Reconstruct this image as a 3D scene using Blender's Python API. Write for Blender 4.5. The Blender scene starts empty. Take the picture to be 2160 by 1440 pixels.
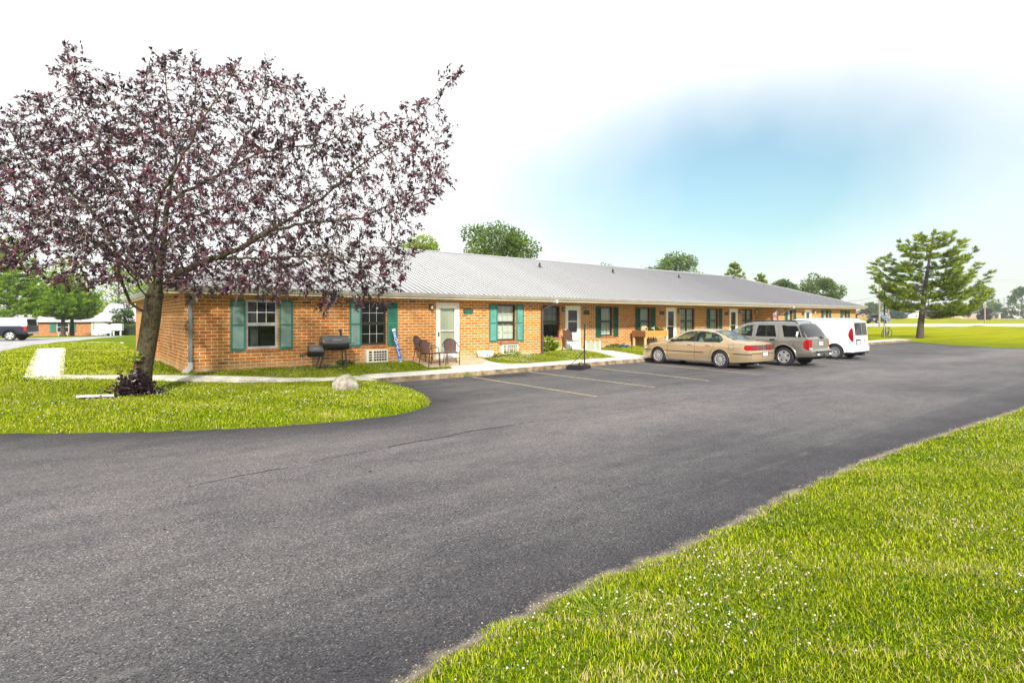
import bpy, bmesh, math, random
import numpy as np
from mathutils import Vector, Matrix, Euler

# ------------------------------------------------------------------ camera, world, sun, exposure
scene = bpy.context.scene
TH = 0.9029                      # the building's long axis (+X) lies this far right of the view axis
CF, SF = math.cos(TH), math.sin(TH)
CAM_H = 1.909
cam_d = bpy.data.cameras.new("Camera")
cam = bpy.data.objects.new("Camera", cam_d)
scene.collection.objects.link(cam)
cam.location = (0, 0, CAM_H)
cam.rotation_euler = (math.radians(90), 0, math.atan2(SF, CF) - math.pi / 2)
cam_d.sensor_fit = 'HORIZONTAL'
cam_d.sensor_width = 36.0
cam_d.lens = 1176.0 / 2160.0 * 36.0
cam_d.shift_y = -(720.0 - 669.2) / 2160.0
cam_d.clip_start = 0.1
cam_d.clip_end = 4000
scene.camera = cam

SUN_EL, SUN_AZ = math.radians(30), math.radians(237)   # azimuth of the sun, counter-clockwise from +X
world = bpy.data.worlds.new("World")
scene.world = world
world.use_nodes = True
nt = world.node_tree
nt.nodes.clear()
W_out = nt.nodes.new('ShaderNodeOutputWorld')
sky = nt.nodes.new('ShaderNodeTexSky')
sky.sky_type = 'NISHITA'
sky.sun_disc = False
sky.sun_elevation = SUN_EL
sky.sun_rotation = math.pi / 2 - SUN_AZ
sky.air_density = 1.3
sky.dust_density = 1.2
sky.ozone_density = 1.5
bg_sky = nt.nodes.new('ShaderNodeBackground')
bg_sky.inputs['Strength'].default_value = 0.058
tint = nt.nodes.new('ShaderNodeMixRGB'); tint.blend_type = 'MULTIPLY'; tint.inputs[0].default_value = 1
tint.inputs[2].default_value = (0.78, 1.04, 1.03, 1)
nt.links.new(sky.outputs[0], tint.inputs[1])
nt.links.new(tint.outputs[0], bg_sky.inputs['Color'])
bg_cloud = nt.nodes.new('ShaderNodeBackground')
bg_cloud.inputs['Color'].default_value = (1.0, 1.0, 1.0, 1)
bg_cloud.inputs['Strength'].default_value = 0.52
mixw = nt.nodes.new('ShaderNodeMixShader')
tc = nt.nodes.new('ShaderNodeTexCoord')


def wmath(op, a, b=None):
    n = nt.nodes.new('ShaderNodeMath'); n.operation = op
    for i, v in enumerate((a, b)):
        if v is None: continue
        if isinstance(v, (int, float)): n.inputs[i].default_value = v
        else: nt.links.new(v, n.inputs[i])
    return n.outputs[0]


def wdot(vec):
    n = nt.nodes.new('ShaderNodeVectorMath'); n.operation = 'DOT_PRODUCT'
    nt.links.new(tc.outputs['Generated'], n.inputs[0]); n.inputs[1].default_value = vec
    return n.outputs['Value']


FWD = Vector((CF, SF, 0)); RGT = Vector((SF, -CF, 0))
gap_az = math.radians(23.0)
gc = FWD * math.cos(gap_az) + RGT * math.sin(gap_az)
gr = RGT * math.cos(gap_az) - FWD * math.sin(gap_az)
gap_el = math.radians(12.0)
gcen = gc * math.cos(gap_el) + Vector((0, 0, 1)) * math.sin(gap_el)
gup = Vector((0, 0, 1)) * math.cos(gap_el) - gc * math.sin(gap_el)
wn = nt.nodes.new('ShaderNodeTexNoise'); wn.inputs['Scale'].default_value = 3.2; wn.inputs['Detail'].default_value = 6
wn.inputs['Roughness'].default_value = 0.55
nt.links.new(tc.outputs['Generated'], wn.inputs['Vector'])
wx = wmath('DIVIDE', wdot(gr), 0.37)
wy = wmath('DIVIDE', wdot(gup), 0.15)
r2 = wmath('ADD', wmath('MULTIPLY', wx, wx), wmath('MULTIPLY', wy, wy))
r2 = wmath('ADD', r2, wmath('MULTIPLY', wmath('SUBTRACT', wn.outputs['Fac'], 0.5), 1.3))
r2 = wmath('ADD', r2, wmath('MULTIPLY', wmath('LESS_THAN', wdot(gcen), 0), 10))
ramp = nt.nodes.new('ShaderNodeValToRGB')
ramp.color_ramp.interpolation = 'LINEAR'
ramp.color_ramp.elements[0].position = 0.0; ramp.color_ramp.elements[0].color = (0, 0, 0, 1)
ramp.color_ramp.elements[1].position = 1.0; ramp.color_ramp.elements[1].color = (1, 1, 1, 1)
nt.links.new(wmath('MULTIPLY', r2, 0.52), ramp.inputs[0])
gapf = wmath('ADD', wmath('MULTIPLY', ramp.outputs[0], 0.88), 0.09)
# thin veil of cloud low on the right, where the blue shows through faintly
va = math.radians(34); vc = FWD * math.cos(va) + RGT * math.sin(va); vr = RGT * math.cos(va) - FWD * math.sin(va)
vx = wmath('DIVIDE', wdot(vr), 0.50); vy = wmath('DIVIDE', wmath('SUBTRACT', wdot(Vector((0, 0, 1))), 0.13), 0.20)
v2 = wmath('ADD', wmath('ADD', wmath('MULTIPLY', vx, vx), wmath('MULTIPLY', vy, vy)), wmath('MULTIPLY', wmath('SUBTRACT', wn.outputs['Fac'], 0.5), 1.6))
v2 = wmath('ADD', v2, wmath('MULTIPLY', wmath('LESS_THAN', wdot(vc), 0), 10))
vr2 = nt.nodes.new('ShaderNodeValToRGB'); vr2.color_ramp.interpolation = 'EASE'
vr2.color_ramp.elements[0].position = 0.15; vr2.color_ramp.elements[0].color = (.50, .50, .50, 1)
vr2.color_ramp.elements[1].position = 1.0; vr2.color_ramp.elements[1].color = (1, 1, 1, 1)
nt.links.new(wmath('MULTIPLY', v2, 0.6), vr2.inputs[0])
gapf = wmath('MINIMUM', gapf, vr2.outputs[0])
nt.links.new(gapf, mixw.inputs[0])
nt.links.new(bg_sky.outputs[0], mixw.inputs[1])
nt.links.new(bg_cloud.outputs[0], mixw.inputs[2])
nt.links.new(mixw.outputs[0], W_out.inputs['Surface'])

sun_d = bpy.data.lights.new("Sun", 'SUN')
sun_d.energy = 3.0
sun_d.angle = math.radians(4)
sun_d.color = (1.0, 0.95, 0.86)
sun = bpy.data.objects.new("Sun", sun_d)
scene.collection.objects.link(sun)
sdir = Vector((math.cos(SUN_EL) * math.cos(SUN_AZ), math.cos(SUN_EL) * math.sin(SUN_AZ), math.sin(SUN_EL)))
sun.rotation_euler = sdir.to_track_quat('Z', 'Y').to_euler()
sun.location = (0, 0, 60)

scene.view_settings.view_transform = 'Standard'
scene.view_settings.look = 'None'
scene.view_settings.exposure = 1.32
scene.view_settings.gamma = 1.0
scene.view_settings.use_curve_mapping = False
scene.cycles.max_bounces = 6
scene.cycles.transparent_max_bounces = 12

# ------------------------------------------------------------------ helpers
C = scene.collection
rng = random.Random(7)
nrg = np.random.default_rng(11)
MATS = {}


def new_mat(name):
    m = bpy.data.materials.new(name); m.use_nodes = True
    n = m.node_tree.nodes; b = n.get('Principled BSDF')
    MATS[name] = m
    return m, m.node_tree, b


def pm(name, col, rough=0.6, metal=0.0, var=0.12, scale=6.0, bump=0.0, bscale=None, spec=0.5, coat=0.0, detail=4, col2=None, stretch=None):
    """Procedural material: base colour broken up by noise in object space."""
    m, t, b = new_mat(name)
    b.inputs['Roughness'].default_value = rough
    b.inputs['Metallic'].default_value = metal
    b.inputs['Specular IOR Level'].default_value = spec
    if coat: b.inputs['Coat Weight'].default_value = coat; b.inputs['Coat Roughness'].default_value = 0.06
    c = t.nodes.new('ShaderNodeTexCoord')
    vec = c.outputs['Object']
    if stretch:
        mp = t.nodes.new('ShaderNodeMapping'); mp.inputs['Scale'].default_value = stretch
        t.links.new(vec, mp.inputs['Vector']); vec = mp.outputs[0]
    nz = t.nodes.new('ShaderNodeTexNoise'); nz.inputs['Scale'].default_value = scale; nz.inputs['Detail'].default_value = detail
    t.links.new(vec, nz.inputs['Vector'])
    rp = t.nodes.new('ShaderNodeValToRGB')
    rp.color_ramp.elements[0].position = 0.3; rp.color_ramp.elements[1].position = 0.7
    a = [max(0, x * (1 - var)) for x in col]; d = [min(1, x * (1 + var)) for x in col] if col2 is None else col2
    rp.color_ramp.elements[0].color = (*a, 1); rp.color_ramp.elements[1].color = (*d, 1)
    t.links.new(nz.outputs['Fac'], rp.inputs[0]); t.links.new(rp.outputs[0], b.inputs['Base Color'])
    if bump:
        n2 = t.nodes.new('ShaderNodeTexNoise'); n2.inputs['Scale'].default_value = bscale or scale * 8; n2.inputs['Detail'].default_value = 5
        t.links.new(vec, n2.inputs['Vector'])
        bp = t.nodes.new('ShaderNodeBump'); bp.inputs['Strength'].default_value = bump; bp.inputs['Distance'].default_value = 0.02
        t.links.new(n2.outputs['Fac'], bp.inputs['Height']); t.links.new(bp.outputs[0], b.inputs['Normal'])
    return m


class MB:
    """Collects verts / faces (with optional uv and material index) and links them as one mesh object."""
    def __init__(s):
        s.v = []; s.f = []; s.mi = []; s.uv = {}; s.cur = 0

    def add(s, vs, fs, uvs=None):
        o = len(s.v); s.v += [tuple(v) for v in vs]
        for k, f in enumerate(fs):
            if uvs is not None: s.uv[len(s.f)] = uvs[k]
            s.f.append([o + i for i in f]); s.mi.append(s.cur)

    def quad(s, a, b, c, d, uv=None):
        s.add([a, b, c, d], [(0, 1, 2, 3)], [uv] if uv else None)

    def box(s, x0, x1, y0, y1, z0, z1, M=None):
        vs = [(x, y, z) for z in (z0, z1) for y in (y0, y1) for x in (x0, x1)]
        if M is not None: vs = [tuple(M @ Vector(v)) for v in vs]
        s.add(vs, [(0, 2, 3, 1), (4, 5, 7, 6), (0, 1, 5, 4), (2, 6, 7, 3), (0, 4, 6, 2), (1, 3, 7, 5)])

    def cbox(s, x0, x1, y0, y1, z0, z1, c=0.01, M=None):
        """box with chamfered vertical and horizontal edges"""
        def ring(d, z): return [(x0 + d, y0 + c, z), (x0 + c, y0 + d, z), (x1 - c, y0 + d, z), (x1 - d, y0 + c, z),
                                (x1 - d, y1 - c, z), (x1 - c, y1 - d, z), (x0 + c, y1 - d, z), (x0 + d, y1 - c, z)]
        rs = [[((x0 + x1) / 2 + (p[0] - (x0 + x1) / 2) * 1, p[1], z0) for p in ring(c * .9, z0)], ring(0, z0 + c), ring(0, z1 - c), ring(c * .9, z1)]
        vs = [p for r in rs for p in r]
        if M is not None: vs = [tuple(M @ Vector(v)) for v in vs]
        fs = [tuple(range(7, -1, -1)), tuple(range(24, 32))]
        for k in range(3):
            for i in range(8):
                j = (i + 1) % 8; fs.append((k * 8 + i, k * 8 + j, k * 8 + 8 + j, k * 8 + 8 + i))
        s.add(vs, fs)

    def bar(s, p, q, w, h=None, up=(0, 0, 1)):
        p, q = Vector(p), Vector(q); h = h or w
        d = (q - p).normalized(); u = Vector(up)
        if abs(d.dot(u)) > .98: u = Vector((1, 0, 0))
        a = d.cross(u).normalized(); b = a.cross(d).normalized()
        vs = []
        for c in (p, q):
            vs += [c - a * w / 2 - b * h / 2, c + a * w / 2 - b * h / 2, c + a * w / 2 + b * h / 2, c - a * w / 2 + b * h / 2]
        s.add(vs, [(3, 2, 1, 0), (4, 5, 6, 7), (0, 1, 5, 4), (1, 2, 6, 5), (2, 3, 7, 6), (3, 0, 4, 7)])

    def tube(s, pts, r, n=8, cap=True):
        pts = [Vector(p) for p in pts]; m = len(pts)
        rs = r if isinstance(r, (list, tuple)) else [r] * m
        vs = []; ref = None
        for i, p in enumerate(pts):
            d = (pts[min(i + 1, m - 1)] - pts[max(i - 1, 0)])
            d = d.normalized() if d.length > 1e-9 else Vector((0, 0, 1))
            if ref is None:
                ref = Vector((1, 0, 0)) if abs(d.x) < .8 else Vector((0, 1, 0))
            a = (ref - d * ref.dot(d)).normalized(); ref = a; b = d.cross(a)
            for k in range(n):
                t = 2 * math.pi * k / n
                vs.append(p + (a * math.cos(t) + b * math.sin(t)) * rs[i])
        fs = []
        for i in range(m - 1):
            for k in range(n):
                k2 = (k + 1) % n
                fs.append((i * n + k, i * n + k2, i * n + n + k2, i * n + n + k))
        if cap: fs += [tuple(range(n - 1, -1, -1)), tuple(range((m - 1) * n, m * n))]
        s.add(vs, fs)

    def lathe(s, prof, n=24, axis='z', M=None, a0=0, a1=2 * math.pi):
        """prof: list of (r, h)"""
        full = abs(a1 - a0 - 2 * math.pi) < 1e-6
        cols = n if full else n + 1
        vs = []
        for r, h in prof:
            for k in range(cols):
                t = a0 + (a1 - a0) * k / n
                x, y = r * math.cos(t), r * math.sin(t)
                p = (x, y, h) if axis == 'z' else ((x, h, y) if axis == 'y' else (h, x, y))
                vs.append(p)
        if M is not None: vs = [tuple(M @ Vector(v)) for v in vs]
        fs = []
        for i in range(len(prof) - 1):
            for k in range(n):
                k2 = (k + 1) % cols
                fs.append((i * cols + k, i * cols + k2, (i + 1) * cols + k2, (i + 1) * cols + k))
        s.add(vs, fs)

    def prism(s, poly, d0, d1, plane='xz', M=None):
        """extrude a 2D polygon between d0 and d1 along the axis missing from plane"""
        def P(a, b, d): return (a, d, b) if plane == 'xz' else ((a, b, d) if plane == 'xy' else (d, a, b))
        n = len(poly)
        vs = [P(a, b, d0) for a, b in poly] + [P(a, b, d1) for a, b in poly]
        if M is not None: vs = [tuple(M @ Vector(v)) for v in vs]
        fs = [tuple(range(n - 1, -1, -1)), tuple(range(n, 2 * n))] + [(i, (i + 1) % n, n + (i + 1) % n, n + i) for i in range(n)]
        s.add(vs, fs)

    def build(s, name, mat, parent=None, smooth=False, loc=None, fix=True):
        me = bpy.data.meshes.new(name)
        me.from_pydata(s.v, [], s.f)
        for m in (mat if isinstance(mat, (list, tuple)) else [mat]): me.materials.append(m)
        if s.cur or any(s.mi): me.polygons.foreach_set('material_index', s.mi)
        if s.uv:
            ul = me.uv_layers.new(name='UVMap')
            for fi, u in s.uv.items():
                p = me.polygons[fi]
                for li, c in zip(p.loop_indices, u): ul.data[li].uv = c
        if fix and not s.uv:
            b = bmesh.new(); b.from_mesh(me); bmesh.ops.recalc_face_normals(b, faces=b.faces); b.to_mesh(me); b.free()
        if smooth: smooth_by_angle(me, 40 if smooth is True else smooth)
        me.update()
        o = bpy.data.objects.new(name, me); C.objects.link(o)
        if parent is not None: o.parent = parent
        if loc is not None: o.location = loc
        return o


def smooth_by_angle(me, deg=40):
    me.polygons.foreach_set('use_smooth', [True] * len(me.polygons))
    b = bmesh.new(); b.from_mesh(me); lim = math.radians(deg)
    for e in b.edges:
        if len(e.link_faces) == 2 and e.calc_face_angle(0) > lim: e.smooth = False
    b.to_mesh(me); b.free()


def np_mesh(name, V, F, mat, parent=None, smooth=False, attr=None, n=4):
    """big meshes straight from numpy; F is (m, n)"""
    me = bpy.data.meshes.new(name)
    V = np.asarray(V, dtype=np.float32); F = np.asarray(F, dtype=np.int32)
    me.vertices.add(len(V)); me.vertices.foreach_set('co', V.ravel())
    m = len(F); me.loops.add(m * n); me.loops.foreach_set('vertex_index', F.ravel())
    me.polygons.add(m); me.polygons.foreach_set('loop_start', np.arange(0, m * n, n, dtype=np.int32))
    try: me.polygons.foreach_set('loop_total', np.full(m, n, dtype=np.int32))
    except Exception: pass
    if smooth: me.polygons.foreach_set('use_smooth', np.ones(m, dtype=bool))
    for mm in (mat if isinstance(mat, (list, tuple)) else [mat]): me.materials.append(mm)
    if attr is not None:
        a = me.attributes.new('shade', 'FLOAT', 'POINT'); a.data.foreach_set('value', np.asarray(attr, dtype=np.float32))
    me.update(calc_edges=True); me.validate()
    o = bpy.data.objects.new(name, me); C.objects.link(o)
    if parent is not None: o.parent = parent
    return o


def thing(name, label, cat, loc=(0, 0, 0), rotz=0.0, group=None):
    o = bpy.data.objects.new(name, None); C.objects.link(o)
    o.empty_display_size = .2
    o.location = loc; o.rotation_euler = (0, 0, rotz)
    o['label'] = label; o['category'] = cat
    if group: o['group'] = group
    return o


def tag(o, label, cat, group=None):
    o['label'] = label; o['category'] = cat
    if group: o['group'] = group
    return o


def struct(o): o['kind'] = 'structure'; return o


def copy_tree(o, parent=None):
    c = o.copy(); C.objects.link(c)
    if parent is not None: c.parent = parent
    for ch in list(o.children): copy_tree(ch, c)
    return c


def text_mesh(name, body, size, mat, parent, M, extrude=0.002, align='CENTER'):
    cu = bpy.data.curves.new(name, 'FONT'); cu.body = body; cu.size = size; cu.extrude = extrude
    cu.align_x = align; cu.align_y = 'CENTER'
    o = bpy.data.objects.new(name + '_src', cu); C.objects.link(o)
    dg = bpy.context.evaluated_depsgraph_get()
    me = bpy.data.meshes.new_from_object(o.evaluated_get(dg))
    bpy.data.objects.remove(o); bpy.data.curves.remove(cu)
    me.materials.clear(); me.materials.append(mat); me.transform(M)
    t = bpy.data.objects.new(name, me); C.objects.link(t); t.parent = parent
    return t


def sstep(a, b, x): 
    t = np.clip((x - a) / (b - a), 0, 1); return t * t * (3 - 2 * t)
# ------------------------------------------------------------------ terrain: one sheet of ground, asphalt, walks
LOT = [(-40, 2.7), (-6, 2.66), (1.38, 2.62), (1.84, 2.69), (2.68, 2.79), (3.86, 2.72), (5.22, 2.78), (6.43, 2.85), (7.82, 2.89), (10.33, 2.80),
       (15.61, 2.52), (30, 2.4), (44.2, 2.2), (45, 6), (47, 10.9), (50, 13.6), (52.4, 15.05), (45, 15.12), (30, 15.25), (19, 15.3), (13, 15.12),
       (10.4, 15.0), (7.3, 15.0), (7.15, 14.2), (7.04, 13.16), (6.78, 12.2), (6.55, 11.5), (6.2, 10.8), (5.75, 10.3), (5.2, 10.05), (4.5, 9.95), (3.72, 10.02), (2.6, 10.3), (1.55, 10.75),
       (.29, 11.5), (-.92, 12.4), (-3.3, 14.6), (-5.2, 19), (-4.6, 28), (-3.3, 34), (-2.74, 36.5), (-2.2, 41), (-1.1, 52), (1.6, 62), (4.5, 68.5), (-5, 67.5), (-40, 72)]
LP = np.array(LOT)


def lot_sd(x, y):
    """distance to the lot's edge, negative on the asphalt"""
    x = np.asarray(x, float); y = np.asarray(y, float)
    best = np.full(x.shape, 1e9); ins = np.zeros(x.shape, bool)
    n = len(LP)
    for i in range(n):
        ax, ay = LP[i]; bx, by = LP[(i + 1) % n]
        dx, dy = bx - ax, by - ay
        t = np.clip(((x - ax) * dx + (y - ay) * dy) / (dx * dx + dy * dy), 0, 1)
        best = np.minimum(best, (x - ax - t * dx) ** 2 + (y - ay - t * dy) ** 2)
        if ay != by:
            c = ((ay > y) != (by > y)) & (x < (bx - ax) * (y - ay) / (by - ay) + ax)
            ins ^= c
    d = np.sqrt(best)
    return np.where(ins, -d, d)


def wob(x, y):
    return .5 * np.sin(x * 1.7 + 1.3 * np.sin(y * .9)) * np.sin(y * 2.1 + .7 * np.sin(x * 1.1)) + .3 * np.sin(x * 4.3 + y * 3.1)


def zf(x, y):
    x = np.asarray(x, float); y = np.asarray(y, float)
    sd = lot_sd(x, y)
    d = CF * x + SF * y; l = SF * x - CF * y
    e = sd + .05 * wob(x * 3, y * 3) + .03 * np.sin(x * 13 + y * 7)
    z = np.clip(e * .35, -.09, .05) + .075 * sstep(0, 1.4, sd)
    apron = .2 * sstep(16.0, 18.1, y) * (1 - sstep(51.5, 57, x)) * sstep(-9, -3, x) * (1 - sstep(40, 60, y))
    z = z + np.where(sd > -.3, apron, 0)
    z = z + np.where(sd > 0, .10 * sstep(20, 36, y) * sstep(3, -3, x) * 0 + .02 * wob(x * .6, y * .6) * sstep(.3, 2, sd), 0)
    left = 1 - sstep(-12, 2, l)
    z = z - left * .024 * np.clip(y - 66, 0, 60)
    right = sstep(6, 22, l)
    zr = np.interp(d, [0, 100, 104, 112, 200, 320, 600, 2000], [0, 0, .02, .45, .83, 1.38, 1.7, 1.8])
    z = z + right * np.where(sd > 0, zr, 0)
    return z


def zg(x, y): return float(zf(np.array([x]), np.array([y]))[0])


def grow(a, step, end, k=1.18):
    out = []; s = step; v = a
    while abs(v - a) < abs(end - a):
        v += s if end > a else -s; s *= k; out.append(v)
    return out


gx = np.array(sorted(grow(-14, .4, -900)) + list(np.arange(-14, 58, .3)) + grow(58, .4, 1100))
gy = np.array(sorted(grow(0, .3, -300)) + list(np.arange(0, 20.4, .2)) + list(np.arange(20.4, 70, .55)) + grow(70, .7, 1300))
GX, GY = np.meshgrid(gx, gy)
GZ = zf(GX.ravel(), GY.ravel())
nx, ny = len(gx), len(gy)
idx = np.arange(nx * ny).reshape(ny, nx)
GF = np.stack([idx[:-1, :-1], idx[:-1, 1:], idx[1:, 1:], idx[1:, :-1]], -1).reshape(-1, 4)


def lawn_mat():
    m, t, b = new_mat('lawn')
    L = t.links
    b.inputs['Roughness'].default_value = 1; b.inputs['Specular IOR Level'].default_value = .02
    c = t.nodes.new('ShaderNodeTexCoord')

    def noise(sc, det=4, st=None, rough=.6):
        v = c.outputs['Object']
        if st:
            mp = t.nodes.new('ShaderNodeMapping'); mp.inputs['Scale'].default_value = st[:3]; mp.inputs['Rotation'].default_value = (0, 0, st[3])
            L.new(v, mp.inputs['Vector']); v = mp.outputs[0]
        n = t.nodes.new('ShaderNodeTexNoise'); n.inputs['Scale'].default_value = sc; n.inputs['Detail'].default_value = det
        n.inputs['Roughness'].default_value = rough; L.new(v, n.inputs['Vector']); return n.outputs['Fac']

    def ramp(f, stops):
        r = t.nodes.new('ShaderNodeValToRGB')
        while len(r.color_ramp.elements) < len(stops): r.color_ramp.elements.new(.5)
        for e, (p, k) in zip(r.color_ramp.elements, stops): e.position = p; e.color = (*k, 1)
        L.new(f, r.inputs[0]); return r.outputs[0]

    def mixc(f, a, d, bt='MIX'):
        x = t.nodes.new('ShaderNodeMixRGB'); x.blend_type = bt
        if isinstance(f, (int, float)): x.inputs[0].default_value = f
        else: L.new(f, x.inputs[0])
        for i, v in ((1, a), (2, d)):
            if isinstance(v, tuple): x.inputs[i].default_value = (*v, 1)
            else: L.new(v, x.inputs[i])
        return x.outputs[0]
    fine = ramp(noise(26, 6, rough=.75), [(.32, (.020, .034, .004)), (.47, (.11, .165, .008)), (.62, (.22, .285, .012)), (.8, (.36, .37, .05))])
    patch = ramp(noise(.55, 5), [(.35, (.62, .85, .7)), (.5, (1, 1, 1)), (.68, (1.25, 1.12, .9))])
    near = mixc(1.0, fine, patch, 'MULTIPLY')
    # far field: yellow-green, mown in long swaths
    field = ramp(noise(.9, 5, (.05, .55, 1, math.radians(52)), .6), [(.3, (.14, .19, .003)), (.46, (.25, .27, .004)), (.6, (.31, .305, .005)), (.78, (.19, .23, .004))])
    sepn = t.nodes.new('ShaderNodeSeparateXYZ'); L.new(c.outputs['Object'], sepn.inputs[0])
    mr = t.nodes.new('ShaderNodeMapRange'); mr.inputs['From Min'].default_value = 46; mr.inputs['From Max'].default_value = 56
    L.new(sepn.outputs['X'], mr.inputs['Value'])
    tuft = ramp(noise(9, 5), [(.3, (.75, .8, .7)), (.6, (1.1, 1.08, 1.0))])
    field = mixc(1.0, field, tuft, 'MULTIPLY')
    col = mixc(mr.outputs[0], near, field)
    soil = ramp(noise(7, 5), [(.40, (0, 0, 0)), (.62, (.0, .0, .0)), (.72, (1, 1, 1))])
    col = mixc(mixc(1.0, soil, (.6, .6, .6), 'MULTIPLY'), col, (.20, .16, .075))
    # bare gravelly rim where the turf meets the asphalt
    at = t.nodes.new('ShaderNodeAttribute'); at.attribute_name = 'shade'
    rim = t.nodes.new('ShaderNodeMapRange'); rim.inputs['From Min'].default_value = .11; rim.inputs['From Max'].default_value = .02
    L.new(at.outputs['Fac'], rim.inputs['Value'])
    nearrim = t.nodes.new('ShaderNodeMapRange'); nearrim.inputs['From Min'].default_value = 5.0; nearrim.inputs['From Max'].default_value = 4.0
    L.new(sepn.outputs['Y'], nearrim.inputs['Value'])
    rimm = t.nodes.new('ShaderNodeMath'); rimm.operation = 'MULTIPLY'; L.new(rim.outputs[0], rimm.inputs[0]); L.new(nearrim.outputs[0], rimm.inputs[1])
    grav = ramp(noise(60, 4, rough=.8), [(.3, (.07, .055, .035)), (.5, (.26, .21, .13)), (.7, (.42, .37, .27))])
    col = mixc(rimm.outputs[0], col, grav)
    L.new(col, b.inputs['Base Color'])
    bp = t.nodes.new('ShaderNodeBump'); bp.inputs['Strength'].default_value = .8; bp.inputs['Distance'].default_value = .05
    L.new(noise(30, 6, rough=.8), bp.inputs['Height']); L.new(bp.outputs[0], b.inputs['Normal'])
    return m


GSD = lot_sd(GX.ravel(), GY.ravel())
ground = struct(np_mesh('ground', np.stack([GX.ravel(), GY.ravel(), GZ], -1), GF, lawn_mat(), smooth=True, attr=GSD))


def asphalt_mat():
    m, t, b = new_mat('asphalt')
    L = t.links
    c = t.nodes.new('ShaderNodeTexCoord')
    sep = t.nodes.new('ShaderNodeSeparateXYZ'); L.new(c.outputs['Object'], sep.inputs[0])

    def noise(sc, det=4, st=None, rough=.6):
        v = c.outputs['Object']
        if st:
            mp = t.nodes.new('ShaderNodeMapping'); mp.inputs['Scale'].default_value = st
            L.new(v, mp.inputs['Vector']); v = mp.outputs[0]
        n = t.nodes.new('ShaderNodeTexNoise'); n.inputs['Scale'].default_value = sc; n.inputs['Detail'].default_value = det
        n.inputs['Roughness'].default_value = rough; L.new(v, n.inputs['Vector']); return n.outputs['Fac']

    def M(op, a, d=None, cl=False):
        n = t.nodes.new('ShaderNodeMath'); n.operation = op; n.use_clamp = cl
        for i, v in enumerate((a, d)):
            if v is None: continue
            if isinstance(v, (int, float)): n.inputs[i].default_value = v
            else: L.new(v, n.inputs[i])
        return n.outputs[0]

    def ramp(f, stops):
        r = t.nodes.new('ShaderNodeValToRGB')
        while len(r.color_ramp.elements) < len(stops): r.color_ramp.elements.new(.5)
        for e, (p, k) in zip(r.color_ramp.elements, stops): e.position = p; e.color = (*k, 1)
        L.new(f, r.inputs[0]); return r.outputs[0]

    def mixc(f, a, d, bt='MIX'):
        x = t.nodes.new('ShaderNodeMixRGB'); x.blend_type = bt
        if isinstance(f, (int, float)): x.inputs[0].default_value = f
        else: L.new(f, x.inputs[0])
        for i, v in ((1, a), (2, d)):
            if isinstance(v, tuple): x.inputs[i].default_value = (*v, 1)
            else: L.new(v, x.inputs[i])
        return x.outputs[0]
    vo = t.nodes.new('ShaderNodeTexVoronoi'); vo.inputs['Scale'].default_value = 105; L.new(c.outputs['Object'], vo.inputs['Vector'])
    hsv = t.nodes.new('ShaderNodeSeparateColor'); L.new(vo.outputs['Color'], hsv.inputs[0])
    agg = ramp(hsv.outputs[0], [(0, (.006, .006, .007)), (.14, (.012, .012, .013)), (.24, (.070, .067, .068)), (.6, (.095, .091, .092)), (.85, (.13, .124, .122)), (.94, (.20, .19, .185)), (1, (.38, .36, .34))])
    agg = mixc(.30, agg, ramp(noise(34, 5, rough=.75), [(.3, (.045, .042, .043)), (.7, (.135, .127, .125))]))
    big = ramp(noise(.34, 5, (.45, 1.0, 1)), [(.3, (.50, .51, .58)), (.5, (.86, .87, .92)), (.72, (1.14, 1.13, 1.13))])
    col = mixc(1.0, agg, big, 'MULTIPLY')
    lane = M('MULTIPLY', M('SUBTRACT', 1.0, M('ABSOLUTE', M('DIVIDE', M('SUBTRACT', sep.outputs['Y'], M('ADD', 6.6, M('MULTIPLY', noise(.3, 3), 1.2))), 3.6)), True), .95)
    col = mixc(lane, col, mixc(1.0, col, (1.68, 1.60, 1.58), 'MULTIPLY'))
    # dusty wheel tracks running along the lot
    tr = noise(.5, 4, (.05, 1.5, 1))
    col = mixc(M('MULTIPLY', M('SUBTRACT', tr, .5, True), 1.6, True), col, (.17, .16, .15))
    # sealer worn off in two thin pale streaks
    for y0, w, k in ((3.62, .035, .55), (4.35, .05, .32), (4.75, .07, .16)):
        d = M('SUBTRACT', sep.outputs['Y'], M('ADD', M('MULTIPLY', noise(.8, 4, (.3, .3, 1)), .5), y0 - .25))
        g = M('POWER', 2.718, M('MULTIPLY', M('MULTIPLY', d, d), -1 / (w * w)))
        g = M('MULTIPLY', g, M('MULTIPLY', M('SUBTRACT', noise(2.2, 6, rough=.8), .46, True), 5 * k, True), True)
        col = mixc(g, col, (.21, .20, .19))
    bay = t.nodes.new('ShaderNodeMapRange'); bay.inputs['From Min'].default_value = 8.6; bay.inputs['From Max'].default_value = 10.2; L.new(sep.outputs['Y'], bay.inputs['Value'])
    oil = M('MULTIPLY', M('SUBTRACT', noise(1.15, 6, rough=.7), .56, True), 7.0, True)
    col = mixc(M('MULTIPLY', M('MULTIPLY', oil, bay.outputs[0]), .55), col, (.022, .021, .023))
    mott = ramp(noise(1.9, 7, (.7, 1.3, 1), .7), [(.34, (.80, .80, .83)), (.5, (1, 1, 1)), (.66, (1.14, 1.12, 1.10))])
    col = mixc(1.0, col, mott, 'MULTIPLY')
    # fresh dark tar near the edges
    at = t.nodes.new('ShaderNodeAttribute'); at.attribute_name = 'shade'
    wn = M('ADD', at.outputs['Fac'], M('MULTIPLY', M('SUBTRACT', noise(.9, 5), .5), 1.2))
    mr = t.nodes.new('ShaderNodeMapRange'); mr.inputs['From Min'].default_value = 1.35; mr.inputs['From Max'].default_value = .1
    L.new(wn, mr.inputs['Value'])
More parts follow.
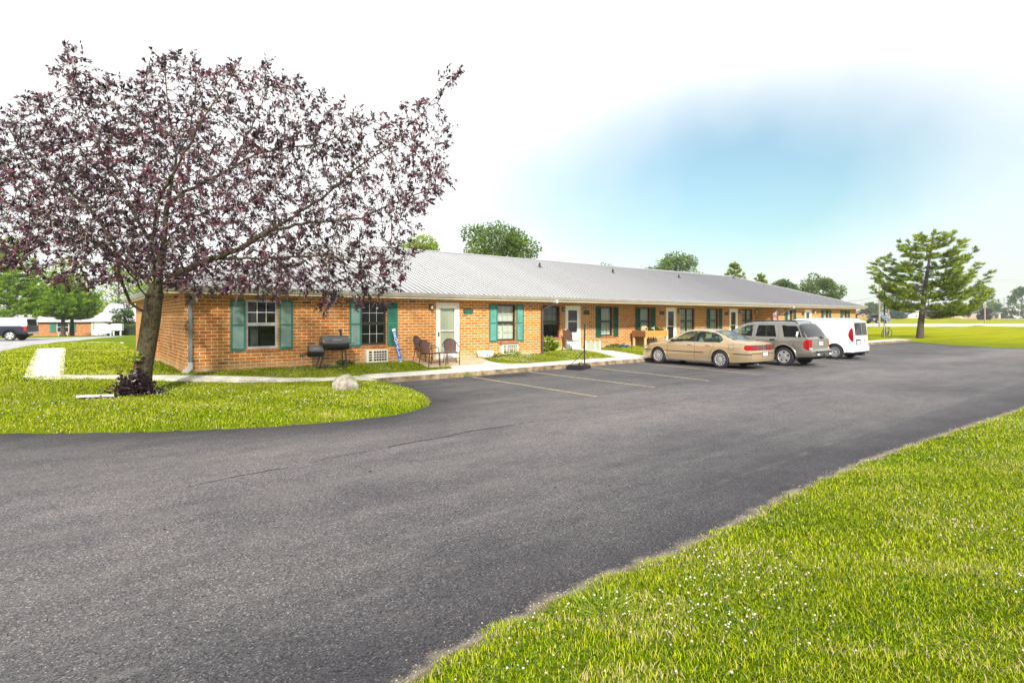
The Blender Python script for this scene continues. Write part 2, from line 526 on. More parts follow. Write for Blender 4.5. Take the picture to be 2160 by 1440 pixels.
    col = mixc(M('MULTIPLY', mr.outputs[0], .72), col, mixc(1.0, col, (.33, .32, .38), 'MULTIPLY'))
    # grit swept against the turf
    mg = t.nodes.new('ShaderNodeMapRange'); mg.inputs['From Min'].default_value = .09; mg.inputs['From Max'].default_value = .0
    L.new(M('ADD', at.outputs['Fac'], M('MULTIPLY', M('SUBTRACT', noise(4, 5), .55), .35)), mg.inputs['Value'])
    nr = t.nodes.new('ShaderNodeMapRange'); nr.inputs['From Min'].default_value = 5; nr.inputs['From Max'].default_value = 4; L.new(sep.outputs['Y'], nr.inputs['Value'])
    col = mixc(M('MULTIPLY', M('MULTIPLY', mg.outputs[0], .75), nr.outputs[0]), col, ramp(noise(70, 4, rough=.8), [(.3, (.10, .085, .06)), (.7, (.40, .34, .25))]))
    # pale pavement of the back drive, with sun glare put into its colour
    pale = t.nodes.new('ShaderNodeMapRange'); pale.inputs['From Min'].default_value = 14; pale.inputs['From Max'].default_value = 26
    L.new(sep.outputs['Y'], pale.inputs['Value'])
    col = mixc(pale.outputs[0], col, ramp(noise(1.2, 6, (1, .3, 1)), [(.3, (.30, .29, .29)), (.7, (.45, .44, .44))]))
    L.new(col, b.inputs['Base Color'])
    b.inputs['Roughness'].default_value = .78; b.inputs['Specular IOR Level'].default_value = .35
    bp = t.nodes.new('ShaderNodeBump'); bp.inputs['Strength'].default_value = .55; bp.inputs['Distance'].default_value = .008
    L.new(vo.outputs['Distance'], bp.inputs['Height'])
    b2 = t.nodes.new('ShaderNodeBump'); b2.inputs['Strength'].default_value = .5; b2.inputs['Distance'].default_value = .05
    L.new(noise(1.5, 4), b2.inputs['Height']); L.new(bp.outputs[0], b2.inputs['Normal']); L.new(b2.outputs[0], b.inputs['Normal'])
    return m


ax = np.concatenate([np.arange(-44, -14, 1.0), np.arange(-14, 55, .33)]); ay = np.concatenate([np.arange(.5, 20, .3), np.arange(20, 73, .8)])
AX, AY = np.meshgrid(ax, ay)
asd = lot_sd(AX.ravel(), AY.ravel())
ai = np.arange(len(ax) * len(ay)).reshape(len(ay), len(ax))
AF = np.stack([ai[:-1, :-1], ai[:-1, 1:], ai[1:, 1:], ai[1:, :-1]], -1).reshape(-1, 4)
AF = AF[(asd[AF] < .35).any(1)]
AZ = .10 * sstep(20, 36, AY.ravel()) * 0 + np.where(asd < 0, 0, 0)
parking_lot = struct(np_mesh('parking_lot', np.stack([AX.ravel(), AY.ravel(), AZ], -1), AF, asphalt_mat(), smooth=True, attr=-asd))

paint_y = pm('yellow_line_paint', (.20, .165, .10), .85, var=.3, scale=11, detail=8, col2=(.54, .45, .25))
paint_w = pm('worn_white_line_paint', (.19, .175, .15), .85, var=.3, scale=11, detail=8, col2=(.46, .42, .34))
line_x = [10.05 + 2.78 * 0, 12.6, 15.6, 18.55, 21.1, 23.95, 26.65, 29.4, 32.1, 34.85, 37.6, 40.4, 43.1]
for i, X in enumerate(line_x):
    mb = MB(); y = 15.0 if i else 14.8
    pts = []
    k = 18
    for j in range(k + 1):
        yy = y - (5.5 if i < 7 else 5.2) * j / k
        sk = -.55 * j / k if i > 1 else -.12 * j / k
        pts.append((X + sk, yy))
    for j in range(k):
        w0 = .043 + rng.uniform(-.008, .006); (a, b_), (c_, d_) = pts[j], pts[j + 1]
        mb.quad((a - .05, b_, .004), (c_ - .05, d_, .004), (c_ + w0, d_, .004), (a + .05, b_, .004))
    struct(mb.build('parking_line', paint_y if i < 8 else paint_w))

# paving joint that runs the length of the lot, opened up into a crack
crack_m = pm('crack_tar', (.012, .012, .013), .85, var=.3)
mb = MB(); xs = np.arange(1.0, 46, .12)
yc = np.interp(xs, [1, 2.8, 5.3, 7.5, 12, 17, 25.5, 36, 46], [7.2, 7.46, 7.76, 7.74, 7.62, 7.55, 6.95, 5.9, 5.0])
for j in range(len(xs) - 1):
    if rng.random() < .12: continue
    w = .004 + .007 * max(0, math.sin(xs[j] * .9)) * rng.random() + (.013 if 3.6 < xs[j] < 6.6 else .0)
    n0 = .02 * math.sin(xs[j] * 5.1) + .012 * math.sin(xs[j] * 17); n1 = .02 * math.sin(xs[j + 1] * 5.1) + .012 * math.sin(xs[j + 1] * 17)
    mb.quad((xs[j], yc[j] + n0 - w, .004), (xs[j + 1], yc[j + 1] + n1 - w, .004), (xs[j + 1], yc[j + 1] + n1 + w, .004), (xs[j], yc[j] + n0 + w, .004))
struct(mb.build('pavement_joint', crack_m))

mb = MB()
for (x0, y0, x1, y1) in ((10.9, 12.9, 14.6, 12.3), (13.2, 13.4, 15.1, 12.4), (17.3, 12.0, 19.5, 11.4)):
    n = 26
    for j in range(n):
        t0, t1 = j / n, (j + 1) / n
        if rng.random() < .2: continue
        f = lambda t: (x0 + (x1 - x0) * t, y0 + (y1 - y0) * t + .1 * math.sin(t * 19 + x0) + .05 * math.sin(t * 43))
        a, c_ = f(t0), f(t1); w = rng.uniform(.006, .016)
        mb.quad((a[0], a[1] - w, .004), (c_[0], c_[1] - w, .004), (c_[0], c_[1] + w, .004), (a[0], a[1] + w, .004))
struct(mb.build('pavement_crack', crack_m))

# broken dark patch where the walk meets the lot
patch_m = pm('dark_patch', (.022, .021, .022), .8, var=.5, scale=5, bump=.5)
mb = MB(); n = 28
ring = [(11.2 + (1.0 + .25 * math.sin(3 * t) + .12 * math.sin(7 * t + 1)) * math.cos(t) * .95, 14.45 + (.42 + .1 * math.sin(4 * t)) * math.sin(t), .004) for t in [2 * math.pi * k / n for k in range(n)]]
mb.add(ring, [tuple(range(n))]); struct(mb.build('asphalt_patch', patch_m))


def concrete_mat(name, col, joint=None):
    m = pm(name, col, .85, var=.18, scale=3.0, bump=.25, bscale=60, spec=.3)
    return m


conc = concrete_mat('concrete_walk', (.62, .59, .52))
conc_old = pm('weathered_curb', (.12, .08, .04), .9, var=.4, scale=4, bump=.6, bscale=30, col2=(.34, .26, .16), detail=8)
# main walk along the parking bays: slabs with tooled joints, a worn brown curb face
curb_pts = [(6.9, 15.02), (7.6, 15.0), (9, 15.0), (10.4, 14.98), (13, 15.1), (19, 15.28), (30, 15.23), (45, 15.1), (52.3, 15.03)]


def curb_y(x): return float(np.interp(x, [p[0] for p in curb_pts], [p[1] for p in curb_pts]))


mbw, mbc = MB(), MB()
X = 6.9
while X < 52.2:
    X2 = min(X + 1.5, 52.3)
    x0, x1 = X + .008, X2 - .008
    ya0, ya1 = curb_y(x0) + .05, curb_y(x1) + .05
    wd = 1.12
    top = .152
    def P(x, y, z): return (x, y, z)
    k = 4
    for j in range(k):
        xa, xb = x0 + (x1 - x0) * j / k, x0 + (x1 - x0) * (j + 1) / k
        a0, a1 = curb_y(xa) + .05, curb_y(xb) + .05
        mbw.quad((xa, a0, top), (xb, a1, top), (xb, a1 + wd, top + .012), (xa, a0 + wd, top + .012))
        mbw.quad((xa, a0 + wd, top + .012), (xb, a1 + wd, top + .012), (xb, a1 + wd, .02), (xa, a0 + wd, .02))
        j0, j1 = rng.uniform(-.012, .012), rng.uniform(-.012, .012)
        if j == 0: xa -= .008
        if j == k - 1: xb += .008
        mbc.quad((xa, a0 - .05 + j0, -.02), (xb, a1 - .05 + j0, -.02), (xb, a1 - .012, top - .03), (xa, a0 - .012, top - .03))
        mbc.quad((xa, a0 - .012, top - .03), (xb, a1 - .012, top - .03), (xb, a1, top - .001), (xa, a0, top - .001))
    for (xx, s) in ((x0, -1), (x1, 1)):
        a0 = curb_y(xx) + .05
        mbw.quad((xx, a0, top), (xx, a0 + wd, top + .012), (xx, a0 + wd, top - .03), (xx, a0, top - .03))
    X = X2
sidewalk = struct(mbw.build('sidewalk', conc))
curb = struct(mbc.build('curb', conc_old))


def walk_poly(name, poly, lift=.014, mat=None, h=None, step=.3):
    """a paved patch draped on the ground, with a shallow edge"""
    xs = [p[0] for p in poly]; ys = [p[1] for p in poly]
    bm_ = bmesh.new(); vs = [bm_.verts.new((x, y, 0)) for x, y in poly]; bm_.faces.new(vs)
    for ax_, lo, hi in ((0, min(xs), max(xs)), (1, min(ys), max(ys))):
        v = lo + step
        while v < hi:
            co = (v, 0, 0) if ax_ == 0 else (0, v, 0); no = (1, 0, 0) if ax_ == 0 else (0, 1, 0)
            bmesh.ops.bisect_plane(bm_, geom=bm_.verts[:] + bm_.edges[:] + bm_.faces[:], plane_co=co, plane_no=no); v += step
    bound = [e for e in bm_.edges if len(e.link_faces) == 1]
    co = np.array([v.co[:] for v in bm_.verts]); zz = zf(co[:, 0], co[:, 1]) if h is None else np.full(len(co), h)
    for v, z in zip(bm_.verts, zz): v.co.z = z + lift
    ext = bmesh.ops.extrude_edge_only(bm_, edges=bound)
    for g in ext['geom']:
        if isinstance(g, bmesh.types.BMVert): g.co.z -= .12
    me = bpy.data.meshes.new(name); bm_.normal_update(); bm_.to_mesh(me); bm_.free(); me.materials.append(mat or conc)
    o = bpy.data.objects.new(name, me); C.objects.link(o); return struct(o)


patio_m = concrete_mat('patio_concrete', (.46, .36, .24))
walk_poly('patio', [(9.6, 16.85), (12.3, 16.5), (12.55, 18.22), (9.55, 18.22)], .02, patio_m)
walk_poly('front_walk', [(10.2, 16.17), (13.6, 16.17), (12.45, 16.75), (12.3, 17.1), (11.6, 16.62), (10.4, 16.72)], .03)
for xa, xb in ((18.9, 20.2), (26.55, 27.75), (33.2, 34.4)):
    walk_poly('front_walk', [(xa - .15, 16.34), (xb + .3, 16.34), (xb, 17.2), (xb - .1, 19.5), (xa + .1, 19.5), (xa, 17.2)], .028)
walk_poly('front_walk', [(40.8, 16.25), (42.1, 16.25), (42.0, 18.2), (40.9, 18.2)], .028)
# narrow path from the lot across the lawn, then back along the building's end
walk_poly('garden_path', [(6.95, 15.1), (6.95, 16.0), (5.7, 16.12), (4.1, 16.95), (2.3, 17.62), (.6, 18.75), (-.18, 19.35), (-.25, 36.6), (-1.4, 36.6), (-1.0, 19.1), (-.75, 18.55), (.2, 18.1), (2.0, 17.1), (3.8, 16.3), (5.4, 15.55)], .03, step=.5)
walk_poly('garden_path', [(-.1, 44.5), (1.0, 45.6), (2.6, 43.0), (2.5, 42.2)], .03, step=.5)
# ------------------------------------------------------------------ the long brick apartment building
YW, YR, XL, XR = 18.234, 19.534, 2.517, 49.95
EZ, EY, RY, RZ = 2.80, 17.684, 25.134, 5.317          # eave height, eave line, ridge line, ridge height
EXL, EXR, BY = XL - .55, XR + .60, 2 * 25.134 - 17.684
SLOPE = (RZ - EZ) / (RY - EY)


def brick_mat():
    m, t, b = new_mat('orange_brick')
    L = t.links
    c = t.nodes.new('ShaderNodeTexCoord')
    br = t.nodes.new('ShaderNodeTexBrick')
    br.offset = .5; br.squash = 1
    br.inputs['Color1'].default_value = (0, 0, 0, 1); br.inputs['Color2'].default_value = (1, 1, 1, 1); br.inputs['Mortar'].default_value = (0, 0, 0, 1)
    br.inputs['Scale'].default_value = 1.0; br.inputs['Mortar Size'].default_value = .0095; br.inputs['Mortar Smooth'].default_value = .15
    br.inputs['Bias'].default_value = 0; br.inputs['Brick Width'].default_value = .305; br.inputs['Row Height'].default_value = .1016
    # slightly wavy courses
    nz0 = t.nodes.new('ShaderNodeTexNoise'); nz0.inputs['Scale'].default_value = 5; L.new(c.outputs['UV'], nz0.inputs['Vector'])
    vm = t.nodes.new('ShaderNodeVectorMath'); vm.operation = 'MULTIPLY_ADD'
    L.new(nz0.outputs['Color'], vm.inputs[0]); vm.inputs[1].default_value = (.012, .008, 0); L.new(c.outputs['UV'], vm.inputs[2])
    L.new(vm.outputs[0], br.inputs['Vector'])

    def ramp(f, stops, interp='LINEAR'):
        r = t.nodes.new('ShaderNodeValToRGB'); r.color_ramp.interpolation = interp
        while len(r.color_ramp.elements) < len(stops): r.color_ramp.elements.new(.5)
        for e, (p, k) in zip(r.color_ramp.elements, stops): e.position = p; e.color = (*k, 1)
        L.new(f, r.inputs[0]); return r.outputs[0]

    def mixc(f, a, d, bt='MIX'):
        x = t.nodes.new('ShaderNodeMixRGB'); x.blend_type = bt
        if isinstance(f, (int, float)): x.inputs[0].default_value = f
        else: L.new(f, x.inputs[0])
        for i, v in ((1, a), (2, d)):
            if isinstance(v, tuple): x.inputs[i].default_value = (*v, 1)
            else: L.new(v, x.inputs[i])
        return x.outputs[0]

    def noise(sc, det=5, vec=None):
        n = t.nodes.new('ShaderNodeTexNoise'); n.inputs['Scale'].default_value = sc; n.inputs['Detail'].default_value = det; n.inputs['Roughness'].default_value = .65
        L.new(vec or c.outputs['UV'], n.inputs['Vector']); return n.outputs['Fac']
    sc = t.nodes.new('ShaderNodeSeparateColor'); L.new(br.outputs['Color'], sc.inputs[0])
    face = ramp(sc.outputs[0], [(0, (.43, .122, .020)), (.2, (.49, .168, .026)), (.42, (.53, .208, .034)), (.6, (.46, .145, .026)), (.78, (.53, .240, .055)), (.9, (.40, .17, .042)), (.975, (.32, .145, .046)), (1, (.16, .08, .04))])
    face = mixc(1.0, face, ramp(noise(9, 6), [(.3, (.70, .68, .66)), (.5, (1, 1, 1)), (.7, (1.14, 1.16, 1.18))]), 'MULTIPLY')
    face = mixc(1.0, face, ramp(noise(55, 4), [(.3, (.82, .8, .8)), (.7, (1.08, 1.08, 1.08))]), 'MULTIPLY')
    # lime bloom and splashed soil along the bottom courses
    sp = t.nodes.new('ShaderNodeSeparateXYZ'); L.new(c.outputs['UV'], sp.inputs[0])
    mr = t.nodes.new('ShaderNodeMapRange'); mr.inputs['From Min'].default_value = .62; mr.inputs['From Max'].default_value = .30
    L.new(sp.outputs['Y'], mr.inputs['Value'])
    ml = t.nodes.new('ShaderNodeMath'); ml.operation = 'MULTIPLY'; ml.use_clamp = True
    L.new(mr.outputs[0], ml.inputs[0]); L.new(ramp(noise(2.2), [(.35, (.2, .2, .2)), (.65, (1, 1, 1))]), ml.inputs[1])
    face = mixc(ml.outputs[0], face, (.60, .43, .22))
    bl = ramp(noise(1.1, 6), [(.6, (0, 0, 0)), (.75, (.4, .4, .4))])
    face = mixc(bl, face, (.64, .44, .25))
    mort = ramp(noise(20), [(.3, (.60, .46, .26)), (.7, (.82, .68, .45))])
    col = mixc(br.outputs['Fac'], face, mort)
    L.new(col, b.inputs['Base Color']); b.inputs['Roughness'].default_value = .88; b.inputs['Specular IOR Level'].default_value = .2
    bp = t.nodes.new('ShaderNodeBump'); bp.invert = True; bp.inputs['Strength'].default_value = .7; bp.inputs['Distance'].default_value = .012
    L.new(br.outputs['Fac'], bp.inputs['Height']); 
    b2 = t.nodes.new('ShaderNodeBump'); b2.inputs['Strength'].default_value = .4; b2.inputs['Distance'].default_value = .006
    L.new(noise(40, 5), b2.inputs['Height']); L.new(bp.outputs[0], b2.inputs['Normal']); L.new(b2.outputs[0], b.inputs['Normal'])
    return m


BRICK = brick_mat()
rowlock_m = pm('rowlock_brick', (.36, .14, .05), .85, var=.35, scale=14, bump=.4)
white_p = pm('white_painted_metal', (.78, .76, .70), .45, var=.04)
cream_p = pm('cream_door', (.74, .70, .56), .5, var=.05)
bronze_p = pm('dark_bronze_frame', (.025, .022, .020), .4, var=.2)
silver_p = pm('mill_aluminium', (.45, .45, .44), .4, metal=.5, var=.1)
teal_p = pm('teal_shutter_paint', (.020, .155, .108), .55, var=.18, scale=4)
teal_f = pm('faded_teal_louvres', (.20, .31, .265), .7, var=.16, scale=3)
teal_m = pm('chalky_teal_louvres', (.10, .30, .25), .65, var=.2, scale=3)
green_shade = pm('shaded_green_shutter', (.007, .07, .045), .55, var=.2, scale=4)  # shutter green darkened for the recess's shade; far louvres share it
soffit_m = pm('cream_soffit', (.50, .41, .22), .7, var=.12, scale=2.5)
fascia_m = pm('cream_fascia', (.58, .50, .34), .6, var=.1, scale=2)
gutter_m = pm('grey_gutter', (.36, .345, .31), .42, metal=.15, var=.12, scale=2.5)
spout_m = pm('grey_downspout', (.19, .205, .205), .5, metal=.1, var=.12, scale=3)
spout_l = pm('pale_downspout_elbow', (.50, .52, .52), .5, metal=.1, var=.1)
spout_d = pm('dark_downspout', (.06, .05, .045), .5, var=.2)
black_p = pm('black_metal', (.012, .012, .012), .42, var=.3)
room_m = pm('dark_room', (.012, .011, .010), .9)
curtain_m = pm('white_curtain', (.72, .70, .62), .9, var=.08, scale=14, stretch=(6, 6, .3))
blind_m = pm('pale_blind', (.55, .54, .50), .8, var=.1)


def glass_mat(name, tint, refl=1.0, ior=1.5):
    m, t, b = new_mat(name); t.nodes.remove(b)
    o = [n for n in t.nodes if n.type == 'OUTPUT_MATERIAL'][0]
    tr = t.nodes.new('ShaderNodeBsdfTransparent'); tr.inputs[0].default_value = (*tint, 1)
    gl = t.nodes.new('ShaderNodeBsdfGlossy'); gl.inputs['Roughness'].default_value = .015; gl.inputs['Color'].default_value = (refl, refl, refl, 1)
    f0 = ((ior - 1) / (ior + 1)) ** 2
    ge = t.nodes.new('ShaderNodeNewGeometry'); dt = t.nodes.new('ShaderNodeVectorMath'); dt.operation = 'DOT_PRODUCT'
    t.links.new(ge.outputs['Incoming'], dt.inputs[0]); t.links.new(ge.outputs['Normal'], dt.inputs[1])
    def mm(op, a, v, c=False):
        n = t.nodes.new('ShaderNodeMath'); n.operation = op; n.use_clamp = c
        for i, q in enumerate((a, v)):
            if q is None: continue
            if isinstance(q, (int, float)): n.inputs[i].default_value = q
            else: t.links.new(q, n.inputs[i])
        return n.outputs[0]
    sch = mm('ADD', mm('MULTIPLY', mm('POWER', mm('SUBTRACT', 1.0, mm('ABSOLUTE', dt.outputs['Value'], None)), 5.0), 1 - f0), f0, True)
    nz = t.nodes.new('ShaderNodeTexNoise'); nz.inputs['Scale'].default_value = 2.0
    tc_ = t.nodes.new('ShaderNodeTexCoord'); t.links.new(tc_.outputs['Object'], nz.inputs['Vector'])
    bp = t.nodes.new('ShaderNodeBump'); bp.inputs['Strength'].default_value = .06; bp.inputs['Distance'].default_value = .03
    t.links.new(nz.outputs['Fac'], bp.inputs['Height']); t.links.new(bp.outputs[0], gl.inputs['Normal'])
    mx = t.nodes.new('ShaderNodeMixShader')
    t.links.new(sch, mx.inputs[0]); t.links.new(tr.outputs[0], mx.inputs[1]); t.links.new(gl.outputs[0], mx.inputs[2])
    t.links.new(mx.outputs[0], o.inputs['Surface'])
    return m


pane_m = glass_mat('window_glass', (.70, .76, .72), .45, 1.5)

R0 = Vector((XL, YW, .15))
bld = thing('apartment_building', 'long single storey orange brick apartment row with grey ribbed metal roof and green shutters', 'apartment building', R0)


def bp_(mb, name, mat, parent=None, smooth=False):
    """part of the building from world coordinates"""
    o = mb.build(name, mat, parent or bld, smooth)
    if parent is None: o.location = -R0
    return o


def facade(mb, axis, c, a0, a1, z0, z1, holes, depth, inward):
    """brick sheet on plane axis=c from a0..a1, with holes (a0,a1,z0,z1) and brick reveals of the given depth"""
    A = sorted({a0, a1} | {h[0] for h in holes} | {h[1] for h in holes}); Z = sorted({z0, z1} | {h[2] for h in holes} | {h[3] for h in holes})
    P = (lambda a, z, d=0: (a, c + d, z)) if axis == 'y' else (lambda a, z, d=0: (c + d, a, z))
    for i in range(len(A) - 1):
        for j in range(len(Z) - 1):
            am, zm = (A[i] + A[i + 1]) / 2, (Z[j] + Z[j + 1]) / 2
            if any(h[0] < am < h[1] and h[2] < zm < h[3] for h in holes): continue
            a, b, e, f = A[i], A[i + 1], Z[j], Z[j + 1]
            mb.quad(P(a, e), P(b, e), P(b, f), P(a, f), [(a, e), (b, e), (b, f), (a, f)])
    d = depth * inward
    for h in holes:
        x0, x1, e, f = h
        mb.quad(P(x0, e), P(x0, e, d), P(x0, f, d), P(x0, f), [(0, e), (depth, e), (depth, f), (0, f)])
        mb.quad(P(x1, e, d), P(x1, e), P(x1, f), P(x1, f, d), [(0, e), (depth, e), (depth, f), (0, f)])
        mb.quad(P(x0, f), P(x0, f, d), P(x1, f, d), P(x1, f), [(x0, 0), (x0, depth), (x1, depth), (x1, 0)])
        mb.quad(P(x0, e), P(x1, e), P(x1, e, d), P(x0, e, d), [(x0, 0), (x1, 0), (x1, depth), (x0, depth)])


WZ0, WZ1 = .945, 2.45
wins1 = [(4.13, 5.07), (7.80, 8.73), (13.63, 14.59)]
wins2 = [(17.18, 18.32), (21.2, 22.09), (24.3, 25.2), (27.95, 29.42), (31.05, 32.0), (34.74, 36.18)]
wins3 = [(38.33, 39.12), (43.93, 44.82), (47.31, 48.26)]
doors1, doors2, doors3 = [(10.73, 11.78)], [(18.68, 19.71), (26.6, 27.56), (33.26, 34.24)], [(40.93, 41.92)]
H = lambda ws, ds: [(a, b, WZ0, WZ1) for a, b in ws] + [(a, b, .30, 2.475) for a, b in ds]
X1, X2 = 16.07, 36.69
mb = MB()
facade(mb, 'y', YW, XL, X1, .1, 2.6, H(wins1, doors1), .10, 1)
facade(mb, 'y', YR, X1, X2, .1, 2.6, H(wins2, doors2), .10, 1)
facade(mb, 'y', YW, X2, XR, .1, 2.6, H(wins3, doors3), .10, 1)
facade(mb, 'x', X1, YW, YR, .1, 2.6, [], .1, 1)
facade(mb, 'x', X2, YW, YR, .1, 2.6, [], .1, 1)
facade(mb, 'x', XL, YW, 23.9, .1, 2.6, [], .1, 1)
facade(mb, 'y', 23.9, XL - .13, XL, .1, 2.6, [], .1, 1)
facade(mb, 'x', XL - .13, 23.9, 32.03, .1, 2.6, [], .1, 1)
facade(mb, 'x', XR, YW, 32.03, .1, 2.6, [], .1, 1)
facade(mb, 'y', 32.03, XL - .13, XR, .1, 2.6, [], .1, 1)
bp_(mb, 'wall', BRICK)

# soffit, fascia, gutter
mb = MB(); mb.box(EXL + .03, EXR - .03, EY + .03, BY - .03, 2.60, 2.615); bp_(mb, 'soffit', soffit_m)
mb = MB()
for (a, b, c_, d) in ((EXL, EXR, EY, EY + .025), (EXL, EXL + .025, EY + .027, BY - .027), (EXR - .025, EXR, EY + .027, BY - .027), (EXL, EXR, BY - .025, BY)):
    mb.box(a, b, c_, d, 2.575, 2.775)
bp_(mb, 'fascia', fascia_m)
gp = [(0, 2.64), (-.055, 2.64), (-.065, 2.67), (-.105, 2.72), (-.115, 2.785), (-.105, 2.785), (-.097, 2.73), (-.055, 2.68), (-.05, 2.65), (0, 2.65)]
mb = MB()
mb.prism([(EY + a, z) for a, z in gp], EXL - .10, EXR + .10, 'yz')
mb.prism([(EXL + a, z) for a, z in gp], EY + .002, BY, 'xz')
mb.prism([(EXR - a, z) for a, z in gp], EY + .002, BY, 'xz')
bp_(mb, 'gutter', gutter_m, smooth=30)

# ribbed metal hip roof
roof_m = pm('galvanised_roof', (.46, .465, .465), .45, metal=.06, var=.09, scale=.7, stretch=(1, .05, .05), spec=.5)
mb = MB(); HD = RY - EY; rib_shade = pm('rib_shade_grey', (.12, .12, .135), .5, metal=.1, var=.2)  # rib flanks get a darker grey: their shaded side put into the colour
ex0, ex1, ey0 = EXL - .04, EXR + .04, EY - .05
rx0, rx1 = EXL + HD, EXR - HD
zE = EZ - .017; by1 = BY + .05
mb.quad((ex0, ey0, zE), (ex1, ey0, zE), (rx1, RY, RZ), (rx0, RY, RZ))
mb.quad((ex1, by1, zE), (ex0, by1, zE), (rx0, RY, RZ), (rx1, RY, RZ))
mb.add([(ex0, by1, zE), (ex0, ey0, zE), (rx0, RY, RZ)], [(0, 1, 2)])
mb.add([(ex1, ey0, zE), (ex1, by1, zE), (rx1, RY, RZ)], [(0, 1, 2)])


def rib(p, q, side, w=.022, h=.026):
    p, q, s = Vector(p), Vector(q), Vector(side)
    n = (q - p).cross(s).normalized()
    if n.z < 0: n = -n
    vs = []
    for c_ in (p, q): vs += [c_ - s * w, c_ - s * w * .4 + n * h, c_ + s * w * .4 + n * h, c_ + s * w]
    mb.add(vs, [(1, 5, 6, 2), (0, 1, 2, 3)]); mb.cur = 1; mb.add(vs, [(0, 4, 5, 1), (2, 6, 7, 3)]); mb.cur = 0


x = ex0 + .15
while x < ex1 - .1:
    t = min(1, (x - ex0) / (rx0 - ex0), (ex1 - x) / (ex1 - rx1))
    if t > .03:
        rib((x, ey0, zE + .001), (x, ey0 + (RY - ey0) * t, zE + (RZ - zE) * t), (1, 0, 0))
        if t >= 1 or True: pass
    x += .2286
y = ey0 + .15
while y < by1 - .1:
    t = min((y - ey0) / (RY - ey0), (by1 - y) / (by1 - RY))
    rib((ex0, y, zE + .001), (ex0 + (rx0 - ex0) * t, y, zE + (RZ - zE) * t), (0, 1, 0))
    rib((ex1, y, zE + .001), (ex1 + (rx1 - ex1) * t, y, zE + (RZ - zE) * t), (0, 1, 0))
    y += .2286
roof = bp_(mb, 'roof', [roof_m, rib_shade])
cap_m = pm('roof_ridge_cap', (.36, .365, .37), .45, metal=.2, var=.08)
mb = MB()
for p, q in (((rx0 - .05, RY, RZ + .02), (rx1 + .05, RY, RZ + .02)), ((ex0, ey0, zE + .02), (rx0, RY, RZ + .02)), ((ex1, ey0, zE + .02), (rx1, RY, RZ + .02)), ((ex0, by1, zE + .02), (rx0, RY, RZ + .02)), ((ex1, by1, zE + .02), (rx1, RY, RZ + .02))):
    p, q = Vector(p), Vector(q); d = (q - p); s = Vector((-d.y, d.x, 0)).normalized()
    dn = Vector((0, 0, -.06)) if abs(d.z) > .1 else Vector((0, 0, -.055))
    vs = [p - s * .17 + dn, p + Vector((0, 0, .02)), p + s * .17 + dn, q - s * .17 + dn, q + Vector((0, 0, .02)), q + s * .17 + dn]
    mb.add(vs, [(0, 1, 4, 3), (1, 2, 5, 4)])
bp_(mb, 'ridge_cap', cap_m, roof)
for (vx, vy) in ((20.33, 23.3), (26.3, 23.25), (32.9, 23.1), (42.0, 24.3)):
    mb = MB(); vz = EZ + SLOPE * (vy - EY)
    mb.tube([(vx, vy, vz - .05), (vx, vy, vz + .22)], .055, 10); mb.tube([(vx, vy, vz - .03), (vx, vy, vz + .05)], [.16, .07], 12)
    bp_(mb, 'roof_vent', black_p, roof, 40)


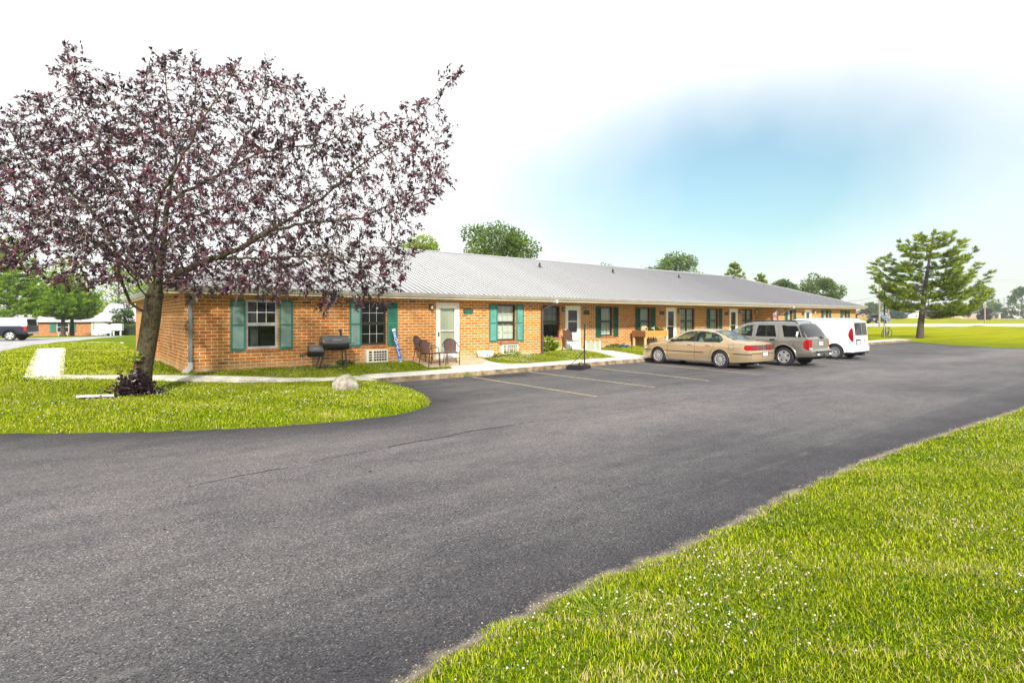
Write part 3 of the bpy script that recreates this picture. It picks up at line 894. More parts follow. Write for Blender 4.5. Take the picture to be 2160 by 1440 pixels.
# windows
def window(x0, x1, y, kind, frame_m, mun_m, inner, grid=(3, 2), lower_grid=True, mull=False):
    z0, z1 = WZ0, WZ1; yy = y + .075
    mb = MB(); w = .045
    mb.box(x0, x1, yy, yy + .06, z0, z0 + w); mb.box(x0, x1, yy, yy + .06, z1 - w, z1)
    mb.box(x0, x0 + w, yy, yy + .06, z0 + w, z1 - w); mb.box(x1 - w, x1, yy, yy + .06, z0 + w, z1 - w)
    zm = z0 + (z1 - z0) * .5
    bays = [(x0 + w, x1 - w)]
    if mull:
        xm = (x0 + x1) / 2; mb.box(xm - .045, xm + .045, yy, yy + .06, z0 + w, z1 - w); bays = [(x0 + w, xm - .045), (xm + .045, x1 - w)]
    for a, b in bays:
        mb.box(a, b, yy + .005, yy + .05, zm - .022, zm + .022)
        for (e, f, s) in ((z0 + w, zm - .022, 1), (zm + .022, z1 - w, 0)):
            mb.box(a, a + .028, yy + .01, yy + .045, e, f); mb.box(b - .028, b, yy + .01, yy + .045, e, f)
            mb.box(a + .028, b - .028, yy + .01, yy + .045, e, e + .028); mb.box(a + .028, b - .028, yy + .01, yy + .045, f - .028, f)
    fr = bp_(mb, 'window', frame_m)
    mg, mm = MB(), MB()
    for a, b in bays:
        for (e, f, s) in ((z0 + w, zm - .022, 1), (zm + .022, z1 - w, 0)):
            a2, b2, e2, f2 = a + .029, b - .029, e + .029, f - .029
            yg = yy + .03 - .008 * s
            mg.quad((a2, yg, e2), (b2, yg, e2), (b2, yg, f2), (a2, yg, f2))
            if s and not lower_grid: continue
            for k in range(1, grid[0]):
                xx = a2 + (b2 - a2) * k / grid[0]; mm.box(xx - .009, xx + .009, yg - .008, yg - .002, e2, f2)
            for k in range(1, grid[1]):
                zz = e2 + (f2 - e2) * k / grid[1]; mm.box(a2, b2, yg - .0095, yg - .0025, zz - .009, zz + .009)
    bp_(mg, 'pane', pane_m, fr); bp_(mm, 'muntin', mun_m, fr)
    mb = MB(); yb = yy + .12
    if inner == 'curtain':
        n = 46
        for k in range(n):
            a = x0 + (x1 - x0) * k / n; b = x0 + (x1 - x0) * (k + 1) / n
            fa, fb = .025 * math.sin(k * 1.35) + .012 * math.sin(k * .53), .025 * math.sin((k + 1) * 1.35) + .012 * math.sin((k + 1) * .53)
            mb.quad((a, yb + fa, z0), (b, yb + fb, z0), (b, yb + fb, z1), (a, yb + fa, z1))
        bp_(mb, 'curtain', curtain_m, fr, 60)
    elif inner == 'half':
        for k in range(28):
            zz = z1 - .03 - k * .03
            mb.quad((x0, yb - .01, zz - .028), (x1, yb - .01, zz - .028), (x1, yb + .01, zz), (x0, yb + .01, zz))
        bp_(mb, 'blind', blind_m, fr)
        mb = MB(); mb.quad((x0, yb + .25, z0), (x1, yb + .25, z0), (x1, yb + .25, z1), (x0, yb + .25, z1)); bp_(mb, 'room_backing', room_m, fr)
    else:
        mb.quad((x0, yb + .25, z0), (x1, yb + .25, z0), (x1, yb + .25, z1), (x0, yb + .25, z1))
        for xx in (x0, x1): mb.quad((xx, yb - .06, z0), (xx, yb + .25, z0), (xx, yb + .25, z1), (xx, yb - .06, z1))
        mb.quad((x0, yb - .06, z0), (x1, yb - .06, z0), (x1, yb + .25, z0), (x0, yb + .25, z0))
        bp_(mb, 'room_backing', room_m, fr)
        if inner == 'drape':
            mb = MB()
            for k in range(10):
                a = x0 + .05 + .035 * k; mb.quad((a, yb + .05 + .02 * (k % 2), z0), (a + .035, yb + .05 + .02 * ((k + 1) % 2), z0), (a + .035, yb + .05 + .02 * ((k + 1) % 2), z1), (a, yb + .05 + .02 * (k % 2), z1))
            bp_(mb, 'curtain', pm_drape, fr)
    # brick rowlock sill
    mb = MB(); nb = max(4, round((x1 - x0) / .1)); ww = (x1 - x0 + .06) / nb
    for k in range(nb):
        a = x0 - .03 + k * ww; j = rng.uniform(0, .004)
        mb.box(a + .005, a + ww - .005, y - .035 - j, y + .098, z0 - .098, z0 - .006 + j)
    bp_(mb, 'sill', rowlock_m, fr)
    return fr


pm_drape = pm('dark_drape', (.10, .11, .12), .9, var=.2)
window(*wins1[0], YW, 'single', silver_p, white_p, 'drape', lower_grid=False)
window(*wins1[1], YW, 'single', bronze_p, silver_p, 'dark')
window(*wins1[2], YW, 'single', bronze_p, silver_p, 'curtain')
for k, w in enumerate(wins2):
    window(*w, YR, 'single', bronze_p, silver_p if k in (1, 2) else bronze_p, ['half', 'curtain', 'curtain', 'curtain', 'curtain', 'curtain'][k], mull=k in (3, 5), lower_grid=k != 0)
for w in wins3: window(*w, YW, 'single', bronze_p, silver_p, 'curtain')


def shutter(x0, x1, y, pm1, pm2):
    z0, z1 = .905, 2.455; f = MB(); y0, y1 = y - .035, y - .002; w = .05
    f.box(x0, x0 + w, y0, y1, z0, z1); f.box(x1 - w, x1, y0, y1, z0, z1)
    zs = [(z0, z0 + .085), ((z0 + z1) / 2 - .03, (z0 + z1) / 2 + .03), (z1 - .075, z1)]
    for a, b in zs: f.box(x0 + w, x1 - w, y0 + .002, y1, a, b)
    o = bp_(f, 'shutter', pm1)
    l = MB()
    for a, b in ((zs[0][1], zs[1][0]), (zs[1][1], zs[2][0])):
        n = 20; h = (b - a) / n
        for k in range(n):
            z = a + k * h
            l.add([(x0 + w, y0 + .006, z), (x1 - w, y0 + .006, z), (x1 - w, y0 + .024, z + h * 1.02), (x0 + w, y0 + .024, z + h * 1.02),
                   (x0 + w, y0 + .014, z - .002), (x1 - w, y0 + .014, z - .002)], [(0, 1, 2, 3), (0, 4, 5, 1)])
        l.quad((x0 + w, y1 - .004, a), (x1 - w, y1 - .004, a), (x1 - w, y1 - .004, b), (x0 + w, y1 - .004, b))
    bp_(l, 'louvre', pm2, o)


for a, b, q in ((3.70, 4.11, 0), (5.09, 5.50, 0), (7.38, 7.78, 0), (8.75, 9.15, 3), (13.21, 13.61, 1), (14.61, 15.0, 1)): shutter(a, b, YW, teal_p, (teal_f, teal_m, green_shade, teal_p)[q])
for a, b in ((20.8, 21.18), (22.11, 22.5), (23.89, 24.28), (25.22, 25.61), (30.66, 31.03), (32.02, 32.38)): shutter(a, b, YR, green_shade, green_shade)
for a, b in ((37.94, 38.31), (39.14, 39.56), (43.51, 43.91), (44.84, 45.2), (46.92, 47.29), (48.28, 48.67)): shutter(a, b, YW, teal_p, green_shade)

dark_pane = glass_mat('storm_door_glass', (.75, .78, .75), .8, 1.5)


def door(x0, x1, y, kind):
    z0, z1 = .335, 2.47; mb = MB(); w = .065; ya = y - .012
    mb.box(x0 + .005, x0 + w, ya, y + .1, z0, z1); mb.box(x1 - w, x1 - .005, ya, y + .1, z0, z1); mb.box(x0 + w, x1 - w, ya, y + .1, z1 - .075, z1)
    d = bp_(mb, 'door', cream_p if kind == 'cream' else white_p)
    a, b, e, f = x0 + w + .004, x1 - w - .004, z0 + .015, z1 - .08
    st = .14; yb = ya + .02
    gz0 = e + (.82 if kind == 'half' else .20); gz1 = f - .14
    leaf = MB()
    leaf.box(a, a + st, yb, yb + .035, e, f); leaf.box(b - st, b, yb, yb + .035, e, f)
    leaf.box(a + st, b - st, yb, yb + .035, e, gz0); leaf.box(a + st, b - st, yb, yb + .035, gz1, f)
    zm = (gz0 + gz1) / 2; leaf.box(a + st, b - st, yb + .003, yb + .032, zm - .018, zm + .018)
    bp_(leaf, 'storm_door', white_p, d)
    g = MB(); g.quad((a + st, yb + .018, gz0), (b - st, yb + .018, gz0), (b - st, yb + .018, gz1), (a + st, yb + .018, gz1)); bp_(g, 'pane', pane_m if kind == 'cream' else dark_pane, d)
    k = MB(); k.box(a, b, y + .085, y + .097, e, f)
    if kind == 'cream':
        for (p0, p1) in ((.15, .45), (.55, .85)):
            for (q0, q1) in ((.1, .42), (.5, .9)):
                k.box(a + (b - a) * p0, a + (b - a) * p1, y + .078, y + .084, e + (f - e) * q0, e + (f - e) * q1)
    bp_(k, 'inner_door', cream_p if kind == 'cream' else room_m, d)
    h = MB(); hx = a + .06
    h.tube([(hx, yb, 1.33), (hx, yb - .045, 1.33), (hx, yb - .045, 1.21), (hx, yb, 1.21)], .012, 6); h.box(hx - .022, hx + .022, yb - .006, yb - .0005, 1.18, 1.36)
    bp_(h, 'handle', black_p, d)
    s = MB(); s.box(x0 - .02, x1 + .02, y - .06, y + .09, .30, .333); bp_(s, 'threshold', silver_p, d)


door(*doors1[0], YW, 'cream')
door(*doors2[0], YR, 'half')
for d in doors2[1:]: door(*d, YR, 'full')
door(*doors3[0], YW, 'full')

# number plaques, lamps, air conditioners, downspouts
plaque_m = pm('dark_green_plaque', (.010, .095, .055), .45, var=.3, scale=12)
plaque_shade = pm('shaded_green_plaque', (.008, .035, .022), .5, var=.3)  # plaque green with the recess's shade put into the colour
plaque_e = pm('plaque_rim', (.008, .012, .009), .45, var=.2)
for x0, x1, y in ((11.97, 12.41, YW), (19.93, 20.34, YR), (26.0, 26.43, YR), (32.7, 33.12, YR), (40.45, 40.8, YW)):
    cx, cz, hw, hh = (x0 + x1) / 2, 2.145, (x1 - x0) / 2, .105
    def rr(k): return [(cx + (hw - .07 - 0) * sx + (.07) * k * math.cos(t) + (k - 1) * 0 * sx, cz + (hh - .07) * sz + .07 * k * math.sin(t)) for (sx, sz, t0) in ((1, 1, 0), (-1, 1, 90), (-1, -1, 180), (1, -1, 270)) for t in [math.radians(t0 + q * 22.5) for q in range(5)]]
    mb = MB(); mb.prism(rr(1.0), y - .022, y - .002, 'xz'); pl = bp_(mb, 'house_number_plaque', plaque_e)
    mb = MB(); mb.prism(rr(.72), y - .028, y - .0225, 'xz'); bp_(mb, 'plaque_face', plaque_m if y < YR else plaque_shade, pl)

lampglass = pm('frosted_lamp_glass', (.62, .58, .48), .3, var=.1)
lampglass_w = pm('white_lamp_glass', (.85, .84, .8), .3, var=.03)
for x, y, gm in ((10.5, YW, lampglass), (18.52, YR, lampglass), (27.77, YR, lampglass), (34.5, YR, lampglass), (36.45, YR, lampglass_w), (42.3, YW, lampglass_w)):
    z = 2.30; mb = MB()
    mb.box(x - .05, x + .05, y - .015, y - .001, z - .11, z + .09); mb.tube([(x, y - .015, z + .03), (x, y - .07, z + .09), (x, y - .11, z + .085)], .012, 6)
    mb.lathe([(.0, .09), (.045, .085), (.075, .06), (.078, .05)], 8, M=Matrix.Translation((x, y - .11, z)))
    mb.lathe([(.045, -.095), (.05, -.085), (.0, -.085)], 8, M=Matrix.Translation((x, y - .11, z)))
    mb.tube([(x, y - .11, z - .095), (x, y - .11, z - .13)], [.03, .006], 6)
    for k in range(4):
        t = math.pi / 4 + k * math.pi / 2
        mb.bar((x + .05 * math.cos(t), y - .11 + .05 * math.sin(t), z - .09), (x + .075 * math.cos(t), y - .11 + .075 * math.sin(t), z + .052), .008)
    wl = bp_(mb, 'wall_lamp', black_p)
    mb = MB(); mb.lathe([(.042, -.084), (.066, .048)], 8, M=Matrix.Translation((x, y - .11, z))); bp_(mb, 'lamp_glass', gm, wl)

ac_m = pm('cream_ac_housing', (.66, .62, .50), .5, var=.08, scale=3)
ac_d = pm('dark_ac_fins', (.03, .03, .028), .7, var=.4, scale=30)
for k, (x0, x1, y, z0, z1) in enumerate(((7.91, 8.72, YW, .35, .79), (13.75, 14.60, YW, .40, .80), (17.2, 18.06, YR, .42, .82))):
    pr = .16 if k < 2 else .10
    mb = MB(); ya = y - pr; w = .05
    mb.box(x0, x1, ya, y - .002, z0, z0 + w); mb.box(x0, x1, ya, y - .002, z1 - w, z1); mb.box(x0, x0 + .09, ya, y - .002, z0 + w, z1 - w); mb.box(x1 - w, x1, ya, y - .002, z0 + w, z1 - w)
    mb.box(x0 + .21, x0 + .27, ya + .002, ya + .03, z0 + w, z1 - w)
    n = 4
    for j in range(1, n):
        zz = z0 + w + (z1 - z0 - 2 * w) * j / n; mb.box(x0 + .09, x1 - w, ya + .003, ya + .028, zz - .014, zz + .014)
    for j in range(1, 5):
        xx = x0 + .27 + (x1 - w - x0 - .27) * j / 5; mb.box(xx - .006, xx + .006, ya + .006, ya + .02, z0 + w, z1 - w)
    a = bp_(mb, 'air_conditioner', ac_m)
    mb = MB(); mb.box(x0 + .09, x1 - w, ya + .05, y - .004, z0 + w, z1 - w); bp_(mb, 'fins', ac_d, a)
mb = MB(); mb.box(13.70, 14.66, YW - .19, YW - .04, .803, .83); mb.box(13.74, 14.62, YW - .10, YW - .04, .83, .915)
bp_(mb, 'air_conditioner_cover', pm('rusty_sheet', (.24, .13, .075), .8, var=.4, scale=9))


def spout(name, pts, mat, w=.075, tip=None):
    mb = MB()
    for p, q in zip(pts, pts[1:]):
        mb.bar(p, (Vector(q) + (Vector(q) - Vector(p)).normalized() * w * .42), w, w * .82, up=(0, 1, 0))
    o = bp_(mb, name, mat)
    if tip:
        mb = MB()
        for p, q in zip(tip, tip[1:]): mb.bar(p, (Vector(q) + (Vector(q) - Vector(p)).normalized() * w * .42), w * 1.12, w * .92, up=(0, 1, 0))
        bp_(mb, 'downspout_elbow', spout_l, o)
    return o


spout('downspout', [(2.70, EY - .06, 2.64), (2.70, EY - .06, 2.56), (2.64, YW - .06, 2.27), (2.64, YW - .06, .62)], spout_m, .10, [(2.64, YW - .06, .62), (2.64, YW - .07, .47), (2.5, YW - .2, .37)])
spout('downspout', [(16.35, EY - .06, 2.64), (16.35, EY - .06, 2.55), (16.0, YW - .06, 2.25), (16.0, YW - .06, .5), (15.95, YW - .16, .36)], spout_d, .09, [(16.35, EY - .06, 2.66), (16.35, EY - .06, 2.56), (16.24, YW - .2, 2.46)])
spout('downspout', [(37.9, EY - .06, 2.64), (37.9, EY - .06, 2.52), (36.78, YW - .06, 2.1), (36.78, YW - .06, .4)], spout_d, .09, [(37.9, EY - .06, 2.66), (37.9, EY - .06, 2.54)])
spout('downspout', [(EXR - .1, EY - .06, 2.64), (EXR - .1, EY - .06, 2.5), (XR - .06, YW - .06, 2.1), (XR - .06, YW - .06, .3)], spout_d, .10)
# ------------------------------------------------------------------ things around the building
blk_enamel = pm('black_enamel', (.014, .014, .016), .32, var=.3, spec=.6)
grey_enamel = pm('grey_lid_enamel', (.085, .085, .09), .24, var=.25, scale=4)  # both lids are greyer than the barrels below
steel_m = pm('bare_steel', (.42, .42, .42), .35, metal=.7, var=.15)


def disc(mb, c, r, axis, n=20, th=.012):
    M = Matrix.Translation(c)
    mb.lathe([(0, -th), (r * .97, -th), (r, -th * .5), (r, th * .5), (r * .97, th), (0, th)], n, axis=axis, M=M)


def barrel(mb, cx, cy, cz, r, x0, x1, a0, a1, n=20):
    mb.lathe([(0, x0), (r * .96, x0), (r, x0 + .02), (r, x1 - .02), (r * .96, x1), (0, x1)], n, axis='x', M=Matrix.Translation((cx, cy, cz)), a0=a0, a1=a1)


# offset smoker grill against the brick
SX, SY = 6.42, 17.62
sm = thing('smoker_grill', 'black barrel smoker grill with side firebox standing against the brick wall', 'grill', (SX, SY, zg(SX, SY) - .01), math.radians(-4))
mb = MB(); barrel(mb, 0, 0, .80, .235, -.22, .62, math.pi, 2 * math.pi); mb.build('main_barrel', blk_enamel, sm, 35)
mb = MB(); barrel(mb, 0, 0, .806, .24, -.22, .62, 0, math.pi); mb.box(-.21, .61, -.262, -.238, .785, .80)
lid = mb.build('lid', grey_enamel, sm, 35)
mb = MB(); mb.tube([(.05, -.225, .90), (.05, -.29, .90), (.35, -.29, .90), (.35, -.225, .90)], .011, 6); mb.build('handle', steel_m, lid)
mb = MB(); mb.tube([(.40, -.03, 1.03), (.375, -.03, 1.22)], .042, 12); mb.tube([(.375, -.03, 1.2), (.37, -.03, 1.245)], .055, 12); mb.build('chimney', blk_enamel, sm, 40)
fb = MB(); barrel(fb, 0, -.02, .56, .185, -.62, -.20, math.pi, 2 * math.pi); fire = fb.build('firebox', blk_enamel, sm, 35)
fb = MB(); barrel(fb, 0, -.02, .566, .19, -.62, -.20, 0, math.pi); fb.build('firebox_lid', grey_enamel, fire, 35)
fb = MB(); fb.tube([(-.52, -.17, .64), (-.52, -.23, .64), (-.30, -.23, .64), (-.30, -.17, .64)], .009, 6); fb.build('firebox_handle', steel_m, fire)
mb = MB(); disc(mb, (-.64, -.02, .49), .085, 'x', 16, .01); mb.bar((-.64, -.02, .49), (-.80, -.08, .44), .03); disc(mb, (-.82, -.09, .435), .07, 'y', 10, .05); mb.build('air_damper', blk_enamel, sm, 40)
mb = MB()
for k in range(5):
    a = k * 1.256; mb.lathe([(0, -.004), (.014, -.004), (.014, .004)], 8, axis='y', M=Matrix.Translation((-.82 + .042 * math.cos(a), -.143, .435 + .042 * math.sin(a))))
mb.build('damper_hole', steel_m, sm)
for (xa, ya, xb, yb, zt) in ((-.12, -.17, -.34, -.24, .68), (-.12, .17, -.34, .2, .68), (.50, -.17, .52, -.22, .62), (.50, .17, .52, .2, .62)):
    mb = MB(); mb.bar((xa, ya, zt), (xb, yb, .0), .032); mb.build('leg', blk_enamel, sm)
mb = MB(); mb.bar((-.33, -.235, .05), (.52, -.215, .05), .022); mb.bar((-.33, .19, .05), (.52, .19, .05), .022); mb.bar((-.33, -.235, .05), (-.33, .19, .05), .02); mb.bar((.52, -.215, .05), (.52, .19, .05), .02)
mb.box(.10, .52, -.20, .18, .555, .585); mb.build('lower_rack', blk_enamel, sm)
mb = MB(); mb.tube([(.62, -.1, .80), (.82, -.12, .79), (.82, .1, .79), (.62, .1, .80)], .008, 6); mb.bar((.62, -.1, .66), (.80, -.12, .78), .01); mb.build('side_rail', blk_enamel, sm)

# blue plank with white lettering leaning on the wall
blue_m = pm('blue_plank_paint', (.006, .13, .48), .5, var=.18, scale=6)
plank_w = pm('white_plank_paint', (.78, .78, .74), .5, var=.06)
base = Vector((9.16, 17.98, zg(9.16, 17.98) - .02)); topp = Vector((8.97, 18.17, 1.50))
upv = (topp - base).normalized(); face = Vector((.10, -1, .12)); side = upv.cross(face).normalized(); nrm = side.cross(upv).normalized()
if nrm.y > 0: nrm = -nrm
side = upv.cross(nrm); side = side if side.x > 0 else -side
Lp = (topp - base).length
PM = Matrix(((side.x, nrm.x, upv.x, 0), (side.y, nrm.y, upv.y, 0), (side.z, nrm.z, upv.z, 0), (0, 0, 0, 1)))
pk = thing('painted_plank', 'blue plank with white letters leaning on the brick beside a shutter', 'sign', base)
hw = .065
mb = MB(); mb.box(-hw, hw, -.02, 0, .065, Lp - .085, PM); mb.build('board', blue_m, pk)
mb = MB(); mb.box(-hw - .001, hw + .001, -.021, .001, 0, .064, PM); mb.box(-hw - .001, hw + .001, -.021, .001, Lp - .084, Lp, PM)
mb.box(-hw + .012, hw - .012, 0, .002, Lp - .17, Lp - .145, PM); mb.box(-hw + .012, hw - .012, 0, .002, .115, .135, PM); mb.build('white_end', plank_w, pk)
TM = Matrix(((1, 0, 0, 0), (0, 0, 1, 0), (0, 1, 0, 0), (0, 0, 0, 1)))
for k, ch in enumerate('ROYALS'):
    M = PM @ Matrix.Translation((0, .0015, Lp - .27 - k * .135)) @ TM
    text_mesh('letter', ch, .17, plank_w, pk, M, .0012)

# patio chairs
wick = pm('brown_wicker', (.085, .045, .035), .6, var=.4, scale=60, bump=.6, bscale=120)
wick_l = pm('tan_sling_fabric', (.16, .085, .075), .7, var=.15, scale=12)
frame_b = pm('bronze_chair_frame', (.045, .032, .028), .35, metal=.3, var=.2)


def patio_chair(label, x, y, rot, back_m, group='patio chairs on the concrete pad'):
    ch = thing('patio_chair', label, 'chair', (x, y, zg(x, y) + .022), rot, group)
    # local: +y is the way the sitter faces
    for sx in (-1, 1):
        mb = MB(); mb.tube([(sx * .25, .23, 0), (sx * .235, .22, .25), (sx * .24, .21, .42), (sx * .27, .18, .60), (sx * .285, .10, .64)], .014, 7); mb.build('leg', frame_b, ch, 50)
        mb = MB(); mb.tube([(sx * .24, -.30, 0), (sx * .22, -.24, .25), (sx * .22, -.22, .43)], .014, 7); mb.build('leg', frame_b, ch, 50)
    pts = [(-.285, .10, .64)] + [(-.275 * math.cos(t), -.20 - .13 * math.sin(t), .64 + .26 * math.sin(t)) for t in [math.pi * k / 14 for k in range(15)]] + [(.285, .10, .64)]
    mb = MB(); mb.tube(pts, .016, 7); mb.tube([(-.24, .21, .42), (.24, .21, .42)], .013, 6); mb.tube([(-.22, -.22, .43), (.22, -.22, .43)], .013, 6)
    for sx in (-1, 1): mb.tube([(sx * .24, .21, .42), (sx * .22, -.22, .43)], .013, 6); 
    mb.build('frame', frame_b, ch, 50)
    mb = MB(); n, m = 12, 8; g = []
    for j in range(m + 1):
        for i in range(n + 1):
            u = i / n * 2 - 1; zt = .90 - .27 * (1 - math.sqrt(max(0, 1 - (u * .92) ** 2))) ; z = .45 + (zt - .45) * j / m
            w = .235 * (0.9 + .1 * j / m); yb = -.215 - .105 * ((z - .45) / .45) - .05 * (1 - u * u) + .03
            g.append((u * w, yb, z))
    mb.add(g, [(j * (n + 1) + i, j * (n + 1) + i + 1, (j + 1) * (n + 1) + i + 1, (j + 1) * (n + 1) + i) for j in range(m) for i in range(n)])
    mb.build('backrest', back_m, ch, 80)
    mb = MB(); g = []
    for j in range(7):
        for i in range(9):
            u, v = i / 8 * 2 - 1, j / 6; g.append((u * .225, -.215 + .43 * v, .437 - .02 * (1 - u * u) * math.sin(math.pi * v)))
    mb.add(g, [(j * 9 + i, j * 9 + i + 1, (j + 1) * 9 + i + 1, (j + 1) * 9 + i) for j in range(6) for i in range(8)])
    mb.box(-.225, .225, -.21, .21, .405, .412); mb.build('seat', back_m, ch, 60)
    return ch


patio_chair('brown wicker patio chair pushed against the brick, rearmost of the patio group', 9.92, 17.72, math.radians(-150), wick)
patio_chair('tan backed patio chair with its back to the grill, nearest the lawn edge', 9.75, 16.98, math.radians(-75), wick_l)
patio_chair('dark open weave wicker patio chair in front of the white storm door', 10.62, 16.95, math.radians(160), wick)
# little side table between them
TX, TY = 10.16, 17.0
tb = thing('side_table', 'low brown side table standing between the wicker patio chairs', 'table', (TX, TY, zg(TX, TY) + .022), .3)
mb = MB(); mb.cbox(-.23, .23, -.23, .23, .40, .425, .01); mb.build('table_top', wick_l, tb)
for sx in (-1, 1):
    for sy in (-1, 1):
        mb = MB(); mb.tube([(sx * .21, sy * .21, 0), (sx * .19, sy * .19, .40)], .013, 7); mb.build('leg', frame_b, tb)

# folding style chair by the second door
cx, cy = 18.55, 19.0
ch = thing('metal_chair', 'steel framed chair with brown fabric back beside the half glazed door', 'chair', (cx, cy, zg(cx, cy) + .03), math.radians(-80))
for sx in (-1, 1):
    mb = MB(); mb.tube([(sx * .26, .28, 0), (sx * .26, .26, .40), (sx * .26, .24, .56), (sx * .26, .12, .64), (sx * .26, -.22, .68), (sx * .26, -.27, .70)], .012, 7); mb.build('leg', black_p, ch, 50)
    mb = MB(); mb.tube([(sx * .25, -.36, 0), (sx * .25, -.22, .42), (sx * .25, -.32, .92)], .012, 7); mb.build('leg', black_p, ch, 50)
mb = MB()
for y, z in ((.26, .41), (-.22, .42), (-.32, .92)): mb.tube([(-.25, y, z), (.25, y, z)], .011, 6)
for sx in (-1, 1): mb.tube([(sx * .255, .26, .41), (sx * .25, -.22, .42)], .011, 6)
mb.build('frame', black_p, ch)
mb = MB(); mb.box(-.24, .24, -.012, .012, 0, .46, Matrix.Translation((0, -.225, .46)) @ Matrix.Rotation(.2, 4, 'X')); mb.build('backrest', wick_l, ch)
mb = MB(); mb.box(-.24, .24, -.21, .25, .415, .43); mb.build('seat', wick_l, ch)

# white tub on the grass
tub_m = pm('white_plastic', (.76, .77, .78), .4, var=.05)
X, Y = 12.78, 17.9
tu = thing('plastic_tub', 'white plastic storage tub sitting in the grass beside the storm door', 'tub', (X, Y, zg(X, Y) - .01), .1)
mb = MB()
def taper(mb, hx0, hy0, hx1, hy1, z0, z1):
    vs = [(-hx0, -hy0, z0), (hx0, -hy0, z0), (hx0, hy0, z0), (-hx0, hy0, z0), (-hx1, -hy1, z1), (hx1, -hy1, z1), (hx1, hy1, z1), (-hx1, hy1, z1)]
    mb.add(vs, [(3, 2, 1, 0), (4, 5, 6, 7), (0, 1, 5, 4), (1, 2, 6, 5), (2, 3, 7, 6), (3, 0, 4, 7)])
taper(mb, .22, .15, .27, .19, 0, .235); mb.build('tub_body', tub_m, tu)
mb = MB(); mb.cbox(-.29, .29, -.21, .21, .236, .275, .012); mb.build('lid', tub_m, tu)
mb = MB(); mb.lathe([(0, -.003), (.035, -.003), (.035, .003)], 12, axis='y', M=Matrix.Translation((-.08, -.195, .13))); mb.build('sticker', blue_m, tu)

# pale box with corner posts
X, Y = 20.0, 18.95
bx = thing('storage_box', 'pale green square box with corner posts standing below the green shutters', 'box', (X, Y, zg(X, Y) + .0), .25)
boxm = pm('pale_green_plastic', (.36, .40, .30), .5, var=.08)
mb = MB(); mb.box(-.25, .25, -.25, .25, .02, .40); mb.build('box_body', boxm, bx)
for sx in (-1, 1):
    for sy in (-1, 1):
        mb = MB(); mb.box(sx * .25 - .03, sx * .25 + .03, sy * .25 - .03, sy * .25 + .03, 0, .45); mb.build('post', cream_p, bx)

# portable hoop stand left at the walk
hb = thing('hoop_stand', 'black portable pole stand with wheeled base at the edge of the sidewalk', 'stand', (14.85, 14.72, 0), math.radians(18))
mb = MB(); mb.prism([(-.56, -.30), (-.44, -.34), (.40, -.20), (.47, -.12), (.47, .12), (.40, .20), (-.44, .34), (-.56, .30)], .02, .13, 'xy')
mb.prism([(-.50, -.25), (-.40, -.28), (.36, -.16), (.42, -.1), (.42, .1), (.36, .16), (-.40, .28), (-.50, .25)], .131, .165, 'xy'); mb.build('base', blk_enamel, hb)
mb = MB(); mb.tube([(.36, 0, .16), (.36, 0, 1.62)], .028, 10); mb.tube([(.36, 0, .6), (.36, 0, .66)], .034, 10); mb.build('pole', blk_enamel, hb, 40)
for sy in (-1, 1):
    mb = MB(); mb.tube([(.36, sy * .02, .62), (-.36, sy * .2, .16)], .012, 6); mb.build('strut', blk_enamel, hb)
for sy in (-1, 1):
    mb = MB(); mb.lathe([(0, -.025), (.06, -.025), (.06, .025), (0, .025)], 14, axis='y', M=Matrix.Translation((.44, sy * .17, .06))); mb.build('wheel', black_p, hb)
mb = MB(); mb.tube([(-.30, -.18, .19), (-.12, -.05, .21), (.1, .1, .19)], [.03, .05, .03], 8); mb.build('sandbag', pm('olive_sandbag', (.16, .14, .06), .9, var=.2), hb, 60)

# raised wooden planter
wood_o = pm('orange_cedar', (.46, .235, .045), .6, var=.18, scale=3, stretch=(1.2, 9, 9), bump=.15)
wood_d = pm('cedar_end', (.21, .085, .028), .65, var=.25, scale=3, stretch=(9, 1.2, 9))
wood_c = pm('pale_pine', (.56, .42, .22), .6, var=.15, scale=5)
X0, Y0 = 24.28, 18.86
pt = thing('raised_planter', 'orange wooden raised planter box on legs beside the sedan', 'planter', (X0, Y0, zg(X0, Y0)))
for z in (.56, .72):
    for ea, eb in ((-.445, -.42), (.42, .445)):
        mb = MB(); mb.box(-.93, .93, ea, eb, z + .003, z + .157); mb.build('side_board', wood_o, pt)
    for ea, eb in ((-.957, -.932), (.932, .957)):
        mb = MB(); mb.box(ea, eb, -.445, .445, z + .003, z + .157); mb.build('end_board', wood_d, pt)
mb = MB(); mb.box(-.93, .93, -.42, .42, .56, .58); mb.build('floor_board', wood_c, pt)
mb = MB(); mb.box(-.93, .93, -.42, .42, .70, .80); mb.build('soil', pm('potting_soil', (.03, .02, .014), .95, var=.4), pt)
for sx in (-1, 1):
    for sy in (-1, 1):
        mb = MB(); mb.box(sx * .86 - .045, sx * .86 + .045, sy * .37 - .045, sy * .37 + .045, -.03, .558); mb.build('leg', wood_c, pt)
mb = MB()
for sx in range(-4, 5): mb.box(sx * .2 - .04, sx * .2 + .04, -.46, -.4455, .50, .558)
mb.build('batten', wood_c, pt)
bh = thing('birdhouse', 'cream wooden box with a dark opening on the corner of the planter', 'birdhouse', (X0 - .72, Y0 - .2, zg(X0, Y0) + .80), .2)
mb = MB(); mb.prism([(-.14, 0), (.14, 0), (.14, .22), (0, .33), (-.14, .22)], -.12, .12, 'xz'); mb.build('box_body', wood_c, bh)
mb = MB(); mb.box(-.09, .09, -.124, -.1205, .12, .22); mb.build('opening', room_m, bh)
jug = thing('watering_can', 'white watering can standing among plants in the wooden planter', 'watering can', (X0 + .18, Y0 - .05, zg(X0, Y0) + .80), .4)
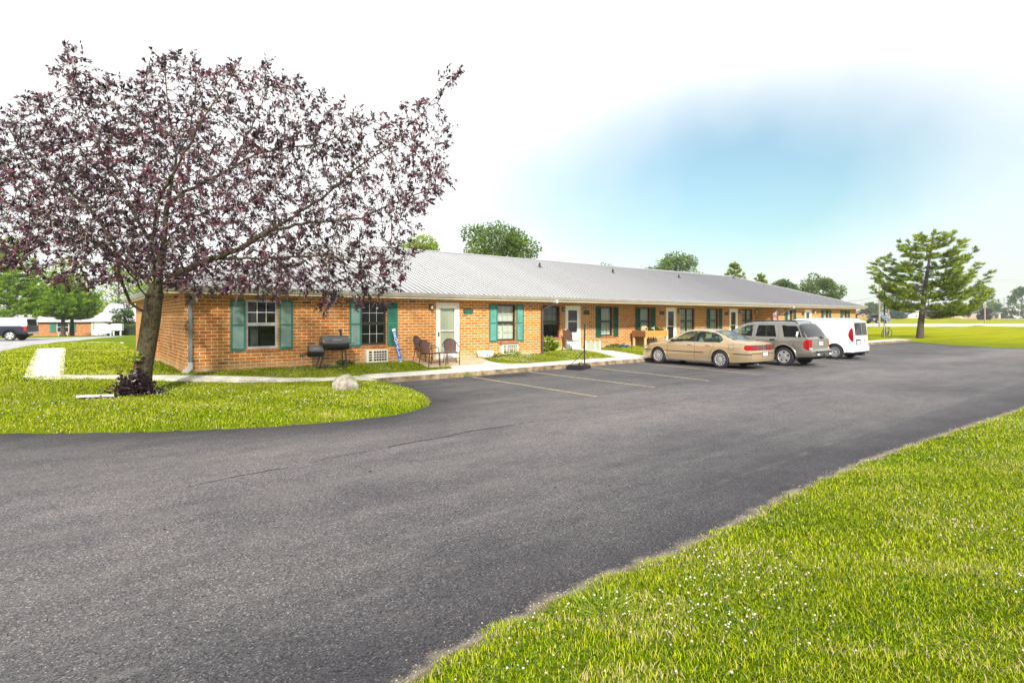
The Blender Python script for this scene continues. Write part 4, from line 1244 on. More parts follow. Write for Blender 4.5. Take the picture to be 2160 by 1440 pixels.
mb = MB(); mb.lathe([(0, 0), (.10, 0), (.105, .02), (.10, .18), (.07, .22), (.0, .22)], 16); mb.build('can_body', tub_m, jug, 40)
mb = MB(); mb.tube([(.09, 0, .05), (.2, 0, .16), (.26, 0, .27)], [.022, .015, .012], 8); mb.build('spout', tub_m, jug, 50)
mb = MB(); mb.tube([(-.07, 0, .21), (-.16, 0, .22), (-.17, 0, .12), (-.1, 0, .07)], .011, 6); mb.build('handle', tub_m, jug, 50)
fk = thing('garden_fork', 'garden hand tool with a red handle stuck upright in the planter', 'garden tool', (X0 + .6, Y0 - .1, zg(X0, Y0) + .78), .4)
mb = MB(); mb.tube([(0, 0, 0), (-.13, 0, .50)], .012, 6); mb.build('shaft', wood_d, fk)
mb = MB(); mb.tube([(-.13, 0, .5), (-.155, 0, .6)], .02, 8); mb.build('handle', pm('red_grip', (.35, .03, .03), .5), fk)

# spigot with a heap of hose, bird hook
X, Y = 22.55, 19.15
hz_ = MB()
for k in range(5):
    n = 26; r = .22 + .03 * math.sin(k * 2)
    hz_.tube([(r * math.cos(2 * math.pi * j / n + k) * 1.25, r * .8 * math.sin(2 * math.pi * j / n + k), .025 + .028 * k + .012 * math.sin(3 * j + k)) for j in range(n + 1)], .014, 6)
o = hz_.build('garden_hose', pm('blue_hose', (.03, .12, .34), .45, var=.2), None, 50, loc=(X, Y, zg(X, Y)))
tag(o, 'coiled blue garden hose lying on the ground by the brick wall', 'hose')
X, Y = 20.72, 18.75
hk = MB(); hk.tube([(0, 0, -.1), (0, 0, 1.15), (.02, 0, 1.22), (.08, 0, 1.25), (.13, 0, 1.2), (.12, 0, 1.14)], .008, 6)
o = hk.build('shepherd_hook', black_p, None, loc=(X, Y, zg(X, Y))); tag(o, 'thin black shepherd hook pole in front of the green shutter', 'plant hook')

# rock on the lawn corner and a flat stone by the tree
rock_m = pm('pale_fieldstone', (.20, .175, .14), .9, var=.35, scale=7, detail=8, col2=(.42, .385, .32), bump=.6, bscale=14)


def rock(name, label, cat, x, y, z, r, sc, seed, sub=4):
    b = bmesh.new(); bmesh.ops.create_icosphere(b, subdivisions=sub, radius=1)
    from mathutils import noise as mn
    for v in b.verts:
        p = v.co * 1.1 + Vector((seed, 0, 0)); n = v.co.normalized()
        v.co = v.co * (1 + .26 * mn.noise(p) + .10 * mn.noise(p * 2.7) + .04 * mn.noise(p * 7))
        # facets
        for nn, dd in ((Vector((.5, -.6, .62)).normalized(), .80), (Vector((-.7, -.3, .5)).normalized(), .84), (Vector((.1, .2, 1)).normalized(), .9)):
            k = v.co.dot(nn)
            if k > dd: v.co -= nn * (k - dd) * .75
        v.co = Vector((v.co.x * sc[0], v.co.y * sc[1], v.co.z * sc[2])) * r
    me = bpy.data.meshes.new(name); b.to_mesh(me); b.free(); me.materials.append(rock_m); smooth_by_angle(me, 35)
    o = bpy.data.objects.new(name, me); C.objects.link(o); o.location = (x, y, z); tag(o, label, cat); return o


rock('boulder', 'pale grey boulder on the lawn corner by the parking lot', 'rock', 5.3, 13.35, zg(5.3, 13.35) + .10, .285, (1.05, .75, 1.0), 3.1)
slab_m = pm('pale_slab', (.52, .50, .46), .85, var=.15, scale=4, bump=.3)
mb = MB(); mb.prism([(-.36, -.17), (.30, -.22), (.38, .16), (-.28, .2)], 0, .05, 'xy', Matrix.Rotation(-.10, 4, 'X') @ Matrix.Rotation(.05, 4, 'Y'))
o = mb.build('flat_stone', slab_m, None, loc=(.42, 15.35, zg(.42, 15.35) + .03)); tag(o, 'flat pale stone slab lying in the grass beside the tree trunk', 'stone slab')

# flag on a slanted staff
fl = thing('house_flag', 'stars and stripes flag hanging from a slanted staff at the wall corner', 'flag', (36.6, YW + .25, 2.1))
mb = MB(); mb.tube([(.06, .0, -.1), (-.12, -.55, .42)], .012, 8); mb.build('staff', wood_c, fl)
flag_b = pm('flag_navy', (.012, .016, .06), .8, var=.2); flag_r = pm('flag_red', (.38, .02, .035), .8, var=.2); flag_w = pm('flag_white', (.72, .70, .68), .8, var=.05)
def fpt(u, v): return (-.12 + .02 * u + .03 * math.sin(v * 9 + u * 5), -.52 + .34 * u + .04 * math.sin(u * 9), .40 - .36 * u - v * .84 - .0 * u)
mbs = {'b': MB(), 'r': MB(), 'w': MB()}
n, m = 14, 26
for i in range(n):
    for j in range(m):
        u0, u1, v0, v1 = i / n, (i + 1) / n, j / m, (j + 1) / m
        kind = 'b' if v0 < .42 and u0 < .56 else ('r' if int(u0 * 13) % 2 == 0 else 'w')
        P4 = [fpt(u0, v0), fpt(u1, v0), fpt(u1, v1), fpt(u0, v1)]; mbs[kind].quad(*P4)
cl_ = MB()
for ci, kk in enumerate('brw'): cl_.cur = ci; cl_.add(mbs[kk].v, mbs[kk].f)
cl_.build('flag_cloth', [flag_b, flag_r, flag_w], fl, 80)
mb = MB()
for i in range(5):
    for j in range(6):
        u, v = .05 + .1 * i, .03 + .066 * j; c = Vector(fpt(u, v)); nrm_ = Vector((-.012, -.004, 0))
        ps = [c + nrm_ + Vector((0, (.022 if k % 2 == 0 else .009) * math.sin(k * math.pi / 5), (.022 if k % 2 == 0 else .009) * math.cos(k * math.pi / 5))) for k in range(10)]
        mb.add(ps, [tuple(range(10))])
mb.build('flag_stars', flag_w, fl)

# ---------------- beyond the lot: lamp post, bicycle, dish
LX, LY = 55.4, 18.0
lp = thing('lamp_post', 'tall black lantern lamp post on the grass beside the pine tree', 'lamp post', (LX, LY, zg(LX, LY)))
mb = MB(); mb.lathe([(0, 0), (.13, 0), (.13, .05), (.09, .10), (.085, .75), (.055, .85), (.05, 4.05), (.07, 4.08), (.07, 4.14), (.0, 4.14)], 12); mb.build('post', black_p, lp, 40)
mb = MB(); mb.lathe([(.0, 4.80), (.02, 4.80), (.06, 4.72), (.20, 4.64), (.27, 4.55), (.27, 4.52), (0, 4.52)], 8)
for k in range(8):
    t = math.pi / 8 + k * math.pi / 4; mb.bar((.13 * math.cos(t), .13 * math.sin(t), 4.15), (.23 * math.cos(t), .23 * math.sin(t), 4.53), .02)
mb.lathe([(.0, 4.14), (.14, 4.14), (.14, 4.18), (0, 4.18)], 8); mb.build('lantern_frame', black_p, lp)
mb = MB(); mb.lathe([(.12, 4.18), (.215, 4.52)], 8, a0=math.pi / 8, a1=math.pi / 8 + 2 * math.pi); mb.build('lantern_glass', lampglass, lp)

bk = thing('bicycle', 'purple framed bicycle leaning against the black lamp post', 'bicycle', (LX - .28, LY - .22, zg(LX, LY) + .0), math.radians(43))
purple = pm('purple_frame', (.10, .05, .28), .35, var=.1, coat=.4)
lean = Matrix.Rotation(math.radians(9), 4, 'X')
def wheel_bike(cx):
    mb = MB(); n = 28
    mb.tube([(cx + .32 * math.cos(2 * math.pi * k / n), 0, .34 + .32 * math.sin(2 * math.pi * k / n)) for k in range(n + 1)], .024, 7, cap=False)
    for v in range(len(mb.v)): mb.v[v] = tuple(lean @ Vector(mb.v[v]))
    w = mb.build('wheel', black_p, bk, 50)
    mb = MB()
    for k in range(16):
        t = 2 * math.pi * k / 16; mb.bar((cx, .02 * (-1) ** k, .34), (cx + .30 * math.cos(t), 0, .34 + .30 * math.sin(t)), .004)
    mb.tube([(cx, -.05, .34), (cx, .05, .34)], .022, 8)
    for v in range(len(mb.v)): mb.v[v] = tuple(lean @ Vector(mb.v[v]))
    mb.build('spokes', steel_m, w)
wheel_bike(-.53); wheel_bike(.53)
def bpart(name, segs, r, mat):
    mb = MB()
    for s in segs: mb.tube([tuple(lean @ Vector(p)) for p in s], r, 7)
    return mb.build(name, mat, bk, 50)
bpart('frame', [[(-.10, 0, .30), (-.22, 0, .78)], [(-.10, 0, .30), (.36, 0, .74)], [(-.20, 0, .70), (.35, 0, .82)], [(-.53, .05, .34), (-.10, .03, .30)], [(-.53, .05, .34), (-.20, .02, .70)], [(.35, 0, .86), (.37, 0, .68)]], .018, purple)
bpart('fork', [[(.37, 0, .70), (.42, .05, .60), (.53, .05, .34)], [(.42, -.05, .60), (.53, -.05, .34)], [(.35, 0, .84), (.33, 0, .98)]], .014, steel_m)
bpart('handlebar', [[(.22, -.30, 1.02), (.33, -.15, 1.0), (.33, .15, 1.0), (.22, .30, 1.02)]], .014, black_p)
mb = MB(); mb.cbox(-.35, -.08, -.07, .07, .80, .86, .02, lean); mb.build('saddle', black_p, bk)
bpart('pedals', [[(-.10, -.12, .30), (-.10, .12, .30)], [(-.10, .08, .30), (-.02, .08, .17), (-.02, .16, .17)], [(-.10, -.08, .30), (-.18, -.08, .43), (-.18, -.16, .43)]], .014, black_p)

DX, DY = 53.4, 17.35
ds = thing('satellite_dish', 'blue grey satellite dish on a short pole in front of the lamp post', 'satellite dish', (DX, DY, zg(DX, DY)))
dm = pm('blue_grey_dish', (.09, .145, .21), .4, var=.08)
DM = Matrix.Translation((0, 0, 1.50)) @ Matrix.Rotation(math.radians(262), 4, 'Z') @ Matrix.Rotation(math.radians(40), 4, 'Y')
mb = MB(); mb.lathe([(.02 + .46 * k / 8, .18 * (k / 8) ** 2) for k in range(9)] + [(.49, .17), (.47, .16)], 28, M=DM @ Matrix.Diagonal((1, .88, 1, 1))); mb.build('reflector', dm, ds, 60)
mb = MB(); mb.lathe([(.478, .176), (.492, .176), (.492, .160), (.478, .160)], 28, M=DM @ Matrix.Diagonal((1, .88, 1, 1))); mb.build('rim', white_p, ds)
mb = MB(); mb.tube([(0, 0, 0), (0, 0, 1.5)], .04, 10); mb.build('pole', steel_m, ds, 40)
mb = MB(); mb.tube([tuple(DM @ Vector(p)) for p in ((.42, 0, .12), (.25, 0, .42), (.08, 0, .5))], .015, 6); mb.cbox(-.05, .1, -.05, .05, .46, .56, .01, DM); mb.build('feed_arm', steel_m, ds)
# ------------------------------------------------------------------ vehicles: a body surface swept from profiles, split into its panels
rubber_m = pm('tyre_rubber', (.014, .014, .015), .75, var=.25, scale=20)
chrome_m = pm('chrome', (.62, .62, .62), .18, metal=.9, var=.05)
well_m = pm('wheel_well_black', (.006, .006, .006), .9)
red_l = pm('red_lens', (.27, .003, .006), .3, var=.3, scale=14, spec=.3)
clear_l = pm('clear_lens', (.55, .56, .56), .12, var=.1, coat=.6)
plate_m = pm('licence_plate', (.66, .62, .66), .45, var=.12, scale=16)
trim_b = pm('black_plastic_trim', (.016, .016, .018), .5, var=.2)
seat_m = pm('grey_seat_cloth', (.20, .195, .18), .85, var=.12)
inner_m = pm('dark_cabin', (.035, .034, .032), .85)
hub_m = pm('silver_wheel_cover', (.52, .52, .53), .3, metal=.55, var=.06)
steelw_m = pm('grey_steel_wheel', (.36, .37, .38), .4, metal=.4, var=.08)
seam_m = pm('panel_gap', (.02, .018, .015), .7)
teal_glass = glass_mat('green_tint_glass', (.55, .80, .74), .8, 1.45)
dark_glass = glass_mat('smoked_glass', (.06, .07, .08), .7, 1.4)
grey_glass = glass_mat('light_smoked_glass', (.22, .22, .225), .9, 1.9)


def paint(name, col, metal=.35, rough=.32):
    m = pm(name, col, rough, metal=metal, var=.035, scale=1.3, coat=.7); return m


def inpoly(x, z, P):
    c = False; n = len(P)
    for i in range(n):
        x0, z0 = P[i]; x1, z1 = P[(i + 1) % n]
        if (z0 > z) != (z1 > z) and x < (x1 - x0) * (z - z0) / (z1 - z0) + x0: c = not c
    return c


def smooth_interp(pts, xs, w):
    X = np.array([p[0] for p in pts]); Z = np.array([p[1] for p in pts])
    xx = np.linspace(X[0] - .6, X[-1] + .6, 1600); zz = np.interp(xx, X, Z)
    k = max(1, int(w / (xx[1] - xx[0])))
    zz = np.convolve(np.pad(zz, (k, k), 'edge'), np.ones(k) / k, 'same')[k:-k]
    zz = np.convolve(np.pad(zz, (k, k), 'edge'), np.ones(k) / k, 'same')[k:-k]
    return np.interp(xs, xx, zz)


class Car:
    def __init__(s, root, sp):
        s.root, s.sp = root, sp
        L, ds = sp['L'], sp.get('ds', .02)
        xs = set(np.round(np.arange(0, L + 1e-6, ds), 4)) | {L} | set(sp.get('xkeys', []))
        s.xs = np.array(sorted(xs)); 
        s.zt = smooth_interp(sp['top'], s.xs, sp.get('sm', .10)); s.zb = smooth_interp(sp['bot'], s.xs, .06)
        s.W = smooth_interp(sp['plan'], s.xs, .10); s.r = np.interp(s.xs, [p[0] for p in sp['rad']], [p[1] for p in sp['rad']])
        s.sd = np.array(sp['side']); s.p = sp.get('p', 2.6)
        zmax = (s.zt - s.r).max(); zr = set(np.round(np.arange(s.zb.min(), zmax, ds), 4)) | {round(float(zmax), 4)} | set(sp.get('zkeys', []))
        s.zr = np.array(sorted(z for z in zr if s.zb.min() <= z <= zmax + 1e-6)); s.nc = 16
        s.parts = {}
        s.grid()

    def w(s, i, z): return s.W[i] * np.interp(z, s.sd[:, 0], s.sd[:, 1])

    def deform(s, x, y, z):
        sp = s.sp; L = sp['L']; W = s.W.max()
        tr = float(sstep(L - .55, L, x)); tf = float(sstep(.6, 0, x)) if False else float(1 - sstep(0, .6, x))
        xo = x + tr * (float(np.interp(z, *sp['roff'])) - sp.get('rbulge', .1) * (abs(y) / W) ** 2.2)
        xo += tf * (float(np.interp(z, *sp['foff'])) + sp.get('fbulge', .14) * (abs(y) / W) ** 2.2)
        return (xo, y, z)

    def y_at(s, x, z):
        i = int(np.argmin(abs(s.xs - x))); return float(s.w(i, z))

    def surf(s, x, z, sgn=1, off=0.0):
        y = s.y_at(x, z) + off; return s.deform(x, sgn * y, z)

    def put(s, key, pts):
        s.parts.setdefault(key, []).append(pts)

    def grid(s):
        sp = s.sp; n = len(s.xs); ns = len(s.zr); rule = sp['rule']; cap = np.linspace(0, math.pi / 2, s.nc + 1)[1:]
        Y = np.zeros((n, ns + s.nc)); Z = np.zeros_like(Y)
        for i in range(n):
            zc = s.zt[i] - s.r[i]; z = np.clip(s.zr, s.zb[i], max(zc, s.zb[i] + .01)); Z[i, :ns] = z; Y[i, :ns] = s.w(i, z)
            y0 = s.w(i, max(zc, s.zb[i] + .01))
            Y[i, ns:] = y0 * np.cos(cap) ** (2 / s.p); Z[i, ns:] = zc + s.r[i] * np.sin(cap) ** (2 / s.p)
            Y[i, -1] = 0
        s.Y, s.Z = Y, Z
        arch = sp['arches']; ar = sp['arch_r']

        def emit(tag, q):
            a = Vector(q[0]); 
            nrm = (Vector(q[2]) - Vector(q[0])).cross(Vector(q[3]) - Vector(q[1]))
            if nrm.length < 2e-6: return
            cx, cy, cz = [sum(p[k] for p in q) / 4 for k in range(3)]
            if tag == 'side' and any((cx - ax_) ** 2 + (cz - az) ** 2 < ar * ar for ax_, az in arch): return
            for sgn in (1, -1):
                key = rule(tag, cx, cy, cz, sgn)
                if key is None: continue
                pts = [s.deform(p[0], p[1] * sgn, p[2]) for p in q]
                s.put(key, pts if sgn > 0 else pts[::-1])
        for i in range(n - 1):
            for j in range(ns + s.nc - 1):
                q = [(s.xs[i], Y[i, j], Z[i, j]), (s.xs[i + 1], Y[i + 1, j], Z[i + 1, j]), (s.xs[i + 1], Y[i + 1, j + 1], Z[i + 1, j + 1]), (s.xs[i], Y[i, j + 1], Z[i, j + 1])]
                emit('side' if j < ns - 1 else 'cap', q)
        m = int(2 * s.W.max() / .03) // 2
        for i, tag in ((0, 'front'), (n - 1, 'rear')):
            for j in range(ns + s.nc - 1):
                for c in range(m):
                    f0, f1 = c / m, (c + 1) / m; x = s.xs[i]
                    q = [(x, Y[i, j] * f0, Z[i, j]), (x, Y[i, j] * f1, Z[i, j]), (x, Y[i, j + 1] * f1, Z[i, j + 1]), (x, Y[i, j + 1] * f0, Z[i, j + 1])]
                    emit(tag, q[::-1] if tag == 'rear' else q)

    def build(s, mats):
        """mats: key -> (object name, material, parent key or None)"""
        s.obj = {}
        order = [k for k in mats if mats[k][2] is None] + [k for k in mats if mats[k][2] is not None]
        for k in order:
            if k not in s.parts: continue
            nm, m, par = mats[k]
            vs, fs = [], []; seen = {}
            for q in s.parts[k]:
                f = []
                for p in q:
                    kk = (round(p[0], 4), round(p[1], 4), round(p[2], 4))
                    if kk not in seen: seen[kk] = len(vs); vs.append(p)
                    v = seen[kk]
                    if v not in f: f.append(v)
                if len(f) >= 3: fs.append(f)
            me = bpy.data.meshes.new(nm); me.from_pydata(vs, [], fs); me.materials.append(m)
            smooth_by_angle(me, 32)
            o = bpy.data.objects.new(nm, me); C.objects.link(o); o.parent = s.obj[par] if par else s.root; s.obj[k] = o
        return s.obj

    def seam(s, paths, r=.006, name='panel_gap', mat=None, sides=(-1, 1), parent=None):
        mb = MB()
        for path in paths:
            for sg in sides:
                pts = []
                for (a, b) in zip(path, path[1:]):
                    k = max(2, int(math.hypot(b[0] - a[0], b[1] - a[1]) / .06))
                    for j in range(k): pts.append((a[0] + (b[0] - a[0]) * j / k, a[1] + (b[1] - a[1]) * j / k))
                pts.append(path[-1])
                mb.tube([s.surf(x, z, sg, .0005) for x, z in pts], r, 5)
        return mb.build(name, mat or seam_m, parent or s.root, 60)

    def running_gear(s, wheel_fn, track, wr, ww, well=True):
        sp = s.sp; mb = MB(); L = sp['L']
        (xf, zf_), (xb, zb_) = sp['arches']
        z0 = sp['belly']
        mb.box(.25, L - .25, -track + ww + .03, track - ww - .03, z0, z0 + .28)
        mb.box(xf + wr + .06, xb - wr - .06, -track - .06, track + .06, z0 + .02, z0 + .30)
        mb.build('underbody', well_m, s.root)
        mb = MB()
        for x, z in sp['arches']:
            for sg in (-1, 1):
                yo = s.y_at(x, z + .2) - .02
                M = Matrix.Translation((x, 0, z)); mb = MB()
                mb.lathe([(sp['arch_r'] + .006, sg * yo), (sp['arch_r'] + .006, sg * (yo - .36)), (.02, sg * (yo - .36))], 20, axis='y', M=M, a0=-.35, a1=math.pi + .35)
                mb.build('wheel_well', well_m, s.root, 40)
        for x, z in sp['arches']:
            for sg in (-1, 1):
                pts = []; mb = MB()
                for k in range(25):
                    t = -.25 + (math.pi + .5) * k / 24; px, pz = x + sp['arch_r'] * math.cos(t), z + sp['arch_r'] * math.sin(t)
                    if pz < s.zb.min() + .01: continue
                    pts.append(s.surf(px, pz, sg, -.004))
                mb.tube(pts, .013, 6); mb.build('arch_lip', sp['lip'], s.root, 60)
        for x, _ in sp['arches']:
            for sg in (-1, 1): wheel_fn((x, sg * track, wr), sg, s.root)


def make_wheel(wr, ww, rim_r, style, cover):
    """builder of one wheel; the outer face looks to -y for sg = -1"""
    def fn(loc, sg, root):
        R = Matrix.Identity(4) if sg < 0 else Matrix.Rotation(math.pi, 4, 'Z')
        mb = MB(); h = ww / 2
        mb.lathe([(rim_r - .01, -h + .02), (rim_r + .012, -h + .003), (wr - .035, -h + .0), (wr - .010, -h + .028), (wr, -h + .06), (wr, h - .06), (wr - .01, h - .028), (wr - .035, h), (rim_r, h - .02)], 40, axis='y', M=R)
        t = mb.build('wheel', rubber_m, root, 35, loc=loc)
        mb = MB(); mb.lathe([(rim_r + .008, -h + .004), (rim_r - .012, -h + .0), (rim_r - .022, -h + .02), (rim_r - .03, -h + .10)], 36, axis='y', M=R)
        mb.lathe([(0, -h + .055), (rim_r - .028, -h + .065)], 30, axis='y', M=R) if style == 'steel' else None
        if style == 'spoke10':
            for k in range(10):
                a = 2 * math.pi * k / 10
                q = Matrix.Rotation(a, 4, 'Y')
                mb.prism([(.05, -.013), (rim_r - .02, -.027), (rim_r - .02, .027), (.05, .013)], -h + .008, -h + .03, 'xz', R @ q)
            mb.lathe([(0, -h + .0), (.055, -h + .002), (.075, -h + .012), (.075, -h + .03)], 20, axis='y', M=R)
        elif style == 'spoke5':
            for k in range(5):
                q = Matrix.Rotation(2 * math.pi * k / 5 + .3, 4, 'Y')
                mb.prism([(.05, -.055), (rim_r - .02, -.075), (rim_r - .02, .075), (.05, .055)], -h + .012, -h + .04, 'xz', R @ q)
            mb.lathe([(0, -h + .0), (.07, -h + .004), (.085, -h + .03)], 20, axis='y', M=R)
        else:
            mb.lathe([(rim_r * .55, -h + .045), (rim_r * .62, -h + .028), (rim_r * .74, -h + .03), (rim_r * .86, -h + .06)], 30, axis='y', M=R)
            mb.lathe([(0, -h + .02), (.05, -h + .022), (.07, -h + .06)], 18, axis='y', M=R)
        mb.build('rim', cover, t, 30)
        mb = MB()
        if style != 'steel': mb.lathe([(0, -h + .06), (rim_r - .025, -h + .06)], 30, axis='y', M=R)
        else:
            for k in range(14):
                a = 2 * math.pi * k / 14; mb.lathe([(0, -h + .026), (.013, -h + .026)], 8, axis='y', M=R @ Matrix.Translation((rim_r * .68 * math.cos(a), 0, rim_r * .68 * math.sin(a))))
        for k in range(5):
            a = 2 * math.pi * k / 5; mb.lathe([(0, -h - .002), (.009, -h + .0)], 6, axis='y', M=R @ Matrix.Translation((.045 * math.cos(a), 0, .045 * math.sin(a))))
        mb.build('brake_recess', well_m, t)
        return t
    return fn


def seats(root, rows, zf_, mat=None):
    for x in rows:
        for y in (-.37, .37):
            mb = MB(); M = Matrix.Translation((x, y, zf_))
            mb.cbox(-.28, .22, -.24, .24, 0, .16, .05, M)
            mb.cbox(-.07, .07, -.23, .23, 0, .58, .05, M @ Matrix.Translation((.24, 0, .1)) @ Matrix.Rotation(.25, 4, 'Y'))
            mb.cbox(-.05, .05, -.13, .13, .61, .80, .04, M @ Matrix.Translation((.24, 0, .1)) @ Matrix.Rotation(.25, 4, 'Y'))
            mb.build('seat', mat or seat_m, root, 50)


# ---------------------------------------------------------------- tan sedan
tan = paint('gold_tan_paint', (.50, .375, .23), .55, .27)
sed = thing('parked_sedan', 'gold tan four door sedan parked nose to the sidewalk, nearest of the cars', 'car', (19.98, 15.38, .0), math.radians(-90), 'vehicles in the parking bays')
P_front = [(1.66, .965), (2.22, 1.295), (2.42, 1.335), (2.60, 1.35), (2.66, .975)]
P_rear = [(2.76, .975), (2.70, 1.353), (3.10, 1.345), (3.42, 1.30), (3.46, .985)]
P_quar = [(3.50, .99), (3.47, 1.285), (3.62, 1.235), (3.80, 1.11), (3.80, 1.05), (3.72, .995)]
P_dlo = [(1.60, .945), (2.18, 1.31), (2.42, 1.362), (2.70, 1.378), (3.15, 1.37), (3.50, 1.31), (3.72, 1.22), (3.86, 1.10), (3.86, 1.03), (3.76, .965)]
D1 = [(1.45, .30), (1.45, .96), (1.62, .96), (2.1, 1.34), (2.70, 1.40), (2.72, .30)]
D2 = [(2.72, .30), (2.70, 1.40), (3.2, 1.39), (3.50, 1.31), (3.52, .80), (3.38, .55), (3.32, .30)]


def sed_rule(tag, x, y, z, sg):
    S = 'L' if sg < 0 else 'R'
    if tag == 'side':
        for k, P in (('wf', P_front), ('wr', P_rear), ('wq', P_quar)):
            if inpoly(x, z, P): return k + S
        if inpoly(x, z, P_dlo) : return 'wtrim' + S
        if x > 4.80 + .10 * abs((z - .80) / .1) ** 2 and .70 < z < .895: return 'tail' + S
        if x < .30 and .60 < z < .73: return 'head' + S
        if .545 < z < .578 and (x < 3.1 or x > 4.3): return 'strip'
        if z < .27 and 1.4 < x < 3.4: return 'rocker'
        if inpoly(x, z, D1): return 'd1' + S
        if inpoly(x, z, D2): return 'd2' + S
        return 'body'
    if tag == 'cap':
        yw = .80 - .02
        if 1.36 < x < 2.13 and y < .62 + .0: return 'wind'
        if 1.33 < x < 2.17 and y < .65: return 'wtrim2'
        if 3.46 < x < 4.16 and y < .62 - (x - 3.46) * -.03: return 'back'
        if 3.42 < x < 4.20 and y < .65: return 'wtrim2'
        return 'body'
    if tag == 'rear':
        if .70 < z < .895 and y < .93:
            for yc in (.62, .37):
                if (y - yc) ** 2 + (z - .80) ** 2 < .078 ** 2: return 'tail' + S
            if y > .72: return 'tail' + S
            return 'tpanel'
        if y < .165 and .50 < z < .63: return 'plate'
        if y < .235 and .46 < z < .665: return 'recess'
        if .575 < z < .605 and y > .24: return 'strip'
        return 'body'
    if tag == 'front':
        if .60 < z < .73 and y > .45: return 'head' + S
        if .60 < z < .70 and y < .36: return 'grille'
        if .30 < z < .40 and y < .5: return 'grille'
        if .545 < z < .578: return 'strip'
        return 'body'


spec = dict(L=5.06, ds=.02, top=[(0, .70), (.06, .76), (.45, .87), (1.0, .945), (1.36, .985), (1.75, 1.20), (2.14, 1.395), (2.45, 1.45), (2.8, 1.462), (3.15, 1.445), (3.46, 1.395), (3.85, 1.225), (4.18, 1.075), (4.5, 1.055), (4.92, 1.03), (5.06, .985)],
            bot=[(0, .26), (.4, .20), (1.4, .20), (3.4, .20), (4.4, .24), (5.06, .30)], plan=[(0, .72), (.12, .80), (.45, .885), (1.0, .92), (2.5, .928), (4.0, .92), (4.6, .90), (4.95, .85), (5.06, .80)],
            rad=[(0, .10), (.6, .14), (1.3, .12), (1.5, .055), (2.1, .06), (2.4, .085), (3.3, .085), (3.6, .055), (4.1, .07), (4.4, .13), (5.06, .09)],
            side=[(.15, .93), (.25, .965), (.45, .995), (.62, 1.0), (.80, .985), (.96, .945), (1.10, .875), (1.25, .795), (1.40, .715), (1.5, .67)], p=2.7, sm=.09,
            xkeys=[1.45, 2.72, 4.80], zkeys=[.545, .578, .70, .895, .965, .985, .30, .50, .63], arches=[(.98, .33), (3.79, .33)], arch_r=.385, rule=sed_rule, belly=.17, lip=tan,
            roff=([0, .30, .40, .66, .70, .72, 1.1], [-.06, .0, .02, .02, -.01, -.065, -.10]), foff=([0, .3, .5, .6, .8], [.05, 0, 0, .03, .08]))
car = Car(sed, spec)
car.build({'body': ('body', tan, None), 'd1L': ('door', tan, None), 'd1R': ('door', tan, None), 'd2L': ('door', tan, None), 'd2R': ('door', tan, None),
           'wfL': ('side_window', teal_glass, None), 'wfR': ('side_window', teal_glass, None), 'wrL': ('side_window', teal_glass, None), 'wrR': ('side_window', teal_glass, None), 'wqL': ('quarter_window', teal_glass, None), 'wqR': ('quarter_window', teal_glass, None),
           'wtrimL': ('window_trim', trim_b, None), 'wtrimR': ('window_trim', trim_b, None), 'wtrim2': ('windshield_trim', trim_b, None), 'wind': ('windshield', teal_glass, None), 'back': ('rear_window', teal_glass, None),
           'tailL': ('taillight', red_l, None), 'tailR': ('taillight', red_l, None), 'tpanel': ('tail_panel', pm('dark_red_panel', (.035, .006, .008), .2, coat=.6), None), 'headL': ('headlight', clear_l, None), 'headR': ('headlight', clear_l, None),
           'strip': ('rub_strip', trim_b, None), 'rocker': ('rocker_panel', pm('grey_rocker', (.17, .17, .18), .5), None), 'plate': ('licence_plate', plate_m, None), 'recess': ('plate_recess', pm('tan_recess', (.16, .10, .055), .5), None), 'grille': ('grille', trim_b, None)})
car.seam([[(1.45, .28), (1.45, .78), (1.50, .93)], [(2.72, .28), (2.70, .97)], [(3.31, .30), (3.38, .55), (3.52, .80), (3.49, .97)]], .005)
car.seam([[(4.13, .72), (4.13, .90), (4.34, .90), (4.34, .72), (4.13, .72)]], .005, 'fuel_door', sides=(-1,))
for k, sg in (('L', -1), ('R', 1)):
    for nm, x in (('d1', 2.50), ('d2', 3.30)):
        mb = MB(); p = Vector(car.surf(x, .845, sg, .0)); mb.tube([p + Vector((-.11, 0, 0)), p + Vector((-.09, sg * .022, .003)), p + Vector((.09, sg * .022, .003)), p + Vector((.11, 0, 0))], .018, 8)
        mb.build('handle', tan, car.obj[nm + k], 60)
    mb = MB(); p = Vector(car.surf(1.70, .99, sg, .07)); mb.lathe([(0, -.07), (.06, -.05), (.08, .0), (.075, .03), (0, .03)], 12, axis='x', M=Matrix.Translation(p) @ Matrix.Diagonal((1, 1.25, .85, 1)))
    mb.bar(p, Vector(car.surf(1.70, .96, sg, -.01)), .03); mb.build('side_mirror', trim_b, sed, 50)
car.running_gear(make_wheel(.332, .225, .215, 'spoke10', hub_m), .80, .332, .225)
mb = MB(); mb.box(1.3, 4.2, -.78, .78, .46, .48); mb.cbox(1.25, 1.75, -.74, .74, .70, .93, .05); mb.box(3.75, 4.15, -.7, .7, .86, .96); mb.build('cabin_floor', inner_m, sed)
seats(sed, (2.35,), .40); seats(sed, (3.05,), .30)
mb = MB(); M = Matrix.Translation((1.95, -.37, .88)) @ Matrix.Rotation(math.radians(-68), 4, 'Y')
mb.tube([tuple(M @ Vector((.18 * math.cos(2 * math.pi * k / 20), .18 * math.sin(2 * math.pi * k / 20), 0))) for k in range(21)], .014, 6); mb.tube([tuple(M @ Vector((-.17, 0, 0))), tuple(M @ Vector((.17, 0, 0)))], .012, 6)
mb.build('steering_wheel', trim_b, sed, 60)
mb = MB()
xr = 5.06 - .075
